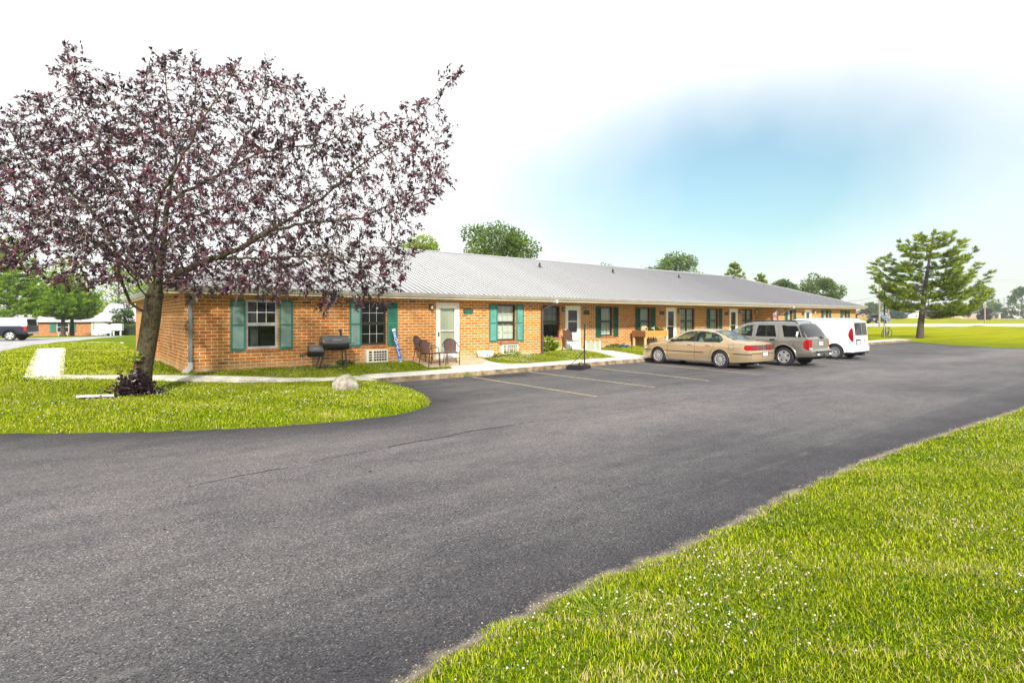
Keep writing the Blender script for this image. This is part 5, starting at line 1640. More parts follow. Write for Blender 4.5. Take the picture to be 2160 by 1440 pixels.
ps = [(-.035, .045), (-.01, .05), (.02, .03), (.03, .0), (.012, -.02), (.0, -.055), (-.012, -.02), (-.028, -.0)]
mb.prism([(y, .80 + z) for y, z in ps], xr + .002, xr + .012, 'yz'); mb.build('emblem', chrome_m, sed)
mb = MB(); mb.tube([(4.55, -.34, .19), (4.95, -.36, .20), (5.0, -.36, .20)], .03, 8); mb.build('tailpipe', steel_m, sed)
mb = MB(); mb.tube([car.deform(4.9, -.62 + .155 * k, .99 + .028 * (1 - (k / 4 - 1) ** 2)) for k in range(9)], .014, 6); mb.build('trunk_edge', tan, sed, 60)

# ---------------------------------------------------------------- pewter SUV
pew = paint('pewter_paint', (.25, .235, .205), .65, .25)
pew_d = paint('pewter_cladding', (.12, .115, .105), .4, .4)
suv = thing('parked_suv', 'pewter grey SUV with roof rails parked between the tan sedan and white van', 'car', (22.86, 14.40, 0), math.radians(-90), 'vehicles in the parking bays')
Q1 = [(1.62, 1.14), (2.02, 1.48), (2.20, 1.57), (2.50, 1.605), (2.50, 1.14)]
Q2 = [(2.66, 1.14), (2.70, 1.61), (3.36, 1.605), (3.52, 1.14)]
Q3 = [(3.66, 1.595), (3.82, 1.14), (4.50, 1.14), (4.26, 1.56), (4.2, 1.58)]
QD = [(4.30, 1.56), (4.56, 1.14), (4.80, 1.14), (4.50, 1.50), (4.40, 1.58)]


def suv_rule(tag, x, y, z, sg):
    S = 'L' if sg < 0 else 'R'
    if tag == 'side':
        for k, P in (('wf', Q1), ('wr', Q2), ('wq', Q3)):
            if inpoly(x, z, P): return k + S
        if inpoly(x, z, QD): return 'wback'
        if x > 4.61 + .13 * ((z - .86) / .2) ** 2 and .66 < z < 1.06: return 'tail' + S
        if x < .28 and .68 < z < .86: return 'head' + S
        if z < .47: return 'clad'
        if inpoly(x, z, [(1.42, .4), (1.42, 1.14), (2.0, 1.55), (2.58, 1.65), (2.58, .4)]): return 'd1' + S
        if inpoly(x, z, [(2.58, .4), (2.58, 1.65), (3.55, 1.65), (3.60, 1.1), (3.42, .8), (3.36, .4)]): return 'd2' + S
        return 'body'
    if tag == 'cap':
        if 1.33 < x < 1.99 and y < .68: return 'wind'
        if 4.34 < x < 4.79 and y < .80: return 'wback'
        if 2.0 < x < 2.0: return 'body'
        return 'body'
    if tag == 'rear':
        if .66 < z < 1.06 and y > .68: return 'clear' if .68 < z < .74 and y < .86 else 'tail' + S
        if y < .17 and .83 < z < .965: return 'plate'
        if y < .27 and .79 < z < 1.0: return 'recess'
        if z > 1.12 and y < .8: return 'wback'
        if z < .60: return 'bumper'
        return 'gate'
    if tag == 'front':
        if .68 < z < .86 and y > .45: return 'head' + S
        if .68 < z < .86 and y < .45: return 'grille'
        if z < .47: return 'clad'
        return 'body'


spec = dict(L=4.86, ds=.02, top=[(0, .92), (.1, .99), (.5, 1.09), (1.0, 1.14), (1.32, 1.17), (1.65, 1.42), (2.0, 1.645), (2.3, 1.715), (2.8, 1.745), (3.6, 1.745), (4.1, 1.725), (4.33, 1.68), (4.55, 1.46), (4.78, 1.15), (4.86, 1.08)],
            bot=[(0, .36), (.5, .34), (1.4, .34), (3.4, .34), (4.3, .36), (4.86, .40)], plan=[(0, .78), (.15, .86), (.5, .925), (1.2, .94), (3.0, .945), (4.2, .935), (4.6, .91), (4.86, .88)],
            rad=[(0, .12), (1.2, .12), (1.5, .06), (2.0, .07), (2.4, .10), (4.0, .10), (4.4, .08), (4.86, .05)], side=[(.3, .96), (.5, .995), (.8, 1.0), (1.0, .985), (1.14, .955), (1.3, .90), (1.5, .825), (1.62, .77), (1.75, .70)], p=2.9, sm=.09,
            xkeys=[1.42, 2.58, 4.66], zkeys=[.47, .60, .66, 1.06, 1.14, 1.12, .83, .965], arches=[(.95, .375), (3.82, .375)], arch_r=.45, rule=suv_rule, belly=.27, lip=pew,
            roff=([0, .38, .42, .58, .63, .70, 1.1, 1.8], [-.05, .0, .06, .07, .04, -.02, -.04, -.06]), foff=([0, .4, .6, .9, 1.0], [.05, 0, 0, .03, .07]), rbulge=.09)
car = Car(suv, spec)
car.build({'body': ('body', pew, None), 'd1L': ('door', pew, None), 'd1R': ('door', pew, None), 'd2L': ('door', pew, None), 'd2R': ('door', pew, None), 'gate': ('liftgate', pew, None), 'clad': ('lower_cladding', pew_d, None), 'bumper': ('rear_bumper', pew_d, None),
           'wfL': ('side_window', teal_glass, None), 'wfR': ('side_window', teal_glass, None), 'wrL': ('side_window', dark_glass, None), 'wrR': ('side_window', dark_glass, None), 'wqL': ('quarter_window', dark_glass, None), 'wqR': ('quarter_window', dark_glass, None),
           'wind': ('windshield', teal_glass, None), 'wback': ('rear_window', grey_glass, None), 'tailL': ('taillight', red_l, None), 'tailR': ('taillight', red_l, None), 'clear': ('reversing_light', clear_l, None), 'headL': ('headlight', clear_l, None), 'headR': ('headlight', clear_l, None),
           'plate': ('licence_plate', plate_m, None), 'recess': ('plate_recess', pew_d, None), 'grille': ('grille', trim_b, None)})
car.seam([[(1.42, .42), (1.42, 1.10)], [(2.58, .42), (2.58, 1.66)], [(3.36, .44), (3.42, .82), (3.60, 1.1), (3.56, 1.6)], [(3.08, 1.15), (3.06, 1.6)]], .006)
fu = [(4.12 + .10 * math.cos(2 * math.pi * k / 16), .90 + .10 * math.sin(2 * math.pi * k / 16)) for k in range(17)]
car.seam([fu], .006, 'fuel_door', sides=(-1,))
for k, sg in (('L', -1), ('R', 1)):
    for nm, x in (('d1', 2.38), ('d2', 3.36)):
        mb = MB(); p = Vector(car.surf(x, 1.02, sg, .004)); mb.cbox(-.11, .11, -.018, .018, -.035, .035, .015, Matrix.Translation(p)); mb.build('handle', trim_b, car.obj[nm + k])
    mb = MB(); p = Vector(car.surf(1.70, 1.18, sg, .11)); mb.cbox(-.05, .07, -.11, .11, -.07, .08, .03, Matrix.Translation(p)); mb.build('side_mirror', trim_b, suv, 40)
    mb = MB(); yr = .60; mb.tube([(2.05, sg * yr, 1.66), (2.15, sg * yr, 1.735), (2.5, sg * yr, 1.765), (3.8, sg * yr, 1.765), (4.12, sg * yr, 1.745), (4.22, sg * yr, 1.66)], .02, 7); mb.build('roof_rail', trim_b, suv, 50)
    for (xa, za) in spec['arches']:
        mb = MB()
        pts = [car.surf(xa + .475 * math.cos(t), za + .475 * math.sin(t), sg, .012) for t in [.12 + (math.pi - .24) * j / 20 for j in range(21)]]; mb.tube(pts, .034, 8)
        mb.build('fender_flare', pew, suv, 60)
for x in (2.75, 3.7):
    mb = MB(); mb.tube([(x, -.6, 1.765), (x, -.3, 1.785), (x, .3, 1.785), (x, .6, 1.765)], .014, 6); mb.build('roof_bar', trim_b, suv, 50)
mb = MB(); mb.tube([(4.80, .02, 1.14), (4.86, .0, 1.16), (4.86, -.34, 1.15)], .012, 6); mb.cbox(-.05, .05, -.09, .09, -.03, .03, .01, Matrix.Translation((4.84, .02, 1.12))); mb.build('rear_wiper', trim_b, suv, 50)
mb = MB(); mb.box(4.80, 4.97, -.62, .62, .585, .612); mb.build('bumper_step', trim_b, suv)
mb = MB(); mb.box(4.6, 4.98, -.045, .045, .34, .42); mb.tube([(4.95, 0, .42), (4.95, 0, .50)], .026, 8); mb.cbox(4.3, 4.7, -.55, .55, .30, .40, .02); mb.build('tow_hitch', well_m, suv)
mb = MB(); 
for y0 in (-.60, .42): mb.cbox(4.94, 4.965, y0, y0 + .18, .45, .52, .01)
mb.build('bumper_reflector', clear_l, suv)
car.running_gear(make_wheel(.368, .245, .235, 'spoke5', hub_m), .81, .368, .245)
mb = MB(); mb.box(1.3, 4.5, -.80, .80, .60, .62); mb.cbox(1.25, 1.75, -.78, .78, .80, 1.12, .05); mb.build('cabin_floor', inner_m, suv)
seats(suv, (2.3, 3.2), .66, inner_m)
mb = MB()
for dx, dz, r in ((0, .06, .045), (.01, 0, .04), (-.01, -.05, .035), (.02, -.10, .02)):
    p = car.surf(4.30 + dx, 1.27 + dz, -1, .002); mb.lathe([(0, -.001), (r, -.001), (r, .001)], 10, axis='y', M=Matrix.Translation(p) @ Matrix.Rotation(-.42, 4, 'X'))
mb.build('window_sticker', white_p, suv)

# ---------------------------------------------------------------- white van
vw = paint('white_van_paint', (.74, .755, .76), .0, .35)
van = thing('parked_van', 'white panel van with red upright tail lamps parked beyond the pewter SUV', 'van', (28.36, 14.82, 0), math.radians(-90), 'vehicles in the parking bays')


def van_rule(tag, x, y, z, sg):
    S = 'L' if sg < 0 else 'R'
    if tag == 'side':
        if inpoly(x, z, [(1.15, 1.12), (1.62, 1.55), (1.80, 1.62), (2.20, 1.65), (2.20, 1.08)]): return 'wf' + S
        if x > 4.53 - .0 + .16 * ((z - 1.12) / .30) ** 2 and .80 < z < 1.42: return 'tail' + S
        if x < .40 and .72 < z < .92: return 'head' + S
        if z < .33: return 'bump'
        if inpoly(x, z, [(1.05, .35), (1.05, 1.05), (1.7, 1.66), (2.28, 1.7), (2.28, .35)]): return 'd1' + S
        return 'body'
    if tag == 'cap':
        if .85 < x < 1.66 and y < .70: return 'wind'
        return 'body'
    if tag == 'rear':
        if 1.10 < z < 1.66 and .05 < y < .66: return 'wback' + S
        if z < .36: return 'bump'
        if sg < 0:
            if .22 < y < .55 and .70 < z < .84: return 'plate'
            if .16 < y < .62 and .66 < z < .92: return 'recess'
        if y > .79 and .80 < z < 1.42: return 'tail' + S
        return 'rd' + S if z > .58 and y < .76 else 'body'
    if tag == 'front':
        if .72 < z < .92 and y > .4: return 'head' + S
        if .45 < z < .70: return 'grille'
        return 'body'


spec = dict(L=4.74, ds=.022, top=[(0, .86), (.1, .96), (.5, 1.07), (.85, 1.14), (1.3, 1.50), (1.68, 1.76), (2.1, 1.855), (2.8, 1.88), (4.2, 1.875), (4.5, 1.85), (4.64, 1.80), (4.74, 1.74)],
            bot=[(0, .28), (.5, .24), (3.4, .24), (4.74, .30)], plan=[(0, .72), (.15, .80), (.5, .88), (1.2, .91), (3.5, .915), (4.4, .905), (4.74, .86)],
            rad=[(0, .12), (.8, .12), (1.1, .07), (1.7, .10), (2.1, .15), (4.2, .16), (4.74, .14)], side=[(.2, .95), (.4, .99), (.8, 1.0), (1.1, .99), (1.4, .955), (1.7, .90), (1.9, .86)], p=2.7, sm=.10,
            xkeys=[1.05, 2.28], zkeys=[.33, .36, .58, 1.10, 1.66, .80, .70, .84], arches=[(.90, .33), (3.91, .33)], arch_r=.40, rule=van_rule, belly=.22, lip=vw,
            roff=([0, .30, .38, .58, .62, 1.1, 1.7, 1.9], [-.04, .02, .05, .05, .0, -.02, -.09, -.12]), foff=([0, .4, .7, 1.0], [.04, 0, .02, .06]), rbulge=.08)
car = Car(van, spec)
van_glass = glass_mat('van_rear_glass', (.34, .37, .36), .8, 1.5)
car.build({'body': ('body', vw, None), 'd1L': ('door', vw, None), 'd1R': ('door', vw, None), 'rdL': ('rear_door', vw, None), 'rdR': ('rear_door', vw, None), 'bump': ('lower_bumper', trim_b, None),
           'wfL': ('side_window', dark_glass, None), 'wfR': ('side_window', dark_glass, None), 'wind': ('windshield', teal_glass, None), 'wbackL': ('rear_window', van_glass, None), 'wbackR': ('rear_window', van_glass, None),
           'tailL': ('taillight', red_l, None), 'tailR': ('taillight', red_l, None), 'headL': ('headlight', clear_l, None), 'headR': ('headlight', clear_l, None), 'plate': ('licence_plate', plate_m, None), 'recess': ('plate_recess', trim_b, None), 'grille': ('grille', trim_b, None)})
car.seam([[(2.28, .36), (2.28, 1.68)], [(2.4, 1.60), (4.1, 1.585), (4.3, 1.56)], [(3.2, 1.02), (4.2, 1.0)], [(1.05, .36), (1.05, 1.0)]], .006, mat=pm('van_panel_gap', (.30, .31, .31), .6))
def rearpt(y, z, off=.003):
    p = car.deform(4.74, y, z); return Vector((p[0] + off, p[1], p[2]))
mb = MB()
for y in (0.0,): mb.tube([rearpt(y, .60 + .05 * k) for k in range(23)], .007, 5)
mb.tube([rearpt(-.72 + .09 * k, .60) for k in range(17)], .006, 5)
for sg in (-1, 1):
    mb.tube([rearpt(sg * y, z) for y, z in ((.05, 1.10), (.35, 1.10), (.66, 1.10), (.66, 1.4), (.64, 1.66), (.35, 1.66), (.05, 1.66), (.05, 1.4), (.05, 1.10))], .010, 5)
mb.tube([rearpt(-.45 + .1 * k, .43) for k in range(10)], .006, 5)
mb.build('rear_door_gap', trim_b, van, 60)
for sg in (-1, 1):
    mb = MB(); p = rearpt(sg * .50, .50, .0); mb.lathe([(0, -.0), (.018, .0), (.018, -.01)], 10, axis='x', M=Matrix.Translation(p)); mb.build('parking_sensor', trim_b, van)
M = Matrix.Translation(rearpt(.22, .80, .004)) @ Matrix(((0, 0, 1, 0), (1, 0, 0, 0), (0, 1, 0, 0), (0, 0, 0, 1)))
text_mesh('fleet_number', '35', .26, trim_b, van, M, .001)
mb = MB(); mb.cbox(4.2, 4.68, .15, .5, .16, .27, .03); mb.tube([(4.5, -.5, .22), (4.76, -.52, .22)], .03, 8); mb.build('exhaust', well_m, van)
for k, sg in (('L', -1), ('R', 1)):
    mb = MB(); p = Vector(car.surf(2.12, 1.0, sg, .005)); mb.cbox(-.1, .1, -.018, .018, -.03, .03, .012, Matrix.Translation(p)); mb.build('handle', trim_b, car.obj['d1' + k])
    mb = MB(); p = Vector(car.surf(1.35, 1.18, sg, .10)); mb.cbox(-.05, .07, -.10, .10, -.10, .12, .03, Matrix.Translation(p)); mb.build('side_mirror', trim_b, van, 40)
car.running_gear(make_wheel(.325, .205, .205, 'steel', steelw_m), .80, .325, .205)
mb = MB(); mb.box(.9, 4.5, -.80, .80, .55, .57); mb.box(2.35, 2.38, -.78, -.2, .57, 1.2); mb.cbox(.9, 1.3, -.74, .74, .7, 1.05, .05); mb.build('cabin_floor', inner_m, van)
seats(van, (1.95,), .62, inner_m)
mb = MB()
for (x, y, z0, z1, w) in ((3.9, -.45, .57, 1.35, .25), (4.1, -.15, .57, 1.15, .16), (3.7, .35, .57, 1.5, .2)): mb.cbox(x - w, x + w, y - w * .7, y + w * .7, z0, z1, .03)
mb.build('cargo', pm('grey_cargo', (.32, .34, .32), .8, var=.5, scale=7), van)

# ---------------------------------------------------------------- pickups in the distance
navy = pm('navy_paint', (.006, .009, .024), .3, var=.05, spec=.35)
capm = paint('silver_cap_paint', (.50, .52, .55), .3, .3)
capw = pm('cap_window_silver', (.36, .38, .42), .2)
blk_paint = pm('black_paint', (.007, .007, .008), .3, var=.05, spec=.35)


def pickup(root, body_m, cap):
    top = [(0, .98), (.1, 1.08), (.6, 1.16), (1.35, 1.22), (1.75, 1.55), (2.1, 1.84), (2.4, 1.90), (3.3, 1.89)]
    top += [(3.42, 1.92), (5.5, 1.92), (5.72, 1.86), (5.80, 1.80)] if cap else [(3.40, 1.80), (3.52, 1.22), (3.6, 1.20), (5.7, 1.20), (5.8, 1.18)]

    def rule(tag, x, y, z, sg):
        S = 'L' if sg < 0 else 'R'
        if tag == 'side':
            if inpoly(x, z, [(1.80, 1.27), (2.15, 1.68), (2.6, 1.74), (3.22, 1.72), (3.25, 1.27)]): return 'wf' + S
            if cap and z > 1.24 and x > 3.36: return 'capside' if not (3.7 < x < 5.2 and 1.42 < z < 1.72) else 'capwin' + S
            if x > 5.62 and .80 < z < 1.16: return 'tail' + S
            if z < .56 : return 'low'
            if 1.55 < x < 3.36 and z < 1.75: return 'd' + S
            return 'body'
        if tag == 'cap':
            if 1.38 < x < 2.05 and y < .72: return 'wind'
            if cap and x > 3.36: return 'capside'
            return 'body'
        if tag == 'rear':
            if cap and z > 1.24: return 'capshade' if y < .72 and z < 1.74 else 'capside'  # dark face stands in for the shade inside the open cap
            if y > .74 and .80 < z < 1.16: return 'tail' + S
            if z < .68: return 'bump'
            return 'gate'
        if tag == 'front':
            if .78 < z < 1.0: return 'head' + S if y > .5 else 'grille'
            if z < .62: return 'bump'
            return 'body'
    sp = dict(L=5.80, ds=.05, top=top, bot=[(0, .50), (5.8, .52)], plan=[(0, .86), (.2, .95), (.8, 1.0), (5.4, 1.0), (5.8, .97)], rad=[(0, .12), (1.3, .12), (1.6, .07), (2.3, .12), (3.3, .10), (3.6, .06 if not cap else .12), (5.8, .06 if not cap else .10)],
              side=[(.4, .97), (.7, 1.0), (1.1, .99), (1.25, .965), (1.5, .89), (1.75, .80), (1.95, .72)], p=3, sm=.08, arches=[(1.0, .42), (4.65, .42)], arch_r=.50, rule=rule, belly=.38, lip=body_m,
              roff=([0, .5, .66, .72, 1.2, 1.3, 1.9], [0, .10, .10, 0, 0, -.03, -.12]), foff=([0, .5, .9, 1.1], [0, 0, .03, .08]), rbulge=.03, zkeys=[.56, .68, .80, 1.16, 1.24])
    car = Car(root, sp)
    car.build({'body': ('body', body_m, None), 'dL': ('door', body_m, None), 'dR': ('door', body_m, None), 'low': ('lower_body', body_m, None), 'gate': ('tailgate', body_m, None), 'wfL': ('side_window', dark_glass, None), 'wfR': ('side_window', dark_glass, None), 'wind': ('windshield', dark_glass, None),
               'capside': ('truck_cap', capm, None), 'capwinL': ('cap_window', capw, None), 'capwinR': ('cap_window', capw, None), 'capshade': ('cap_opening_shade', room_m, None), 'tailL': ('taillight', red_l, None), 'tailR': ('taillight', red_l, None), 'headL': ('headlight', clear_l, None), 'headR': ('headlight', clear_l, None), 'grille': ('grille', trim_b, None), 'bump': ('bumper', chrome_m, None)})
    car.running_gear(make_wheel(.40, .26, .26, 'spoke5', hub_m), .86, .40, .26)
    return car


px, py = -2.55, 61.1
pk1 = thing('pickup_truck', 'dark navy pickup with silver bed cap parked by the evergreens, cut by the frame', 'pickup', (px, py, 0), math.radians(-21))
pickup(pk1, navy, True)
for ch in pk1.children: ch.location.x -= 5.8      # root sits under the tail
mb = MB(); mb.box(-.32, .48, -.74, .74, 1.79, 1.815); mb.build('open_hatch', capm, pk1)
d0, l0 = 114.0, (1836 - 1080) / 1176 * 114.0
qx, qy = CF * d0 + SF * l0, SF * d0 - CF * l0
pk2 = thing('pickup_truck', 'small black pickup on the far road left of the lamp post', 'pickup', (qx, qy, zg(qx, qy) + .02), math.atan2(qy, qx) - .45)
pickup(pk2, blk_paint, False)
# ------------------------------------------------------------------ trees
def leaf_mat(name, stops, rough=.5, transl=.25, spec=.4):
    m, t, b = new_mat(name); L = t.links
    at = t.nodes.new('ShaderNodeAttribute'); at.attribute_name = 'shade'
    r = t.nodes.new('ShaderNodeValToRGB')
    while len(r.color_ramp.elements) < len(stops): r.color_ramp.elements.new(.5)
    for e, (p, k) in zip(r.color_ramp.elements, stops): e.position = p; e.color = (*k, 1)
    L.new(at.outputs['Fac'], r.inputs[0]); L.new(r.outputs[0], b.inputs['Base Color'])
    b.inputs['Roughness'].default_value = rough; b.inputs['Specular IOR Level'].default_value = spec
    tr = t.nodes.new('ShaderNodeBsdfTranslucent'); L.new(r.outputs[0], tr.inputs[0])
    mx = t.nodes.new('ShaderNodeMixShader'); mx.inputs[0].default_value = transl
    o = [n for n in t.nodes if n.type == 'OUTPUT_MATERIAL'][0]
    L.new(b.outputs[0], mx.inputs[1]); L.new(tr.outputs[0], mx.inputs[2]); L.new(mx.outputs[0], o.inputs['Surface'])
    return m


bark_m = pm('mossy_grey_bark', (.022, .017, .009), .9, var=.5, scale=22, bump=1.0, bscale=40, stretch=(1, 1, .6), col2=(.092, .073, .028), detail=8)
bark_d = pm('dark_bark', (.055, .045, .036), .9, var=.4, scale=5, bump=.6, bscale=18)


def frusta(P, Q, ra, rb, n):
    """unconnected tapered tubes from arrays of end points and radii"""
    d = Q - P; ln = np.linalg.norm(d, axis=1, keepdims=True); d = d / np.maximum(ln, 1e-9)
    ref = np.where(np.abs(d[:, 2:3]) > .9, np.array([[1., 0, 0]]), np.array([[0, 0, 1.]]))
    a = np.cross(d, ref); a /= np.maximum(np.linalg.norm(a, axis=1, keepdims=True), 1e-9); b = np.cross(d, a)
    m = len(P); V = np.zeros((m, 2 * n, 3))
    for k in range(n):
        t = 2 * math.pi * k / n; o = a * math.cos(t) + b * math.sin(t)
        V[:, k] = P - d * ra[:, None] * .25 + o * ra[:, None]; V[:, n + k] = Q + d * rb[:, None] * .25 + o * rb[:, None]
    base = (np.arange(m) * 2 * n)[:, None, None]
    F = np.array([[k, (k + 1) % n, n + (k + 1) % n, n + k] for k in range(n)])[None]
    return V.reshape(-1, 3), (base + F).reshape(-1, 4)


def leaves(P, D, size, width, rgen, droop=.2, fold=.25):
    """folded diamond leaves: P base points, D directions"""
    m = len(P)
    D = D + rgen.normal(0, .45, (m, 3)); D[:, 2] -= droop; D /= np.linalg.norm(D, axis=1, keepdims=True)
    R = rgen.normal(0, 1, (m, 3)); S = np.cross(D, R); S /= np.maximum(np.linalg.norm(S, axis=1, keepdims=True), 1e-9)
    N = np.cross(S, D)
    L = size * rgen.uniform(.65, 1.2, (m, 1)); Wd = L * width
    V = np.stack([P, P + D * L * .45 + S * Wd * .5 + N * Wd * fold, P + D * L, P + D * L * .45 - S * Wd * .5 + N * Wd * fold], 1)
    return V.reshape(-1, 3), np.arange(m * 4).reshape(-1, 4)


TREE_D = 13.02; MPP = TREE_D / 1176.0
T0 = np.array([1.24, 15.56]); T0z = zg(*T0) - .05


def cam2world(u, v, f):
    """a point of the purple tree from its measured bearing and its depth behind the trunk, relative to the trunk's foot"""
    d = TREE_D + f; l = (u - 1080) / 1176.0 * d; z = CAM_H - (v - 669.2) / 1176.0 * d
    return np.array([CF * d + SF * l - T0[0], SF * d - CF * l - T0[1], z - T0z])


LIMBS = [
    [(296, 838, 0), (303, 770, 0), (314, 705, 0), (322, 650, 0)],
    [(322, 650, 0), (332, 590, 0), (345, 520, .2), (352, 450, .3), (362, 390, .3), (372, 330, .4), (360, 270, .6), (352, 190, .7), (345, 125, .7)],
    [(372, 330, .4), (400, 280, .2), (412, 200, 0), (410, 125, -.1)],
    [(325, 620, 0), (370, 580, -.3), (440, 548, -.7), (500, 528, -1.0), (560, 490, -1.2), (620, 455, -1.3), (690, 410, -1.4), (745, 360, -1.4), (820, 310, -1.5), (880, 250, -1.6), (930, 195, -1.6), (966, 150, -1.6)],
    [(352, 430, .3), (420, 390, .6), (480, 360, .9), (540, 325, 1.2), (610, 310, 1.4), (680, 305, 1.6), (760, 250, 1.7)],
    [(312, 665, 0), (275, 640, -.2), (255, 590, -.4), (240, 520, -.8), (200, 450, -1.2), (130, 390, -1.6), (60, 340, -1.8), (10, 260, -1.8)],
    [(340, 545, .2), (300, 480, .5), (250, 390, .9), (210, 310, 1.1), (175, 220, 1.3), (142, 110, 1.4)],
    [(345, 520, .2), (380, 470, 1.2), (450, 440, 2.0), (560, 420, 2.4)],
    [(330, 600, 0), (320, 520, -1.0), (330, 430, -2.0), (380, 340, -2.6), (430, 250, -2.8), (500, 150, -2.6)],
    [(325, 610, .1), (250, 540, 1.0), (150, 480, 2.0), (40, 440, 2.5)],
    [(440, 548, -.7), (560, 545, -1.0), (680, 540, -1.1), (780, 555, -1.2)],
    [(322, 640, 0), (260, 560, -1.2), (170, 480, -2.2), (60, 440, -2.8)],
    [(560, 490, -1.2), (650, 470, -.6), (760, 460, -.2), (850, 420, .1), (930, 390, .2)],
    [(480, 360, .9), (530, 270, .6), (560, 200, .5), (560, 140, .5)],
]
OUT = [(-70, 520), (-90, 300), (-10, 245), (60, 205), (100, 190), (125, 100), (160, 95), (185, 165), (240, 180), (300, 150), (345, 112), (410, 115), (430, 165), (480, 150), (505, 122), (530, 165), (560, 128), (590, 165), (640, 165), (690, 215), (750, 240), (815, 250), (860, 215),
       (930, 180), (965, 145), (975, 160), (930, 220), (960, 270), (940, 330), (955, 395), (900, 440), (890, 500), (870, 560), (860, 615), (800, 650), (740, 640), (690, 650), (640, 625), (560, 628), (470, 612), (400, 622), (340, 600), (270, 590), (200, 605), (120, 590), (50, 585), (-30, 570)]


def plum_tree():
    rg = np.random.default_rng(5)
    nodes, par = [], []
    def addn(p, q): nodes.append(np.array(p, float)); par.append(q); return len(nodes) - 1
    index = {}
    for li, limb in enumerate(LIMBS):
        prev = None
        pts = [cam2world(*p) for p in limb]
        if li == 0: prev = addn(pts[0], -1)
        else:
            A = np.array(nodes); prev = int(np.argmin(((A - pts[0]) ** 2).sum(1)))
        for p, q in zip(pts, pts[1:]):
            k = max(1, int(np.linalg.norm(q - p) / .15))
            for j in range(1, k + 1):
                t = j / k; w = rg.normal(0, .012, 3) if li else 0
                prev = addn(p + (q - p) * t + w, prev)
    # attraction points through the crown's volume
    pts = []
    while len(pts) < 6200:
        u, v = rg.uniform(-95, 980), rg.uniform(90, 655)
        if not inpoly(u, v, OUT): continue
        q = math.hypot((u - 400) / (500 if u < 400 else 585), (v - 410) / 330)
        fm = 3.4 * math.sqrt(max(0, 1 - min(q, 1) ** 2)) + .35
        f = rg.uniform(-fm, fm)
        p = cam2world(u, v, f); wx_, wy_, wz_ = p[0] + T0[0], p[1] + T0[1], p[2] + T0z
        if wz_ < 2.15: continue
        if wy_ > EY - .25 and wz_ < max(2.95, EZ + SLOPE * (wy_ - EY) + .25): continue
        # the crown is thinner towards its upper right
        if rg.random() > .55 + .45 * min(1, max(0, (900 - u) / 500)): continue
        if v < 250 and rg.random() < .25: continue
        pts.append(p)
    A = np.array(pts); alive = np.ones(len(A), bool)
    nd = np.full(len(A), 1e9); ni = np.zeros(len(A), int)
    N = np.array(nodes)
    for s in range(0, len(N), 200):
        dd = np.linalg.norm(A[:, None] - N[None, s:s + 200], axis=2); k = dd.argmin(1); m = dd[np.arange(len(A)), k]
        up = m < nd; nd[up] = m[up]; ni[up] = s + k[up]
    step, kill, infl = .13, .21, 2.2
    for it in range(70):
        act = alive & (nd < infl)
        if not act.any(): break
        ids = np.unique(ni[act]); dirv = np.zeros((len(nodes), 3))
        vec = A[act] - np.array(nodes)[ni[act]]; vec /= np.maximum(np.linalg.norm(vec, axis=1, keepdims=True), 1e-9)
        np.add.at(dirv, ni[act], vec)
        new = []; fresh = []; NA = np.array(nodes)
        for i in ids:
            d = dirv[i]; n = np.linalg.norm(d)
            if n < .05: d = rg.normal(0, 1, 3); n = np.linalg.norm(d)
            d = d / n + rg.normal(0, .16, 3); d /= np.linalg.norm(d)
            if par[i] >= 0:
                pd = nodes[i] - nodes[par[i]]; pd = pd / max(np.linalg.norm(pd), 1e-9); d = d * .75 + pd * .35; d /= np.linalg.norm(d)
            cand = nodes[i] + d * step
            if ((NA - cand) ** 2).sum(1).min() < .06 ** 2 or (fresh and ((np.array(fresh) - cand) ** 2).sum(1).min() < .06 ** 2): continue
            fresh.append(cand); new.append(addn(cand, int(i)))
        if not new: break
        NN = np.array([nodes[k] for k in new])
        for s in range(0, len(NN), 300):
            dd = np.linalg.norm(A[:, None] - NN[None, s:s + 300], axis=2); k = dd.argmin(1); m = dd[np.arange(len(A)), k]
            up = m < nd; nd[up] = m[up]; ni[up] = np.array(new)[s + k[up]]
        alive &= nd > kill
    N = np.array(nodes); par_ = np.array(par); n = len(N)
    rad = np.zeros(n); kids = np.zeros(n, int)
    for i in range(n - 1, 0, -1):
        if kids[i] == 0: rad[i] = .0034
        else: rad[i] = rad[i] ** (1 / 2.35)
        kids[par_[i]] += 1; rad[par_[i]] += rad[i] ** 2.35
    rad[0] = rad[0] ** (1 / 2.35)
    big = rad.max(); rad = np.where(rad < .012, rad, .012 + (.195 - .012) * np.clip((rad - .012) / (big - .012), 0, 1) ** 1.5)
    # root flare
    hz = N[:, 2]; trunk = (rad > .16) & (hz < .6); rad = np.where(trunk, rad * (1 + .35 * np.clip(.5 - hz, 0, 1) ** 1.5 / .35), rad)
    root = thing('purple_leaf_tree', 'large purple leaved tree with mossy forked trunk on the front lawn', 'tree', (T0[0], T0[1], T0z))
    i = np.arange(1, n); P, Q, ra, rb = N[par_[i]], N[i], rad[par_[i]], rad[i]
    ra = np.minimum(ra, rb * 1.6 + .004)
    big_ = rb > .035
    heir = {}
    for q in range(1, n):
        p_ = par_[q]
        if p_ not in heir or rad[q] > rad[heir[p_]]: heir[p_] = q
    tb = MB()
    for q in range(n):
        if rad[q] < .016 or (q and heir.get(par_[q]) == q): continue
        chain = [q] if q == 0 else [par_[q], q]
        while chain[-1] in heir and rad[heir[chain[-1]]] >= .016: chain.append(heir[chain[-1]])
        rr = [min(rad[c_], rad[chain[1]] * 1.25) if (j == 0 and q) else rad[c_] for j, c_ in enumerate(chain)]
        if len(chain) > 1: tb.tube([N[c_] for c_ in chain], rr, 14 if max(rr) > .08 else 7)
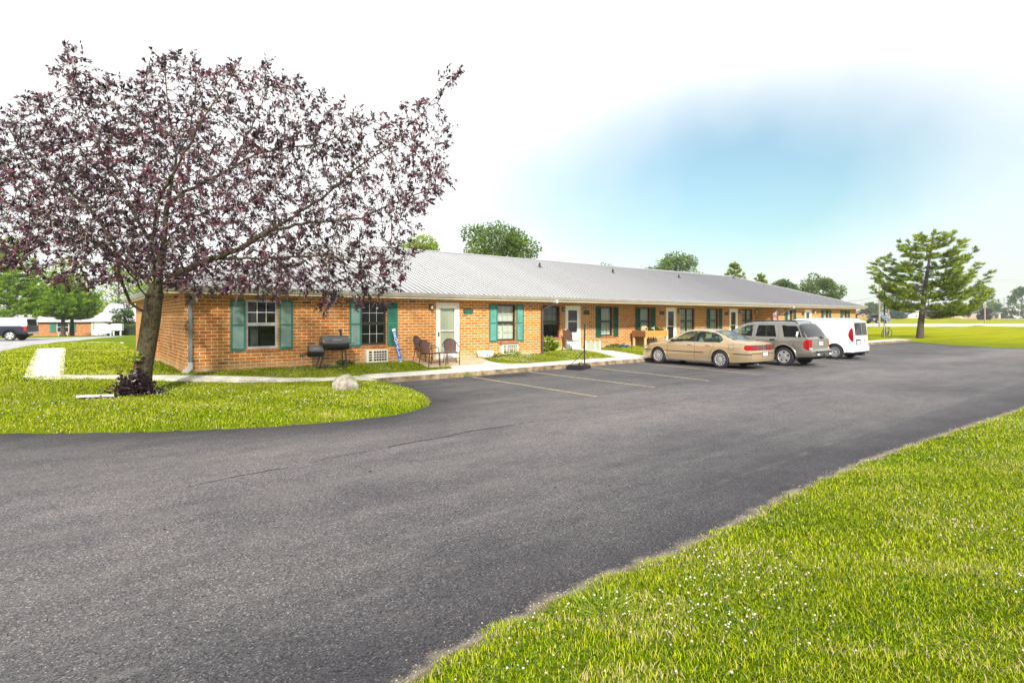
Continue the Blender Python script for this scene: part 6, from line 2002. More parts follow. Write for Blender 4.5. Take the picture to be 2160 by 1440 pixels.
    V1 = np.array(tb.v); F1 = np.array([f for f in tb.f if len(f) == 4]); small = rb < .016
    V2, F2 = frusta(P[small], Q[small], ra[small], rb[small], 4)
    np_mesh('trunk', np.concatenate([V1, V2]), np.concatenate([F1, F2 + len(V1)]), bark_m, root, smooth=True)
    # leaves: rosettes at twig ends, pairs along thin wood, long leafy whips past the outline
    tips = np.where(kids == 0)[0]; thin = np.where((rad < .010) & (kids > 0))[0]
    bp, bd = [], []
    def dirn(i): d = N[i] - N[par_[i]]; return d / max(np.linalg.norm(d), 1e-9)
    twP, twQ = [], []
    sparse = lambda p: .20 if (SF * p[0] - CF * p[1] > 2.6 or p[2] > 5.9) else 0
    for i in tips:
        d = dirn(i)
        if rg.random() < sparse(N[i]): continue
        for j in range(rg.integers(2, 4) + (1 if N[i][2] < 3.6 else 0)):
            e = d + rg.normal(0, .5, 3); e[2] += .1; e /= np.linalg.norm(e); ln = rg.uniform(.10, .30)
            q = N[i] + e * ln; twP.append(N[i]); twQ.append(q)
            for k in range(rg.integers(8, 13)):
                t = rg.uniform(.25, 1.05); bp.append(N[i] + e * ln * t); bd.append(e * .7)
    for i in thin:
        if rg.random() < .85 * (1 - sparse(N[i])):
            d = dirn(i)
            for k in range(rg.integers(2, 5)): bp.append(N[i] + rg.normal(0, .02, 3)); bd.append(d * .5)
    for (u, v, f, du, dv, nl) in ((142, 112, 1.4, 0, -22, 34), (966, 152, -1.6, 8, -14, 30), (950, 268, -1.0, 16, -6, 7), (940, 385, .2, 16, 10, 8), (345, 125, .7, 4, -20, 20), (505, 150, -2.6, 0, -26, 22), (560, 160, .5, -4, -28, 26), (60, 215, .5, -20, -16, 18), (410, 125, -.1, 4, -14, 16), (690, 230, 1.0, 10, -26, 14), (625, 180, .6, 8, -18, 12), (815, 270, .3, 4, -18, 12), (40, 250, -1, -30, -10, 16), (880, 240, -1.4, 2, -28, 12), (740, 260, .8, 8, -22, 12)):
        a, b_ = cam2world(u, v, f), cam2world(u + du, v + dv, f + .1); a0 = cam2world(u - du * 1.5, v - dv * 1.5, f)
        twP += [a0, a]; twQ += [a, b_]
        for k in range(nl): t = rg.uniform(-1.3, 1.05); bp.append(a + (b_ - a) * t); bd.append((b_ - a) / max(np.linalg.norm(b_ - a), 1e-6) * .8)
    for k in range(95):      # upright leafy shoots standing out of the crown's edge
        q = rg.integers(0, len(OUT)); (ua, va), (ub, vb) = OUT[q], OUT[(q + 1) % len(OUT)]; t = rg.random(); u, v = ua + (ub - ua) * t, va + (vb - va) * t
        if v > 520 or u < -60: continue
        u, v = u + (400 - u) * .05, v + (410 - v) * .05; du, dv = (u - 400) * .035 + rg.normal(0, 9), -rg.uniform(8, 34) + (6 if v > 350 else 0); f = rg.uniform(-1.4, 1.4)
        a, b_ = cam2world(u, v, f), cam2world(u + du, v + dv, f); mid = (a + b_) / 2 + rg.normal(0, .04, 3); a0 = cam2world(u - du * .9 + rg.normal(0, 6), v - dv * .7, f)
        twP += [a0, a, mid]; twQ += [a, mid, b_]; e = (b_ - a) / max(np.linalg.norm(b_ - a), 1e-6)
        for j in range(rg.integers(6, 15)): t = rg.uniform(-.1, 1.03); bp.append(a + (b_ - a) * t); bd.append(e * .9)
    for k in range(520):     # bare arching twigs inside the crown
        i = thin[rg.integers(0, len(thin))]; d = dirn(i) + rg.normal(0, .5, 3); d /= np.linalg.norm(d); p = N[i]; s = rg.uniform(.10, .26); g_ = rg.normal(0, .12, 3) - np.array([0, 0, .12])
        for j in range(4): q_ = p + d * s; twP.append(p); twQ.append(q_); p = q_; d = d + g_; d /= np.linalg.norm(d)
    bp, bd = np.array(bp), np.array(bd)
    V, F = leaves(bp, bd, .098, .42, rg, droop=.12)
    m = len(bp); sh = np.clip(rg.beta(1.6, 3.0, m) + .22 * np.clip(np.sin(bp[:, 0] * 1.3 + bp[:, 2]) * np.sin(bp[:, 1] * 1.1 + bp[:, 2] * .7), -1, 1), 0, 1)
    pl = leaf_mat('purple_leaves', [(0, (.014, .005, .009)), (.35, (.042, .015, .027)), (.62, (.140, .056, .085)), (.82, (.24, .065, .095)), (1, (.36, .03, .045))], .34, .28, .7)
    np_mesh('crown', V, F, pl, root, attr=np.repeat(sh, 4))
    V, F = frusta(np.array(twP), np.array(twQ), np.full(len(twP), .004), np.full(len(twP), .0025), 3)
    np_mesh('twigs', V, F, pm('pale_twig_bark', (.30, .23, .20), .8, var=.35), root)
    print('plum nodes', n, 'leaves', m)
    # suckers sprouting round the foot
    su = thing('sucker_shrub', 'dark purple leafy suckers sprouting round the foot of the tree trunk', 'shrub', (T0[0] - .12, T0[1] - .30, T0z + .03))
    st, lp_, ld = MB(), [], []
    for k in range(46):
        x, y = rg.normal(0, .13), rg.normal(0, .10); hgt = rg.uniform(.22, .85) * (1 - min(.6, abs(x) * 1.4)); e = np.array([x * .9 + rg.normal(0, .06), y * .8 - .06, hgt])
        p0 = np.array([x * .8, y * .8, 0]); st.tube([p0, p0 + e * .5 + rg.normal(0, .02, 3), p0 + e], [.007, .005, .003], 4)
        for j in range(int(11 + 26 * hgt)):
            t = rg.uniform(.15, 1.05); lp_.append(p0 + e * t); ld.append(np.array([rg.normal(), rg.normal(), .4]))
    for k in range(60):
        a = rg.uniform(0, 6.28); r = rg.uniform(.2, .62); lp_.append(np.array([r * math.cos(a) * 1.2, r * math.sin(a) * .6, rg.uniform(.02, .2)])); ld.append(np.array([math.cos(a), math.sin(a), .5]))
    lp_, ld = np.array(lp_), np.array(ld); V, F = leaves(lp_, ld * .8, .105, .52, rg, droop=.0)
    sh = rg.beta(1.3, 5, len(lp_)); np_mesh('leaves', V, F, pl, su, attr=np.repeat(sh, 4)); st.build('stems', bark_d, su)
    gp, gd = [], []
    for k in range(34): gp.append(np.array([rg.normal(.0, .06), rg.normal(-.06, .04), rg.uniform(.80, 1.0)])); gd.append(np.array([rg.normal(), rg.normal(), .9]))
    V, F = leaves(np.array(gp), np.array(gd) * .8, .10, .45, rg, droop=-.1); np_mesh('new_leaves', V, F, leaf_green_y, su, attr=np.repeat(rg.uniform(.5, 1, 34), 4))


leaf_green_y = leaf_mat('yellow_green_leaves', [(0, (.09, .16, .006)), (.5, (.22, .32, .012)), (1, (.40, .48, .05))], .6, .35)
leaf_olive = leaf_mat('olive_green_leaves', [(0, (.014, .030, .003)), (.45, (.062, .118, .004)), (.8, (.15, .235, .007)), (1, (.25, .33, .015))], .6, .3)
leaf_mid = leaf_mat('mid_green_leaves', [(0, (.02, .05, .01)), (.5, (.05, .11, .014)), (1, (.13, .21, .02))], .6, .3)
leaf_bright = leaf_mat('bright_green_needles', [(0, (.03, .09, .005)), (.5, (.20, .36, .010)), (1, (.44, .58, .02))], .6, .3)
leaf_pine = leaf_mat('pine_needles', [(0, (.02, .045, .004)), (.35, (.10, .17, .004)), (.7, (.28, .36, .006)), (1, (.44, .49, .015))], .6, .25)
leaf_blue = leaf_mat('blue_spruce_needles', [(0, (.03, .06, .05)), (.5, (.08, .13, .12)), (1, (.18, .24, .23))], .6, .2)
leaf_dark = leaf_mat('dark_maroon_leaves', [(0, (.014, .010, .012)), (.6, (.035, .022, .026)), (1, (.07, .04, .045))], .6, .2)

plum_tree()


def at_px(u, d): l = (u - 1080) / 1176.0 * d; return CF * d + SF * l, SF * d - CF * l


def broadleaf(name, label, x, y, z, height, width, mat, seed, nleaf=5000, lsize=.34, crown_base=.28, nblob=34, group=None, lean=0.0, trunk_r=None):
    rg = np.random.default_rng(seed); t = thing(name, label, 'tree', (x, y, z), 0, group)
    cb = height * crown_base; ch = height - cb; blobs = []
    for k in range(nblob):
        h = rg.uniform(.04, .97); prof = math.sin(math.pi * min(1, (h * .86 + .13))) ** .7; a = rg.uniform(0, 6.283); rr = width / 2 * prof * math.sqrt(rg.uniform(.1, 1)) * .92
        br = width * rg.uniform(.085, .17) * (1.1 - .35 * h)
        blobs.append((rr * math.cos(a) + lean * h, rr * math.sin(a), cb + ch * h - br * .3, br))
    B = np.array(blobs); w = B[:, 3] ** 2; w /= w.sum(); which = rg.choice(nblob, nleaf, p=w)
    dv = rg.normal(0, 1, (nleaf, 3)); dv /= np.linalg.norm(dv, axis=1, keepdims=True)
    rr = B[which, 3] * rg.uniform(.25, 1.12, nleaf) ** .6
    P = B[which, :3] + dv * rr[:, None] * np.array([1.15, 1.15, .8])
    V, F = leaves(P, dv * .7, lsize, .62, rg, droop=.1, fold=.15)
    tone = rg.uniform(0, 1, nblob)
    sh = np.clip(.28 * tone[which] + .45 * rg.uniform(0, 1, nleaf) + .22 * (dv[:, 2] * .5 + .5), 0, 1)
    np_mesh('crown', V, F, mat, t, attr=np.repeat(sh, 4))
    mb = MB(); r0 = trunk_r or height * .022
    tp = [(0, 0, -.2), (lean * .1, 0, cb * .6), (lean * .35, .1, cb + ch * .25), (lean * .7, -.1, cb + ch * .6), (lean, 0, cb + ch * .85)]
    mb.tube(tp, [r0 * 1.2, r0, r0 * .75, r0 * .4, r0 * .12], 9)
    for k in range(min(nblob, 16)):
        b = B[k]; h0 = max(cb * .75, min(b[2] - .2 * height * rg.uniform(.4, 1), cb + ch * .7)); f = h0 / height
        p0 = (lean * f, 0, h0); mid = (b[0] * .5 + lean * f * .5, b[1] * .5, (h0 + b[2]) / 2 + .03 * height)
        mb.tube([p0, mid, tuple(b[:3])], [r0 * .38, r0 * .22, r0 * .07], 5)
    mb.build('trunk', bark_d, t, 60)
    return t


def pine(name, label, x, y, z, height, radius, mat, seed, base=.24, whorls=9, tuft=.30, lean=(0, 0), top_narrow=.9, profile=None, nper=(5, 7), group=None, trunk_r=.21, extra=None, dens=1.0):
    rg = np.random.default_rng(seed); t = thing(name, label, 'tree', (x, y, z), 0, group)
    mb = MB(); H = height
    def axis(h): return np.array([lean[0] * h ** 1.3, lean[1] * h ** 1.3, H * h])
    tr = [axis(k / 10) for k in range(11)]; tr[0][2] = -.2
    mb.tube([tuple(p) for p in tr], [trunk_r * (1.15 if k == 0 else 1) * (1 - .93 * (k / 10)) + .012 for k in range(11)], 10)
    TP, TD = [], []
    def branch(h, a, R, rise):
        p0 = axis(h); pts = []; n = 7
        for k in range(n + 1):
            s = k / n; zz = R * (rise * s + .30 * s ** 3 - .10 * math.sin(math.pi * s)); wv = .05 * R * math.sin(s * 5 + a * 3)
            pts.append(p0 + np.array([math.cos(a) * R * s - math.sin(a) * wv, math.sin(a) * R * s + math.cos(a) * wv, zz]))
        r0 = .020 + .011 * R * (1 - h * .4)
        mb.tube([tuple(p) for p in pts], [r0 * (1 - .88 * k / n) for k in range(n + 1)], 5, cap=False)
        nb = max(4, int(R * 3.6 * dens))
        for q in range(nb):
            s = .22 + .80 * (q + rg.uniform(0, .8)) / nb; s = min(s, 1.0); i = min(int(s * n), n - 1); f = s * n - i; c = pts[i] + (pts[i + 1] - pts[i]) * f
            sd = 1 if q % 2 else -1; ln = R * .30 * (1.15 - s) + .18; an = a + sd * rg.uniform(.5, 1.1)
            e = c + np.array([math.cos(an) * ln, math.sin(an) * ln, ln * rg.uniform(.05, .4)])
            mb.tube([tuple(c), tuple(e)], [r0 * .3, r0 * .12], 3, cap=False)
            m = max(2, int(ln / (tuft * .42)))
            for j in range(m + 1):
                tt = (j + rg.uniform(0, .8)) / (m + 1) if m else .8; TP.append(c + (e - c) * min(1, tt + .15)); TD.append((e - c) / max(np.linalg.norm(e - c), 1e-6) + np.array([0, 0, .45]))
        for k in range(3): TP.append(pts[-1] + rg.normal(0, .05, 3)); TD.append((pts[-1] - pts[-2]) / np.linalg.norm(pts[-1] - pts[-2]) + np.array([0, 0, .4]))
    for w_ in range(whorls):
        h = base + (1 - base) * (w_ / whorls) ** .92; prof = np.interp(h, *profile) if profile else (1 - (h - base) / (1 - base)) ** top_narrow
        k = rg.integers(*nper); a0 = rg.uniform(0, 6.28)
        for q in range(k):
            hh = h + rg.uniform(-.025, .025); R = max(.3, radius * prof * rg.uniform(.66, 1.08)); branch(min(.97, max(.1, hh)), a0 + 6.283 * q / k + rg.uniform(-.3, .3), R, rg.uniform(.0, .26) + .12 * max(0, h - .55))
    for e in (extra or []): branch(*e)
    for k in range(6): TP.append(axis(.93 + .07 * rg.random())); TD.append(np.array([rg.normal(0, .5), rg.normal(0, .5), 1]))
    TP, TD = np.array(TP), np.array(TD); per = 15
    P = np.repeat(TP, per, 0) + rg.normal(0, tuft * .20, (len(TP) * per, 3)) * np.array([1, 1, .35]); D = np.repeat(TD, per, 0)
    V, F = leaves(P, D, tuft, .13, rg, droop=-.15, fold=.1)
    sh = np.clip(np.repeat(rg.uniform(.1, .7, len(TP)), per) + rg.uniform(-.25, .35, len(P)), 0, 1)
    np_mesh('crown', V, F, mat, t, attr=np.repeat(sh, 4)); mb.build('trunk', bark_d, t, 60)
    return t


# the pine by the lot
PX, PY = 56.6, 15.75
pine('pine_tree', 'bushy green pine tree standing alone at the far end of the parking lot', PX, PY, zg(PX, PY), 9.15, 4.15, leaf_pine, 3, base=.26, whorls=8, tuft=.33, lean=(1.0, -.75), nper=(5, 7), trunk_r=.26, dens=1.15,
     profile=([.0, .22, .30, .42, .55, .68, .8, .9, 1.0], [.5, .8, .98, 1.0, .88, .74, .56, .36, .12]), extra=[(.24, -.67, 5.3, .02), (.22, -.5, 4.0, .06), (.26, -.95, 4.6, .02), (.2, -.6, 3.0, .05), (.3, 2.3, 3.7, .12), (.42, 2.45, 3.7, .10), (.5, -.6, 4.6, .06), (.38, -.75, 5.2, .08)])
# trees behind the building
for k, (u, d, top, w, mt, nm, lab, n, ls) in enumerate((
        (1048, 70, 463, 10.6, leaf_olive, 'shade_tree', 'large rounded olive green tree rising highest above the roof ridge', 7000, .34),
        (893, 82, 500, 8.5, leaf_green_y, 'shade_tree', 'yellow green tree top just showing over the ridge beside the purple tree', 4200, .36),
        (1279, 105, 551, 4.6, leaf_olive, 'shade_tree', 'small tuft of tree top barely clearing the middle of the roof ridge', 1800, .36),
        (1424, 112, 534, 10.6, leaf_olive, 'shade_tree', 'broad green tree over the ridge above the tan sedan', 5600, .42),
        (1655, 130, 591, 6.5, leaf_mid, 'shade_tree', 'low green tree showing above the sloping hip end of the roof', 3200, .45),
        (1722, 130, 578, 8.2, leaf_olive, 'shade_tree', 'round green tree just past the end of the roof beyond the white van', 4600, .45))):
    x, y = at_px(u, d); z = zg(x, y); H_ = CAM_H + (669.2 - top) / 1176 * d - z
    broadleaf(nm, lab, x, y, z, H_, w * 1.32, mt, 40 + k, int(n * 2.4), ls, crown_base=.25, nblob=46, group='trees rising behind the roof')
for k, (u, d, top, w, lab) in enumerate(((1550, 100, 555, 2.9, 'spiky conifer top poking above the roof over the pewter SUV'), (1606, 118, 578, 2.6, 'small sparse conifer top beside the spiky conifer above the roof end'))):
    x, y = at_px(u, d); z = zg(x, y); pine('conifer_tree', lab, x, y, z, CAM_H + (669.2 - top) / 1176 * d - z, w * 1.2, leaf_pine, 60 + k, tuft=.5, group='trees rising behind the roof', nper=(5, 7), trunk_r=.2, top_narrow=.8)
# evergreens and backdrop at the left edge
for k, (u, d, top, R_, lab, nper) in enumerate(((18, 58, 520, 3.6, 'tall bright green evergreen behind the navy pickup at the frame edge', (6, 9)), (133, 72, 588, 4.4, 'bright evergreen with bare trunk before the left apartment house window', (6, 9)), (152, 74, 600, 4.0, 'twin evergreen with slimmer dark trunk beside the house door', (6, 8)))):
    x, y = at_px(u, d); z = zg(x, y); pine('evergreen_tree', lab, x, y, z, CAM_H + (669.2 - top) / 1176 * d - z, R_, leaf_bright, 70 + k, base=.36 if k else .14, tuft=.42, whorls=9, nper=nper, group='evergreens on the left', trunk_r=.26, dens=1.1, profile=([0, .2, .35, .55, .8, 1], [.6, .85, 1, .8, .45, .1]))
for k, (u, d, top, w, lab) in enumerate(((250, 150, 545, 17, 'pale yellow green tree mass behind the white hip roof'), (130, 160, 540, 17, 'yellow green tree seen above the evergreens through purple leaves'), (20, 150, 500, 17, 'yellow green tree at the left frame edge behind the tall evergreen'), (330, 140, 585, 12, 'yellow green tree low behind the building corner'))):
    x, y = at_px(u, d); z = zg(x, y); broadleaf('shade_tree', lab, x, y, z, CAM_H + (669.2 - top) / 1176 * d - z, w, leaf_green_y, 80 + k, 4600, .62, crown_base=.10, nblob=40, group='yellow green trees on the left')
x, y = at_px(262, 66); broadleaf('small_tree', 'small dark green tree beside the building corner by the metal cabinets', x, y, zg(x, y), 4.6, 2.6, leaf_mid, 90, 1800, .22, crown_base=.3, nblob=18)
# hazy trees beyond the far road
for k, (u, d, top, w, mt, lab) in enumerate(((1838, 300, 640, 12, leaf_mid, 'low hazy tree behind the far brick house end'), (1880, 330, 622, 18, leaf_olive, 'hazy green tree behind the utility pole and lamp post'), (2073, 250, 598, 12.5, leaf_olive, 'tall round hazy tree right of the pine branches'), (2108, 290, 640, 11, leaf_mid, 'low hazy tree over the grey garage roof'), (2012, 300, 640, 14, leaf_mid, 'hazy tree seen under the pine branches behind the low pink house'), (1965, 320, 645, 13, leaf_mid, 'hazy tree behind the white gabled house'), (2156, 270, 606, 12, leaf_mid, 'tall hazy dark green tree at the right frame edge'))):
    x, y = at_px(u, d); z = zg(x, y); broadleaf('distant_tree', lab, x, y, z, CAM_H + (669.2 - top) / 1176 * d - z, w, mt, 100 + k, 3000, .85, crown_base=.12, nblob=28, group='hazy trees beyond the far road')
x, y = at_px(2079, 205); broadleaf('dark_tree', 'squat dark maroon tree beside the grey garage', x, y, zg(x, y), 4.2, 5.6, leaf_dark, 120, 2200, .5, crown_base=.03, nblob=22)
x, y = at_px(1893, 215); pine('blue_spruce', 'grey blue spruce tree between the two far houses', x, y, zg(x, y), 4.6, 2.9, leaf_blue, 130, base=.05, whorls=9, tuft=.6, nper=(8, 11), trunk_r=.14)

# small plants
def clump(name, label, cat, x, y, z, n, r, h, lsize, wd, mat, seed, droop=.1):
    rg = np.random.default_rng(seed); t = thing(name, label, cat, (x, y, z))
    a = rg.uniform(0, 6.283, n); rr = r * np.sqrt(rg.uniform(0, 1, n)); P = np.stack([rr * np.cos(a), rr * np.sin(a), h * rg.uniform(.1, 1, n) * (1 - .5 * (rr / r) ** 2)], 1)
    D = np.stack([np.cos(a), np.sin(a), np.full(n, .8)], 1); V, F = leaves(P, D * .9, lsize, wd, rg, droop=droop)
    np_mesh('leaves', V, F, mat, t, attr=np.repeat(rg.uniform(.1, 1, n), 4))
    mb = MB()
    for k in range(8): mb.tube([(rg.normal(0, r * .2), rg.normal(0, r * .2), -.05), tuple(P[k] * .9)], .006, 4)
    mb.build('stems', leaf_mid_plain, t); return t


leaf_mid_plain = pm('green_stems', (.05, .09, .015), .7, var=.2)
clump('hosta_plant', 'bushy lime green hosta in the corner by the downspout', 'plant', 16.95, 18.95, zg(16.95, 18.95), 260, .48, .62, .30, .42, leaf_green_y, 1)
clump('weed_clump', 'tangle of weeds under the wall air conditioner with brown cover', 'plant', 14.1, 18.0, zg(14.1, 18.0), 150, .42, .22, .20, .16, leaf_green_y, 2)
clump('weed_clump', 'low dark weeds at the legs of the smoker grill', 'plant', 7.1, 17.95, zg(7.1, 17.95), 130, .28, .16, .10, .4, leaf_mid, 3)
clump('weed_clump', 'low weeds growing beside the white plastic tub', 'plant', 13.05, 17.75, zg(13.05, 17.75), 120, .24, .18, .10, .4, leaf_mid, 4)
clump('grass_tuft', 'tuft of tall pale grass at the curb edge by the parking line', 'plant', 9.85, 15.0, .03, 110, .22, .10, .16, .07, leaf_green_y, 5)
clump('grass_tuft', 'ragged tall grass tuft at the near lawn edge beside the road', 'plant', 2.62, 2.42, zg(2.62, 2.42), 130, .15, .04, .13, .05, leaf_green_y, 6)
for k, (dx, hh) in enumerate(((-.45, .34), (-.05, .22), (.42, .3), (.75, .2))):
    clump('planter_plant', ('leafy plant in the planter beside the birdhouse', 'low plant in the planter between birdhouse and watering can', 'plant in the planter right of the watering can', 'small plant at the far end of the wooden planter')[k], 'plant', X0 + dx, Y0, zg(X0, Y0) + .80, 70, .2, hh, .14, .45, leaf_mid, 20 + k)
clump('garden_weed', 'row of low dark plants in the bed below the green shutters', 'plant', 22.0, 19.2, zg(22.0, 19.2), 200, .55, .2, .14, .4, leaf_mid, 30)
# clipped hedge by the left house
x, y = at_px(266, 64); rg_ = np.random.default_rng(9); n_ = 2600
P = rg_.uniform(-1, 1, (n_, 3)) * np.array([2.0, .6, .55]) + np.array([0, 0, .6]); ax_ = rg_.integers(0, 3, n_); sg_ = rg_.choice([-1, 1], n_)
for q, hw_ in ((0, 2.0), (1, .6)): P[ax_ == q, q] = sg_[ax_ == q] * hw_
P[ax_ == 2, 2] = 1.15; D = rg_.normal(0, 1, (n_, 3)) + np.array([0, 0, .3]); V, F = leaves(P, D * .6, .16, .5, rg_)
hd = thing('hedge', 'clipped green hedge beyond the building corner beside the metal cabinets', 'hedge', (x, y, zg(x, y)), math.radians(-20)); np_mesh('foliage', V, F, leaf_mid, hd, attr=np.repeat(rg_.uniform(0, 1, n_), 4))
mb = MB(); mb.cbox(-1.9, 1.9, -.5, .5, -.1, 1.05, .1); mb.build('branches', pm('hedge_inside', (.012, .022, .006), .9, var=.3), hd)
# ------------------------------------------------------------------ far houses, poles, wires
roof_w = pm('pale_metal_roof', (.50, .50, .51), .4, metal=.2, var=.06)
roof_g = pm('grey_shingle_roof', (.13, .13, .135), .85, var=.25, scale=3)
siding_w = pm('white_siding', (.70, .69, .66), .7, var=.06)
siding_p = pm('pink_brick', (.46, .25, .18), .85, var=.2, scale=2)
siding_t = pm('tan_siding', (.44, .40, .32), .7, var=.1)
brick_far = pm('far_orange_brick', (.40, .175, .07), .85, var=.28, scale=4)
darkwin = pm('dark_window_pane', (.02, .022, .025), .15, var=.2)


def house(label, x, y, z, rot, L, Dp, hw, hr, wall_m, roof_m_, hip=True, openings=(), over=.5, cat='house', group=None, gable_axis='x'):
    """local: front wall on y=0, running x in +-L/2; openings (kind, x0, x1, z0, z1)"""
    h = thing('house', label, cat, (x, y, z), rot, group); mb = MB(); mb.box(-L / 2, L / 2, 0, Dp, -.3, hw); w = mb.build('wall', wall_m, h)
    a, b, c, d = -L / 2 - over, L / 2 + over, -over, Dp + over; m = (c + d) / 2; mb = MB(); hd = (d - c) / 2 if hip else 0
    e = hw
    if gable_axis == 'x':
        mb.quad((a, c, e), (b, c, e), (b - hd, m, hr), (a + hd, m, hr)); mb.quad((b, d, e), (a, d, e), (a + hd, m, hr), (b - hd, m, hr))
        mb.add([(a, d, e), (a, c, e), (a + hd, m, hr)], [(0, 1, 2)]); mb.add([(b, c, e), (b, d, e), (b - hd, m, hr)], [(0, 1, 2)]); mb.quad((a, c, e), (a, d, e), (b, d, e), (b, c, e))
        mb.build('roof', roof_m_, h)
    else:
        mb.quad((a, c, e), (a, d, e), (0, d, hr), (0, c, hr)); mb.quad((b, d, e), (b, c, e), (0, c, hr), (0, d, hr)); mb.build('roof', roof_m_, h)
        mb = MB(); mb.prism([(-L / 2, hw - .02), (L / 2, hw - .02), (0, hr - .25)], .0, .1, 'xz'); mb.build('gable', wall_m, h)
    mb = MB(); mb.box(a, b, c, c + .06, e - .2, e - .003); mb.build('fascia', siding_w, h)
    for kind, x0, x1, z0, z1 in openings:
        mb = MB()
        if kind == 'window':
            mb.box(x0, x1, -.03, -.002, z0, z1); wo = mb.build('window', siding_w, h); mb = MB(); mb.box(x0 + .06, x1 - .06, -.045, -.031, z0 + .06, (z0 + z1) / 2 - .03); mb.box(x0 + .06, x1 - .06, -.045, -.031, (z0 + z1) / 2 + .03, z1 - .06); mb.build('pane', darkwin if x0 < 99 else blind_m, wo)
        elif kind == 'shutter': mb.box(x0, x1, -.05, -.002, z0, z1); mb.build('shutter', teal_p, h)
        elif kind == 'door': mb.box(x0, x1, -.05, -.002, z0, z1); do = mb.build('door', white_p, h); mb = MB(); mb.box(x0 + .25, x1 - .25, -.06, -.051, z0 + 1.0, z1 - .3); mb.build('pane', grey_pane, do)
        elif kind == 'garage': mb.box(x0, x1, -.04, -.002, z0, z1); mb.build('garage_door', roof_g, h)
        elif kind == 'ac': mb.box(x0, x1, -.2, -.002, z0, z1); ao = mb.build('air_conditioner', ac_m, h); mb = MB(); mb.box(x0 + .08, x1 - .08, -.21, -.201, z0 + .08, z1 - .08); mb.build('fins', ac_d, ao)
    return h


grey_pane = pm('grey_door_pane', (.22, .24, .25), .2, var=.1)
yb = 104.0; zb_ = -1.0
house('orange brick apartment house with white hip roof and green shutters behind the evergreens', 4.5, yb, zb_, 0, 22.0, 15.0, 2.45, 5.2, brick_far, roof_w, True,
      [('shutter', -7.0, -6.3, .75, 2.25), ('window', -6.25, -4.9, .75, 2.25), ('shutter', -4.85, -4.1, .75, 2.25), ('ac', -6.1, -5.0, .15, .55), ('door', -2.3, -.75, .05, 2.2), ('window', 3.5, 5.0, .75, 2.25), ('shutter', 2.7, 3.4, .75, 2.25)], cat='apartment building')
# pale metal cabinets on legs
cab_m = pm('white_enamel_cabinet', (.74, .74, .73), .45, var=.05)
for k, (u0, u1, v0, v1, lab) in enumerate(((203, 225, 682, 704, 'large white metal cabinet, left of the pair on posts beside the left house'), (222, 236, 685, 703, 'narrow white metal cabinet in the middle of the row on posts'), (237, 258, 683, 697, 'white metal cabinet on two posts nearest the building corner'))):
    d = 62.0 + k * .2; x, y = at_px((u0 + u1) / 2, d); z = zg(x, y); w = (u1 - u0) / 1176 * d; h0, h1 = CAM_H - (v1 - 669.2) / 1176 * d - z, CAM_H - (v0 - 669.2) / 1176 * d - z
    cb = thing('utility_cabinet', lab, 'cabinet', (x, y, z), TH - math.pi / 2 + .12, 'white cabinets on posts')
    mb = MB(); mb.cbox(-w / 2, w / 2, -.22, .22, h0, h1, .02); mb.build('cabinet_body', cab_m, cb)
    mb = MB(); mb.box(-w / 2 + .06, w / 2 - .06, -.235, -.221, h0 + .06, h1 - .06); mb.box(-.02, .02, -.25, -.236, (h0 + h1) / 2 - .08, (h0 + h1) / 2 + .08); mb.build('door_panel', cab_m, cb)
    for sx in (-1, 1):
        mb = MB(); mb.box(sx * w * .32 - .06, sx * w * .32 + .06, -.06, .06, -.1, h0 + .02); mb.build('leg', cab_m if k else siding_t, cb)

FD = 320.0
def far_house(label, u0, u1, d, hw, hr, wm, rm, hip, ops, gax='x', rot=0.0):
    x, y = at_px((u0 + u1) / 2, d); L = (u1 - u0) / 1176 * d; return house(label, x, y, zg(x, y) - .1, TH - math.pi / 2 + rot, L, 9, hw, hr, wm, rm, hip, ops, .4, group='houses beyond the far road', gable_axis=gax)
far_house('long low brick house with grey roof behind the small black pickup', 1808, 1878, FD, 2.3, 4.9, brick_far, roof_g, True, [('window', -7, -5.6, .8, 2), ('window', -3, -1.6, .8, 2), ('window', 2, 3.4, .8, 2), ('window', 6.4, 7.6, .8, 2), ('door', -.6, .5, .1, 2.1)])
far_house('grey roofed house left of the white gable beyond the pine', 1900, 1928, FD + 8, 2.3, 4.8, siding_t, roof_g, True, [('window', -2, -.6, .8, 2)])
far_house('white gabled house behind the pine trunk', 1916, 1962, FD, 1.8, 4.9, siding_w, roof_g, False, [('window', -2.2, -1, .6, 1.6), ('door', 2, 3, .0, 1.9)], 'y')
far_house('low pink brick house under the pine branches', 1998, 2062, FD, 2.1, 3.4, siding_p, roof_g, True, [('window', -6, -4.6, .7, 1.8), ('door', -1, 0, .05, 2), ('window', 3, 4.4, .7, 1.8)])
far_house('tan garage with grey door and hip roof beside the dark tree', 2092, 2111, 280, 3.0, 4.9, siding_t, roof_g, True, [('garage', -.7, 1.1, .0, 2.3)])
far_house('grey roofed low building at the right frame edge', 2146, 2190, 300, 2.3, 3.9, siding_t, roof_g, True, [('window', -3, -1.8, .8, 1.9)])
x, y = at_px(2136, 285); tk = thing('box_trailer', 'white box trailer parked before the trees near the right frame edge', 'trailer', (x, y, zg(x, y)), TH - math.pi / 2)
mb = MB(); mb.cbox(-2.3, 2.3, 0, 2.2, .75, 2.7, .04); mb.build('trailer_box', siding_w, tk)
for sx in (-1.2, 1.2):
    mb = MB(); mb.lathe([(0, -.1), (.38, -.1), (.38, .1), (0, .1)], 16, axis='y', M=Matrix.Translation((sx, .2, .38))); mb.build('wheel', rubber_m, tk)
mb = MB(); mb.box(-2.2, 2.2, .1, 2.1, .5, .749); mb.build('chassis', trim_b, tk)
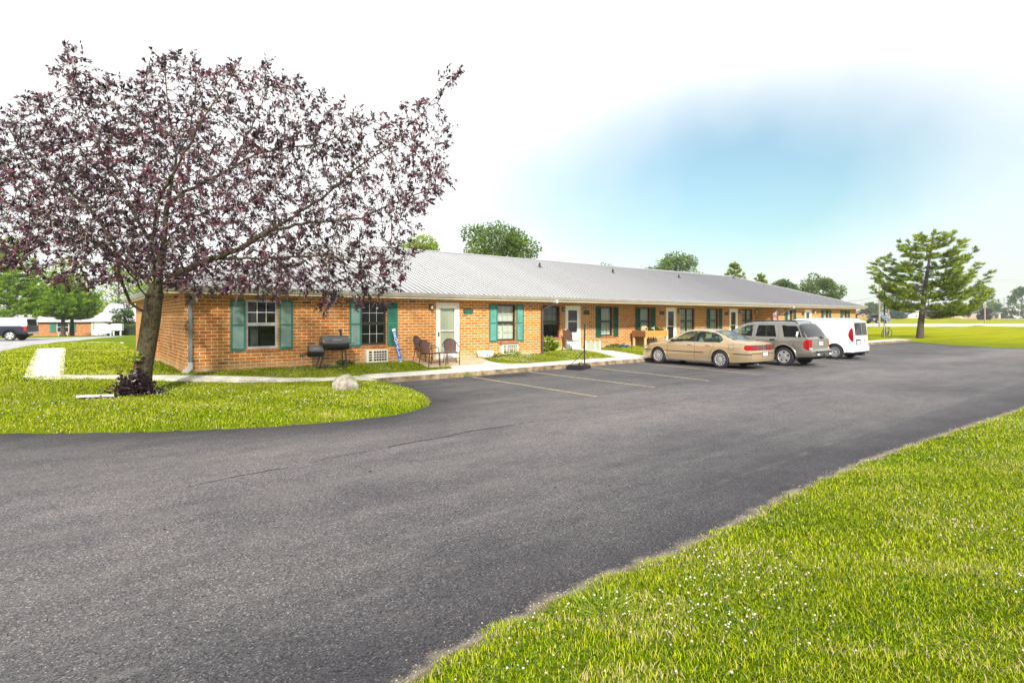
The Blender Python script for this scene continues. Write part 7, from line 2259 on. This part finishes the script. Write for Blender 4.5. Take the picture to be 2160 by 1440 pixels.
for k, (u, dd, m_, lab) in enumerate(((2130, 262, blk_paint, 'dark parked car in front of the white trailer'), (2144, 262, vw, 'white parked car between two dark ones at the far right'), (2156, 262, blk_paint, 'dark parked car cut by the right frame edge'))):
    x, y = at_px(u, dd); cr = thing('distant_car', lab, 'car', (x, y, zg(x, y)), TH - math.pi / 2, 'cars parked beyond the far road')
    mb = MB(); mb.prism([(-1.9, .25), (1.9, .25), (1.95, .75), (1.2, .9), (.7, 1.35), (-.9, 1.38), (-1.5, .92), (-1.95, .8)], -.8, .8, 'xz'); mb.build('body', m_, cr)
    mb = MB(); mb.prism([(1.0, .92), (.62, 1.28), (-.82, 1.3), (-1.25, .94)], -.815, .815, 'xz'); mb.build('windows', darkwin, cr)
    for sx in (-1.15, 1.15):
        for sy in (-.7, .7):
            mb = MB(); mb.lathe([(0, -.11), (.31, -.11), (.31, .11), (0, .11)], 14, axis='y', M=Matrix.Translation((sx, sy, .31))); mb.build('wheel', rubber_m, cr)

# far road: pale concrete strips
road_m = pm('pale_far_road', (.58, .56, .52), .85, var=.08, scale=.4)
def strip(name, d0, d1, u0, u1, n=40, lift=.06, mat=road_m):
    mb = MB(); us = [u0 + (u1 - u0) * k / n for k in range(n + 1)]
    for a, b in zip(us, us[1:]):
        q = []
        for (u, d) in ((a, d0), (b, d0), (b, d1), (a, d1)): x, y = at_px(u, d); q.append((x, y, zg(x, y) + lift))
        mb.quad(*q)
    return struct(mb.build(name, mat))
strip('far_road', 103.5, 113.5, 1500, 2500)
strip('far_street', 235, 252, 2030, 2600, 20, .12)

pole_t = pm('weathered_pole', (.27, .22, .16), .9, var=.25, scale=2, stretch=(6, 6, .4))
pole_d = pm('dark_pole', (.06, .055, .05), .9, var=.3)
galv = pm('galvanised_can', (.30, .31, .32), .5, metal=.3, var=.1)


def upole(label, u, d, v_top, r, mat, arms=True, lean=0.0, can=False, zb0=None):
    x, y = at_px(u, d); z = zg(x, y) if zb0 is None else zb0; Hh = CAM_H - (v_top - 669.2) / 1176 * d - z
    p = thing('utility_pole', label, 'utility pole', (x, y, z), TH - math.pi / 2, 'utility poles')
    mb = MB(); mb.tube([(0, 0, -.3), (lean, 0, Hh)], [r, r * .7], 10); mb.build('pole', mat, p, 40)
    if arms:
        mb = MB(); mb.box(lean - 1.1, lean + .9, -.06, .06, Hh - .35, Hh - .22)
        for q in (-1.0, -.4, .4, .8): mb.tube([(lean + q, 0, Hh - .22), (lean + q, 0, Hh - .05)], .04, 6)
        mb.build('crossarm', pole_d, p)
    if can:
        mb = MB(); mb.lathe([(0, -.5), (.26, -.5), (.28, .35), (.2, .45), (0, .5)], 14, M=Matrix.Translation((-.55, -.1, Hh - 2.7))); mb.bar((-.4, 0, Hh - 2.6), (0, 0, Hh - 2.6), .08); mb.build('transformer', galv, p, 40)
    return x, y, z + Hh
ax1 = upole('tall utility pole with crossarm and transformer left of the lamp post', 1855, 101, 581, .17, pole_t, True, 0, True)
upole('short thick wooden post under the pine branches by the far road', 2077.5, 115, 640, .13, pole_t, False)
ax3 = upole('leaning dark utility pole near the white trailer', 2125, 240, 628, .17, pole_d, True, 1.0)
ax4 = upole('slim far utility pole behind the hazy trees', 2118, 360, 629, .15, pole_d, True)
upole('pale utility pole in front of the tree at the right frame edge', 2150, 250, 643, .15, pole_t, False)
upole('short pale post left of the blue spruce', 1874, 230, 648, .16, pole_t, False)


def wire(name, label, p, q, sag, r=.02, n=16):
    mb = MB(); p, q = Vector(p), Vector(q)
    mb.tube([p + (q - p) * (k / n) - Vector((0, 0, sag * 4 * (k / n) * (1 - k / n))) for k in range(n + 1)], r, 4); return tag(mb.build(name, pole_d), label, 'wire', 'overhead wires')
xe, ye = at_px(1600, 140)
wire('overhead_wire', 'service wire slanting down from the tall utility pole behind the roof end', (ax1[0], ax1[1], ax1[2] - 3.6), (XR - 1.5, YW + 9, 4.4), 1.2)
for k, (v, lab) in enumerate(((589, 'upper thin wire crossing the sky at the right frame edge'), (593.5, 'lower thin wire crossing the sky at the right frame edge'))):
    xa, ya = at_px(2000, 190); xb, yb2 = at_px(2400, 190); zz = CAM_H - (v - 669.2) / 1176 * 190; wire('overhead_wire', lab, (xa, ya, zz), (xb, yb2, zz), .3, .02)
xa, ya = at_px(1700, 104); wire('overhead_wire', 'faint low wire left of the tall utility pole', (ax1[0], ax1[1], ax1[2] - 4.5), (xa, ya, ax1[2] - 5.2), .6, .014)

# ------------------------------------------------------------------ grass blades, clover and debris (uncountable: stuff)
turf_m = leaf_mat('turf_blades', [(0, (.018, .038, .003)), (.2, (.11, .17, .004)), (.45, (.32, .42, .004)), (.72, (.50, .56, .012)), (.91, (.52, .46, .12)), (1, (.60, .50, .24))], .85, .35, .03)
clover_m = leaf_mat('clover_leaves', [(0, (.03, .09, .006)), (.6, (.09, .20, .010)), (1, (.20, .31, .02))], .55, .3)
flower_m = leaf_mat('clover_flower_white', [(0, (.30, .21, .13)), (.3, (.46, .40, .30)), (1, (.66, .64, .56))], .8, .2)


def scatter(n, x0, x1, y0, y1, keep):
    x = nrg.uniform(x0, x1, n); y = nrg.uniform(y0, y1, n); k = keep(x, y); return x[k], y[k]


def blades(x, y, hmin, hmax, w0, patch=True):
    n = len(x); z = zf(x, y) - .004; h = nrg.uniform(hmin, hmax, n) * (1 + .35 * wob(x * 1.9, y * 1.9)); a = nrg.uniform(0, 6.283, n); b = nrg.uniform(.2, 1.5, n) * h; w = w0 * nrg.uniform(.6, 1.3, n)
    px_, py_ = np.cos(a + 1.57) * w / 2, np.sin(a + 1.57) * w / 2; dx, dy = np.cos(a) * b, np.sin(a) * b
    V = np.zeros((n, 6, 3))
    V[:, 0] = np.stack([x - px_, y - py_, z], 1); V[:, 1] = np.stack([x + px_, y + py_, z], 1)
    V[:, 2] = np.stack([x + px_ * .8 + dx * .35, y + py_ * .8 + dy * .35, z + h * .62], 1); V[:, 3] = np.stack([x - px_ * .8 + dx * .35, y - py_ * .8 + dy * .35, z + h * .62], 1)
    V[:, 4] = np.stack([x + px_ * .15 + dx, y + py_ * .15 + dy, z + h * .97], 1); V[:, 5] = np.stack([x - px_ * .15 + dx, y - py_ * .15 + dy, z + h * .97], 1)
    dry = (wob(x * 1.1 + 7, y * 1.3) + .6 * wob(x * 2.7, y * 2.9 + 3) > .38) & (nrg.random(n) < np.where(y > 5, .12, .5))
    base = np.arange(n)[:, None, None] * 6; F = (base + np.array([[0, 1, 2, 3], [3, 2, 4, 5]])[None]).reshape(-1, 4)
    sh = np.clip(nrg.beta(1.25, 1.6, n) + .18 * wob(x * .8 + 3, y * .8) + np.where(nrg.random(n) < np.where(y > 5, .06, .14), .42, 0) + .36 * np.clip(wob(x * .45 + 1, y * .45 - 2) - .25, 0, 1) + np.where(dry, .45, 0), 0, 1)
    return V.reshape(-1, 3), F, np.repeat(sh, 6)


def dcam(x, y): return CF * x + SF * y
def lcam(x, y): return SF * x - CF * y
def infov(x, y, m=.12): d = dcam(x, y); return (d > 1.2) & (np.abs(lcam(x, y)) < d * (.92 + m) + .5)


parts_ = []
def region(n, box, cond, hmin, hmax, w):
    x, y = scatter(n, *box, lambda x, y: infov(x, y) & cond(x, y)); s = lot_sd(x, y); k = s + .09 * wob(x * 3, y * 3) + nrg.normal(0, .03, len(x)) > .015; parts_.append(blades(x[k], y[k], hmin, hmax, w))
near = lambda a, b: (lambda x, y: (dcam(x, y) >= a) & (dcam(x, y) < b))
region(330000, (-1, 8, -1.5, 3.0), near(1.5, 4.2), .012, .036, .0045)
region(300000, (1, 12, -4, 3.0), near(4.2, 7.0), .014, .038, .0060)
region(170000, (3, 20, -8, 3.0), near(7.0, 12), .016, .042, .009)
region(70000, (6, 34, -16, 3.0), near(12, 22), .03, .07, .016)
def join(P):
    off = 0; Vs, Fs, Ss = [], [], []
    for V, F, S in P: Vs.append(V); Fs.append(F + off); Ss.append(S); off += len(V)
    return np.concatenate(Vs), np.concatenate(Fs), np.concatenate(Ss)
V, F, S = join(parts_); g = np_mesh('near_lawn_grass', V, F, turf_m, attr=S); g['kind'] = 'stuff'
parts_ = []
lawnL = lambda x, y: (y > 9.5) & (y < 18.2) & (x < 12.6) & ~((x > 9.4) & (y > 16.75)) & ~((x > 10.45) & (y > 16.1)) & ~((x > 6.9) & (y < 16.25))
lawnM = lambda x, y: (y > 16.3) & (y < 18.2) & (x >= 12.5) & (x < 16.2)
lawnR = lambda x, y: (y > 16.3) & (y < 19.4) & (x >= 12.7) & (x < 26.0) & ~((x > 18.7) & (x < 20.45))
region(270000, (-5, 12.6, 9.5, 18.2), lawnL, .022, .055, .0085)
region(60000, (12.5, 16.2, 16.3, 18.2), lawnM, .03, .06, .011)
region(60000, (16.0, 26.0, 16.3, 19.4), lawnR, .03, .075, .016)
region(90000, (-6, 2.3, 18.2, 44), lambda x, y: (x < 2.3), .03, .075, .022)
V, F, S = join(parts_)
# keep the paved path clear
def path_d(x, y):
    pts = [(6.9, 15.5), (5.6, 15.85), (4.0, 16.6), (2.2, 17.35), (.4, 18.4), (-.57, 19.1), (-.82, 36.6)]; best = np.full(x.shape, 9.)
    for (a, b), (c_, d_) in zip(pts, pts[1:]):
        t = np.clip(((x - a) * (c_ - a) + (y - b) * (d_ - b)) / ((c_ - a) ** 2 + (d_ - b) ** 2), 0, 1); best = np.minimum(best, np.hypot(x - a - t * (c_ - a), y - b - t * (d_ - b)))
    return best
fb_ = V.reshape(-1, 6, 3)[:, 0]; kp = path_d(fb_[:, 0], fb_[:, 1]) > np.where(fb_[:, 1] > 19, .27 + .012 * (fb_[:, 1] - 19), .20) + .06 * wob(fb_[:, 0] * 5, fb_[:, 1] * 2)
V = V.reshape(-1, 6, 3)[kp].reshape(-1, 3); S = S.reshape(-1, 6)[kp].ravel(); nb_ = kp.sum()
F = (np.arange(nb_)[:, None, None] * 6 + np.array([[0, 1, 2, 3], [3, 2, 4, 5]])[None]).reshape(-1, 4)
g = np_mesh('front_lawn_grass', V, F, turf_m, attr=S); g['kind'] = 'stuff'


def clovers(n, box, cond, size):
    x, y = scatter(n, *box, lambda x, y: infov(x, y) & cond(x, y)); s = lot_sd(x, y); k = (s > .12) & (wob(x * 1.3 + 5, y * 1.3) + nrg.normal(0, .35, len(x)) > .0); x, y = x[k], y[k]; m = len(x)
    z = zf(x, y) + nrg.uniform(.025, .055, m); out = []; sh = nrg.uniform(0, 1, m); a0 = nrg.uniform(0, 6.283, m)
    for q in range(3):
        a = a0 + q * 2.094; ca, sa = np.cos(a), np.sin(a); r = size * nrg.uniform(.7, 1.2, m); tl = nrg.uniform(-.2, .35, m) * r
        out.append(np.stack([np.stack([x, y, z], 1), np.stack([x + r * .6 * ca - r * .45 * sa, y + r * .6 * sa + r * .45 * ca, z + tl * .6], 1), np.stack([x + r * ca, y + r * sa, z + tl], 1), np.stack([x + r * .6 * ca + r * .45 * sa, y + r * .6 * sa - r * .45 * ca, z + tl * .6], 1)], 1))
    V = np.concatenate(out).reshape(-1, 3); return V, np.arange(len(V)).reshape(-1, 4), np.repeat(np.concatenate([sh] * 3), 4)
V, F, S = join([clovers(60000, (-1, 12, -4, 3), near(1.5, 8), .011), clovers(12000, (3, 22, -8, 3), near(8, 16), .02), clovers(16000, (-5, 12.6, 9.5, 18.2), lawnL, .018)])
g = np_mesh('clover_patch', V, F, clover_m, attr=S); g['kind'] = 'stuff'


def flowers(n, box, cond, r, clump_=True):
    x, y = scatter(n, *box, lambda x, y: infov(x, y) & cond(x, y)); s = lot_sd(x, y)
    k = (s > .18) & (wob(x * 1.3 + 5, y * 1.3) + .5 * wob(x * .5, y * .5 + 2) + nrg.normal(0, .35, len(x)) - .25 + 1.25 * np.exp(-(((x - 3.35) / .9) ** 2 + ((y - 1.95) / .5) ** 2)) + .22 * (y > 9) > .42); x, y = x[k], y[k]; m = len(x)
    z = zf(x, y) + nrg.uniform(.05, .095, m); R = r * nrg.uniform(.6, 1.2, m); b = bmesh.new(); bmesh.ops.create_icosphere(b, subdivisions=1, radius=1)
    I = np.array([v.co[:] for v in b.verts]); T = np.array([[v.index for v in f.verts] for f in b.faces]); b.free()
    jit = 1 + nrg.uniform(-.2, .2, (m, len(I), 1)); V = np.stack([x, y, z], 1)[:, None] + I[None] * R[:, None, None] * jit * np.array([1, 1, .85])
    F = (np.arange(m)[:, None, None] * len(I) + T[None]).reshape(-1, 3); return V.reshape(-1, 3), F, np.repeat(nrg.beta(3, 1.2, m), len(I)), np.stack([x, y, z], 1)
fl_ = [flowers(17000, (-1, 12, -4, 3), near(1.5, 8.5), .0070), flowers(6000, (3, 24, -8, 3), near(8.5, 18), .012), flowers(9000, (-5, 12.6, 9.5, 18.2), lawnL, .013), flowers(2600, (12.6, 19, 16.3, 19), lawnR, .015)]
V, F, S = join([f[:3] for f in fl_]); g = np_mesh('clover_flowers', V, F, flower_m, attr=S, n=3); g['kind'] = 'stuff'
print('flowers', sum(len(f[3]) for f in fl_))
st_ = np.concatenate([f[3] for f in fl_]); V, F = frusta(st_ - np.array([0, 0, .09]), st_, np.full(len(st_), .0014), np.full(len(st_), .001), 3)
g = np_mesh('clover_stems', V, F, leaf_mid_plain); g['kind'] = 'stuff'

# fallen leaves and bits of bark on the asphalt, grit along the turf edge
x, y = scatter(900, -4, 16, 2.9, 15, lambda x, y: lot_sd(x, y) < -.05); k = nrg.random(len(x)) < np.where((x > 5) & (x < 12) & (y > 9) & (y < 14.8), 1.0, .16); x, y = x[k], y[k]; P = np.stack([x, y, np.full(len(x), .008)], 1)
D = nrg.normal(0, 1, (len(x), 3)) * np.array([1, 1, .1]); V, F = leaves(P, D, .05, .5, nrg, droop=0, fold=.2); V[:, 2] = np.abs(V[:, 2] - .008) * .25 + .008
g = np_mesh('fallen_leaves', V, F, leaf_dark, attr=np.repeat(nrg.uniform(0, 1, len(x)), 4)); g['kind'] = 'stuff'
x, y = scatter(26000, -2, 14, 2.3, 3.2, lambda x, y: infov(x, y)); s = lot_sd(x, y); k = np.abs(s + nrg.normal(0, .05, len(x))) < .07; x, y = x[k], y[k]; m = len(x); R = nrg.uniform(.002, .007, m)
I = np.array([[1, 0, 0], [0, 1, 0], [-1, 0, 0], [0, -1, 0], [0, 0, .9]]); T = np.array([[0, 1, 4], [1, 2, 4], [2, 3, 4], [3, 0, 4]])
zz = np.maximum(0, zf(x, y)); V = (np.stack([x, y, zz], 1)[:, None] + I[None] * R[:, None, None]).reshape(-1, 3); F = (np.arange(m)[:, None, None] * 5 + T[None]).reshape(-1, 3)
grit_m = leaf_mat('edge_grit_stone', [(0, (.10, .08, .05)), (.5, (.28, .24, .17)), (1, (.5, .46, .38))], .9, 0)
g = np_mesh('edge_grit', V, F, grit_m, attr=np.repeat(nrg.uniform(0, 1, m), 5), n=3); g['kind'] = 'stuff'
# ------------------------------------------------------------------ the hazy air
hz_m = bpy.data.materials.new('haze'); hz_m.use_nodes = True
t_ = hz_m.node_tree; t_.nodes.clear(); ho = t_.nodes.new('ShaderNodeOutputMaterial'); pv = t_.nodes.new('ShaderNodeVolumePrincipled')
pv.inputs['Color'].default_value = (.93, .96, 1.0, 1); pv.inputs['Density'].default_value = .0004; pv.inputs['Anisotropy'].default_value = .2
t_.links.new(pv.outputs[0], ho.inputs['Volume'])
mb = MB(); mb.box(-1000, 1200, -400, 1400, -9, 40); hzo = mb.build('haze', hz_m); hzo['kind'] = 'stuff'
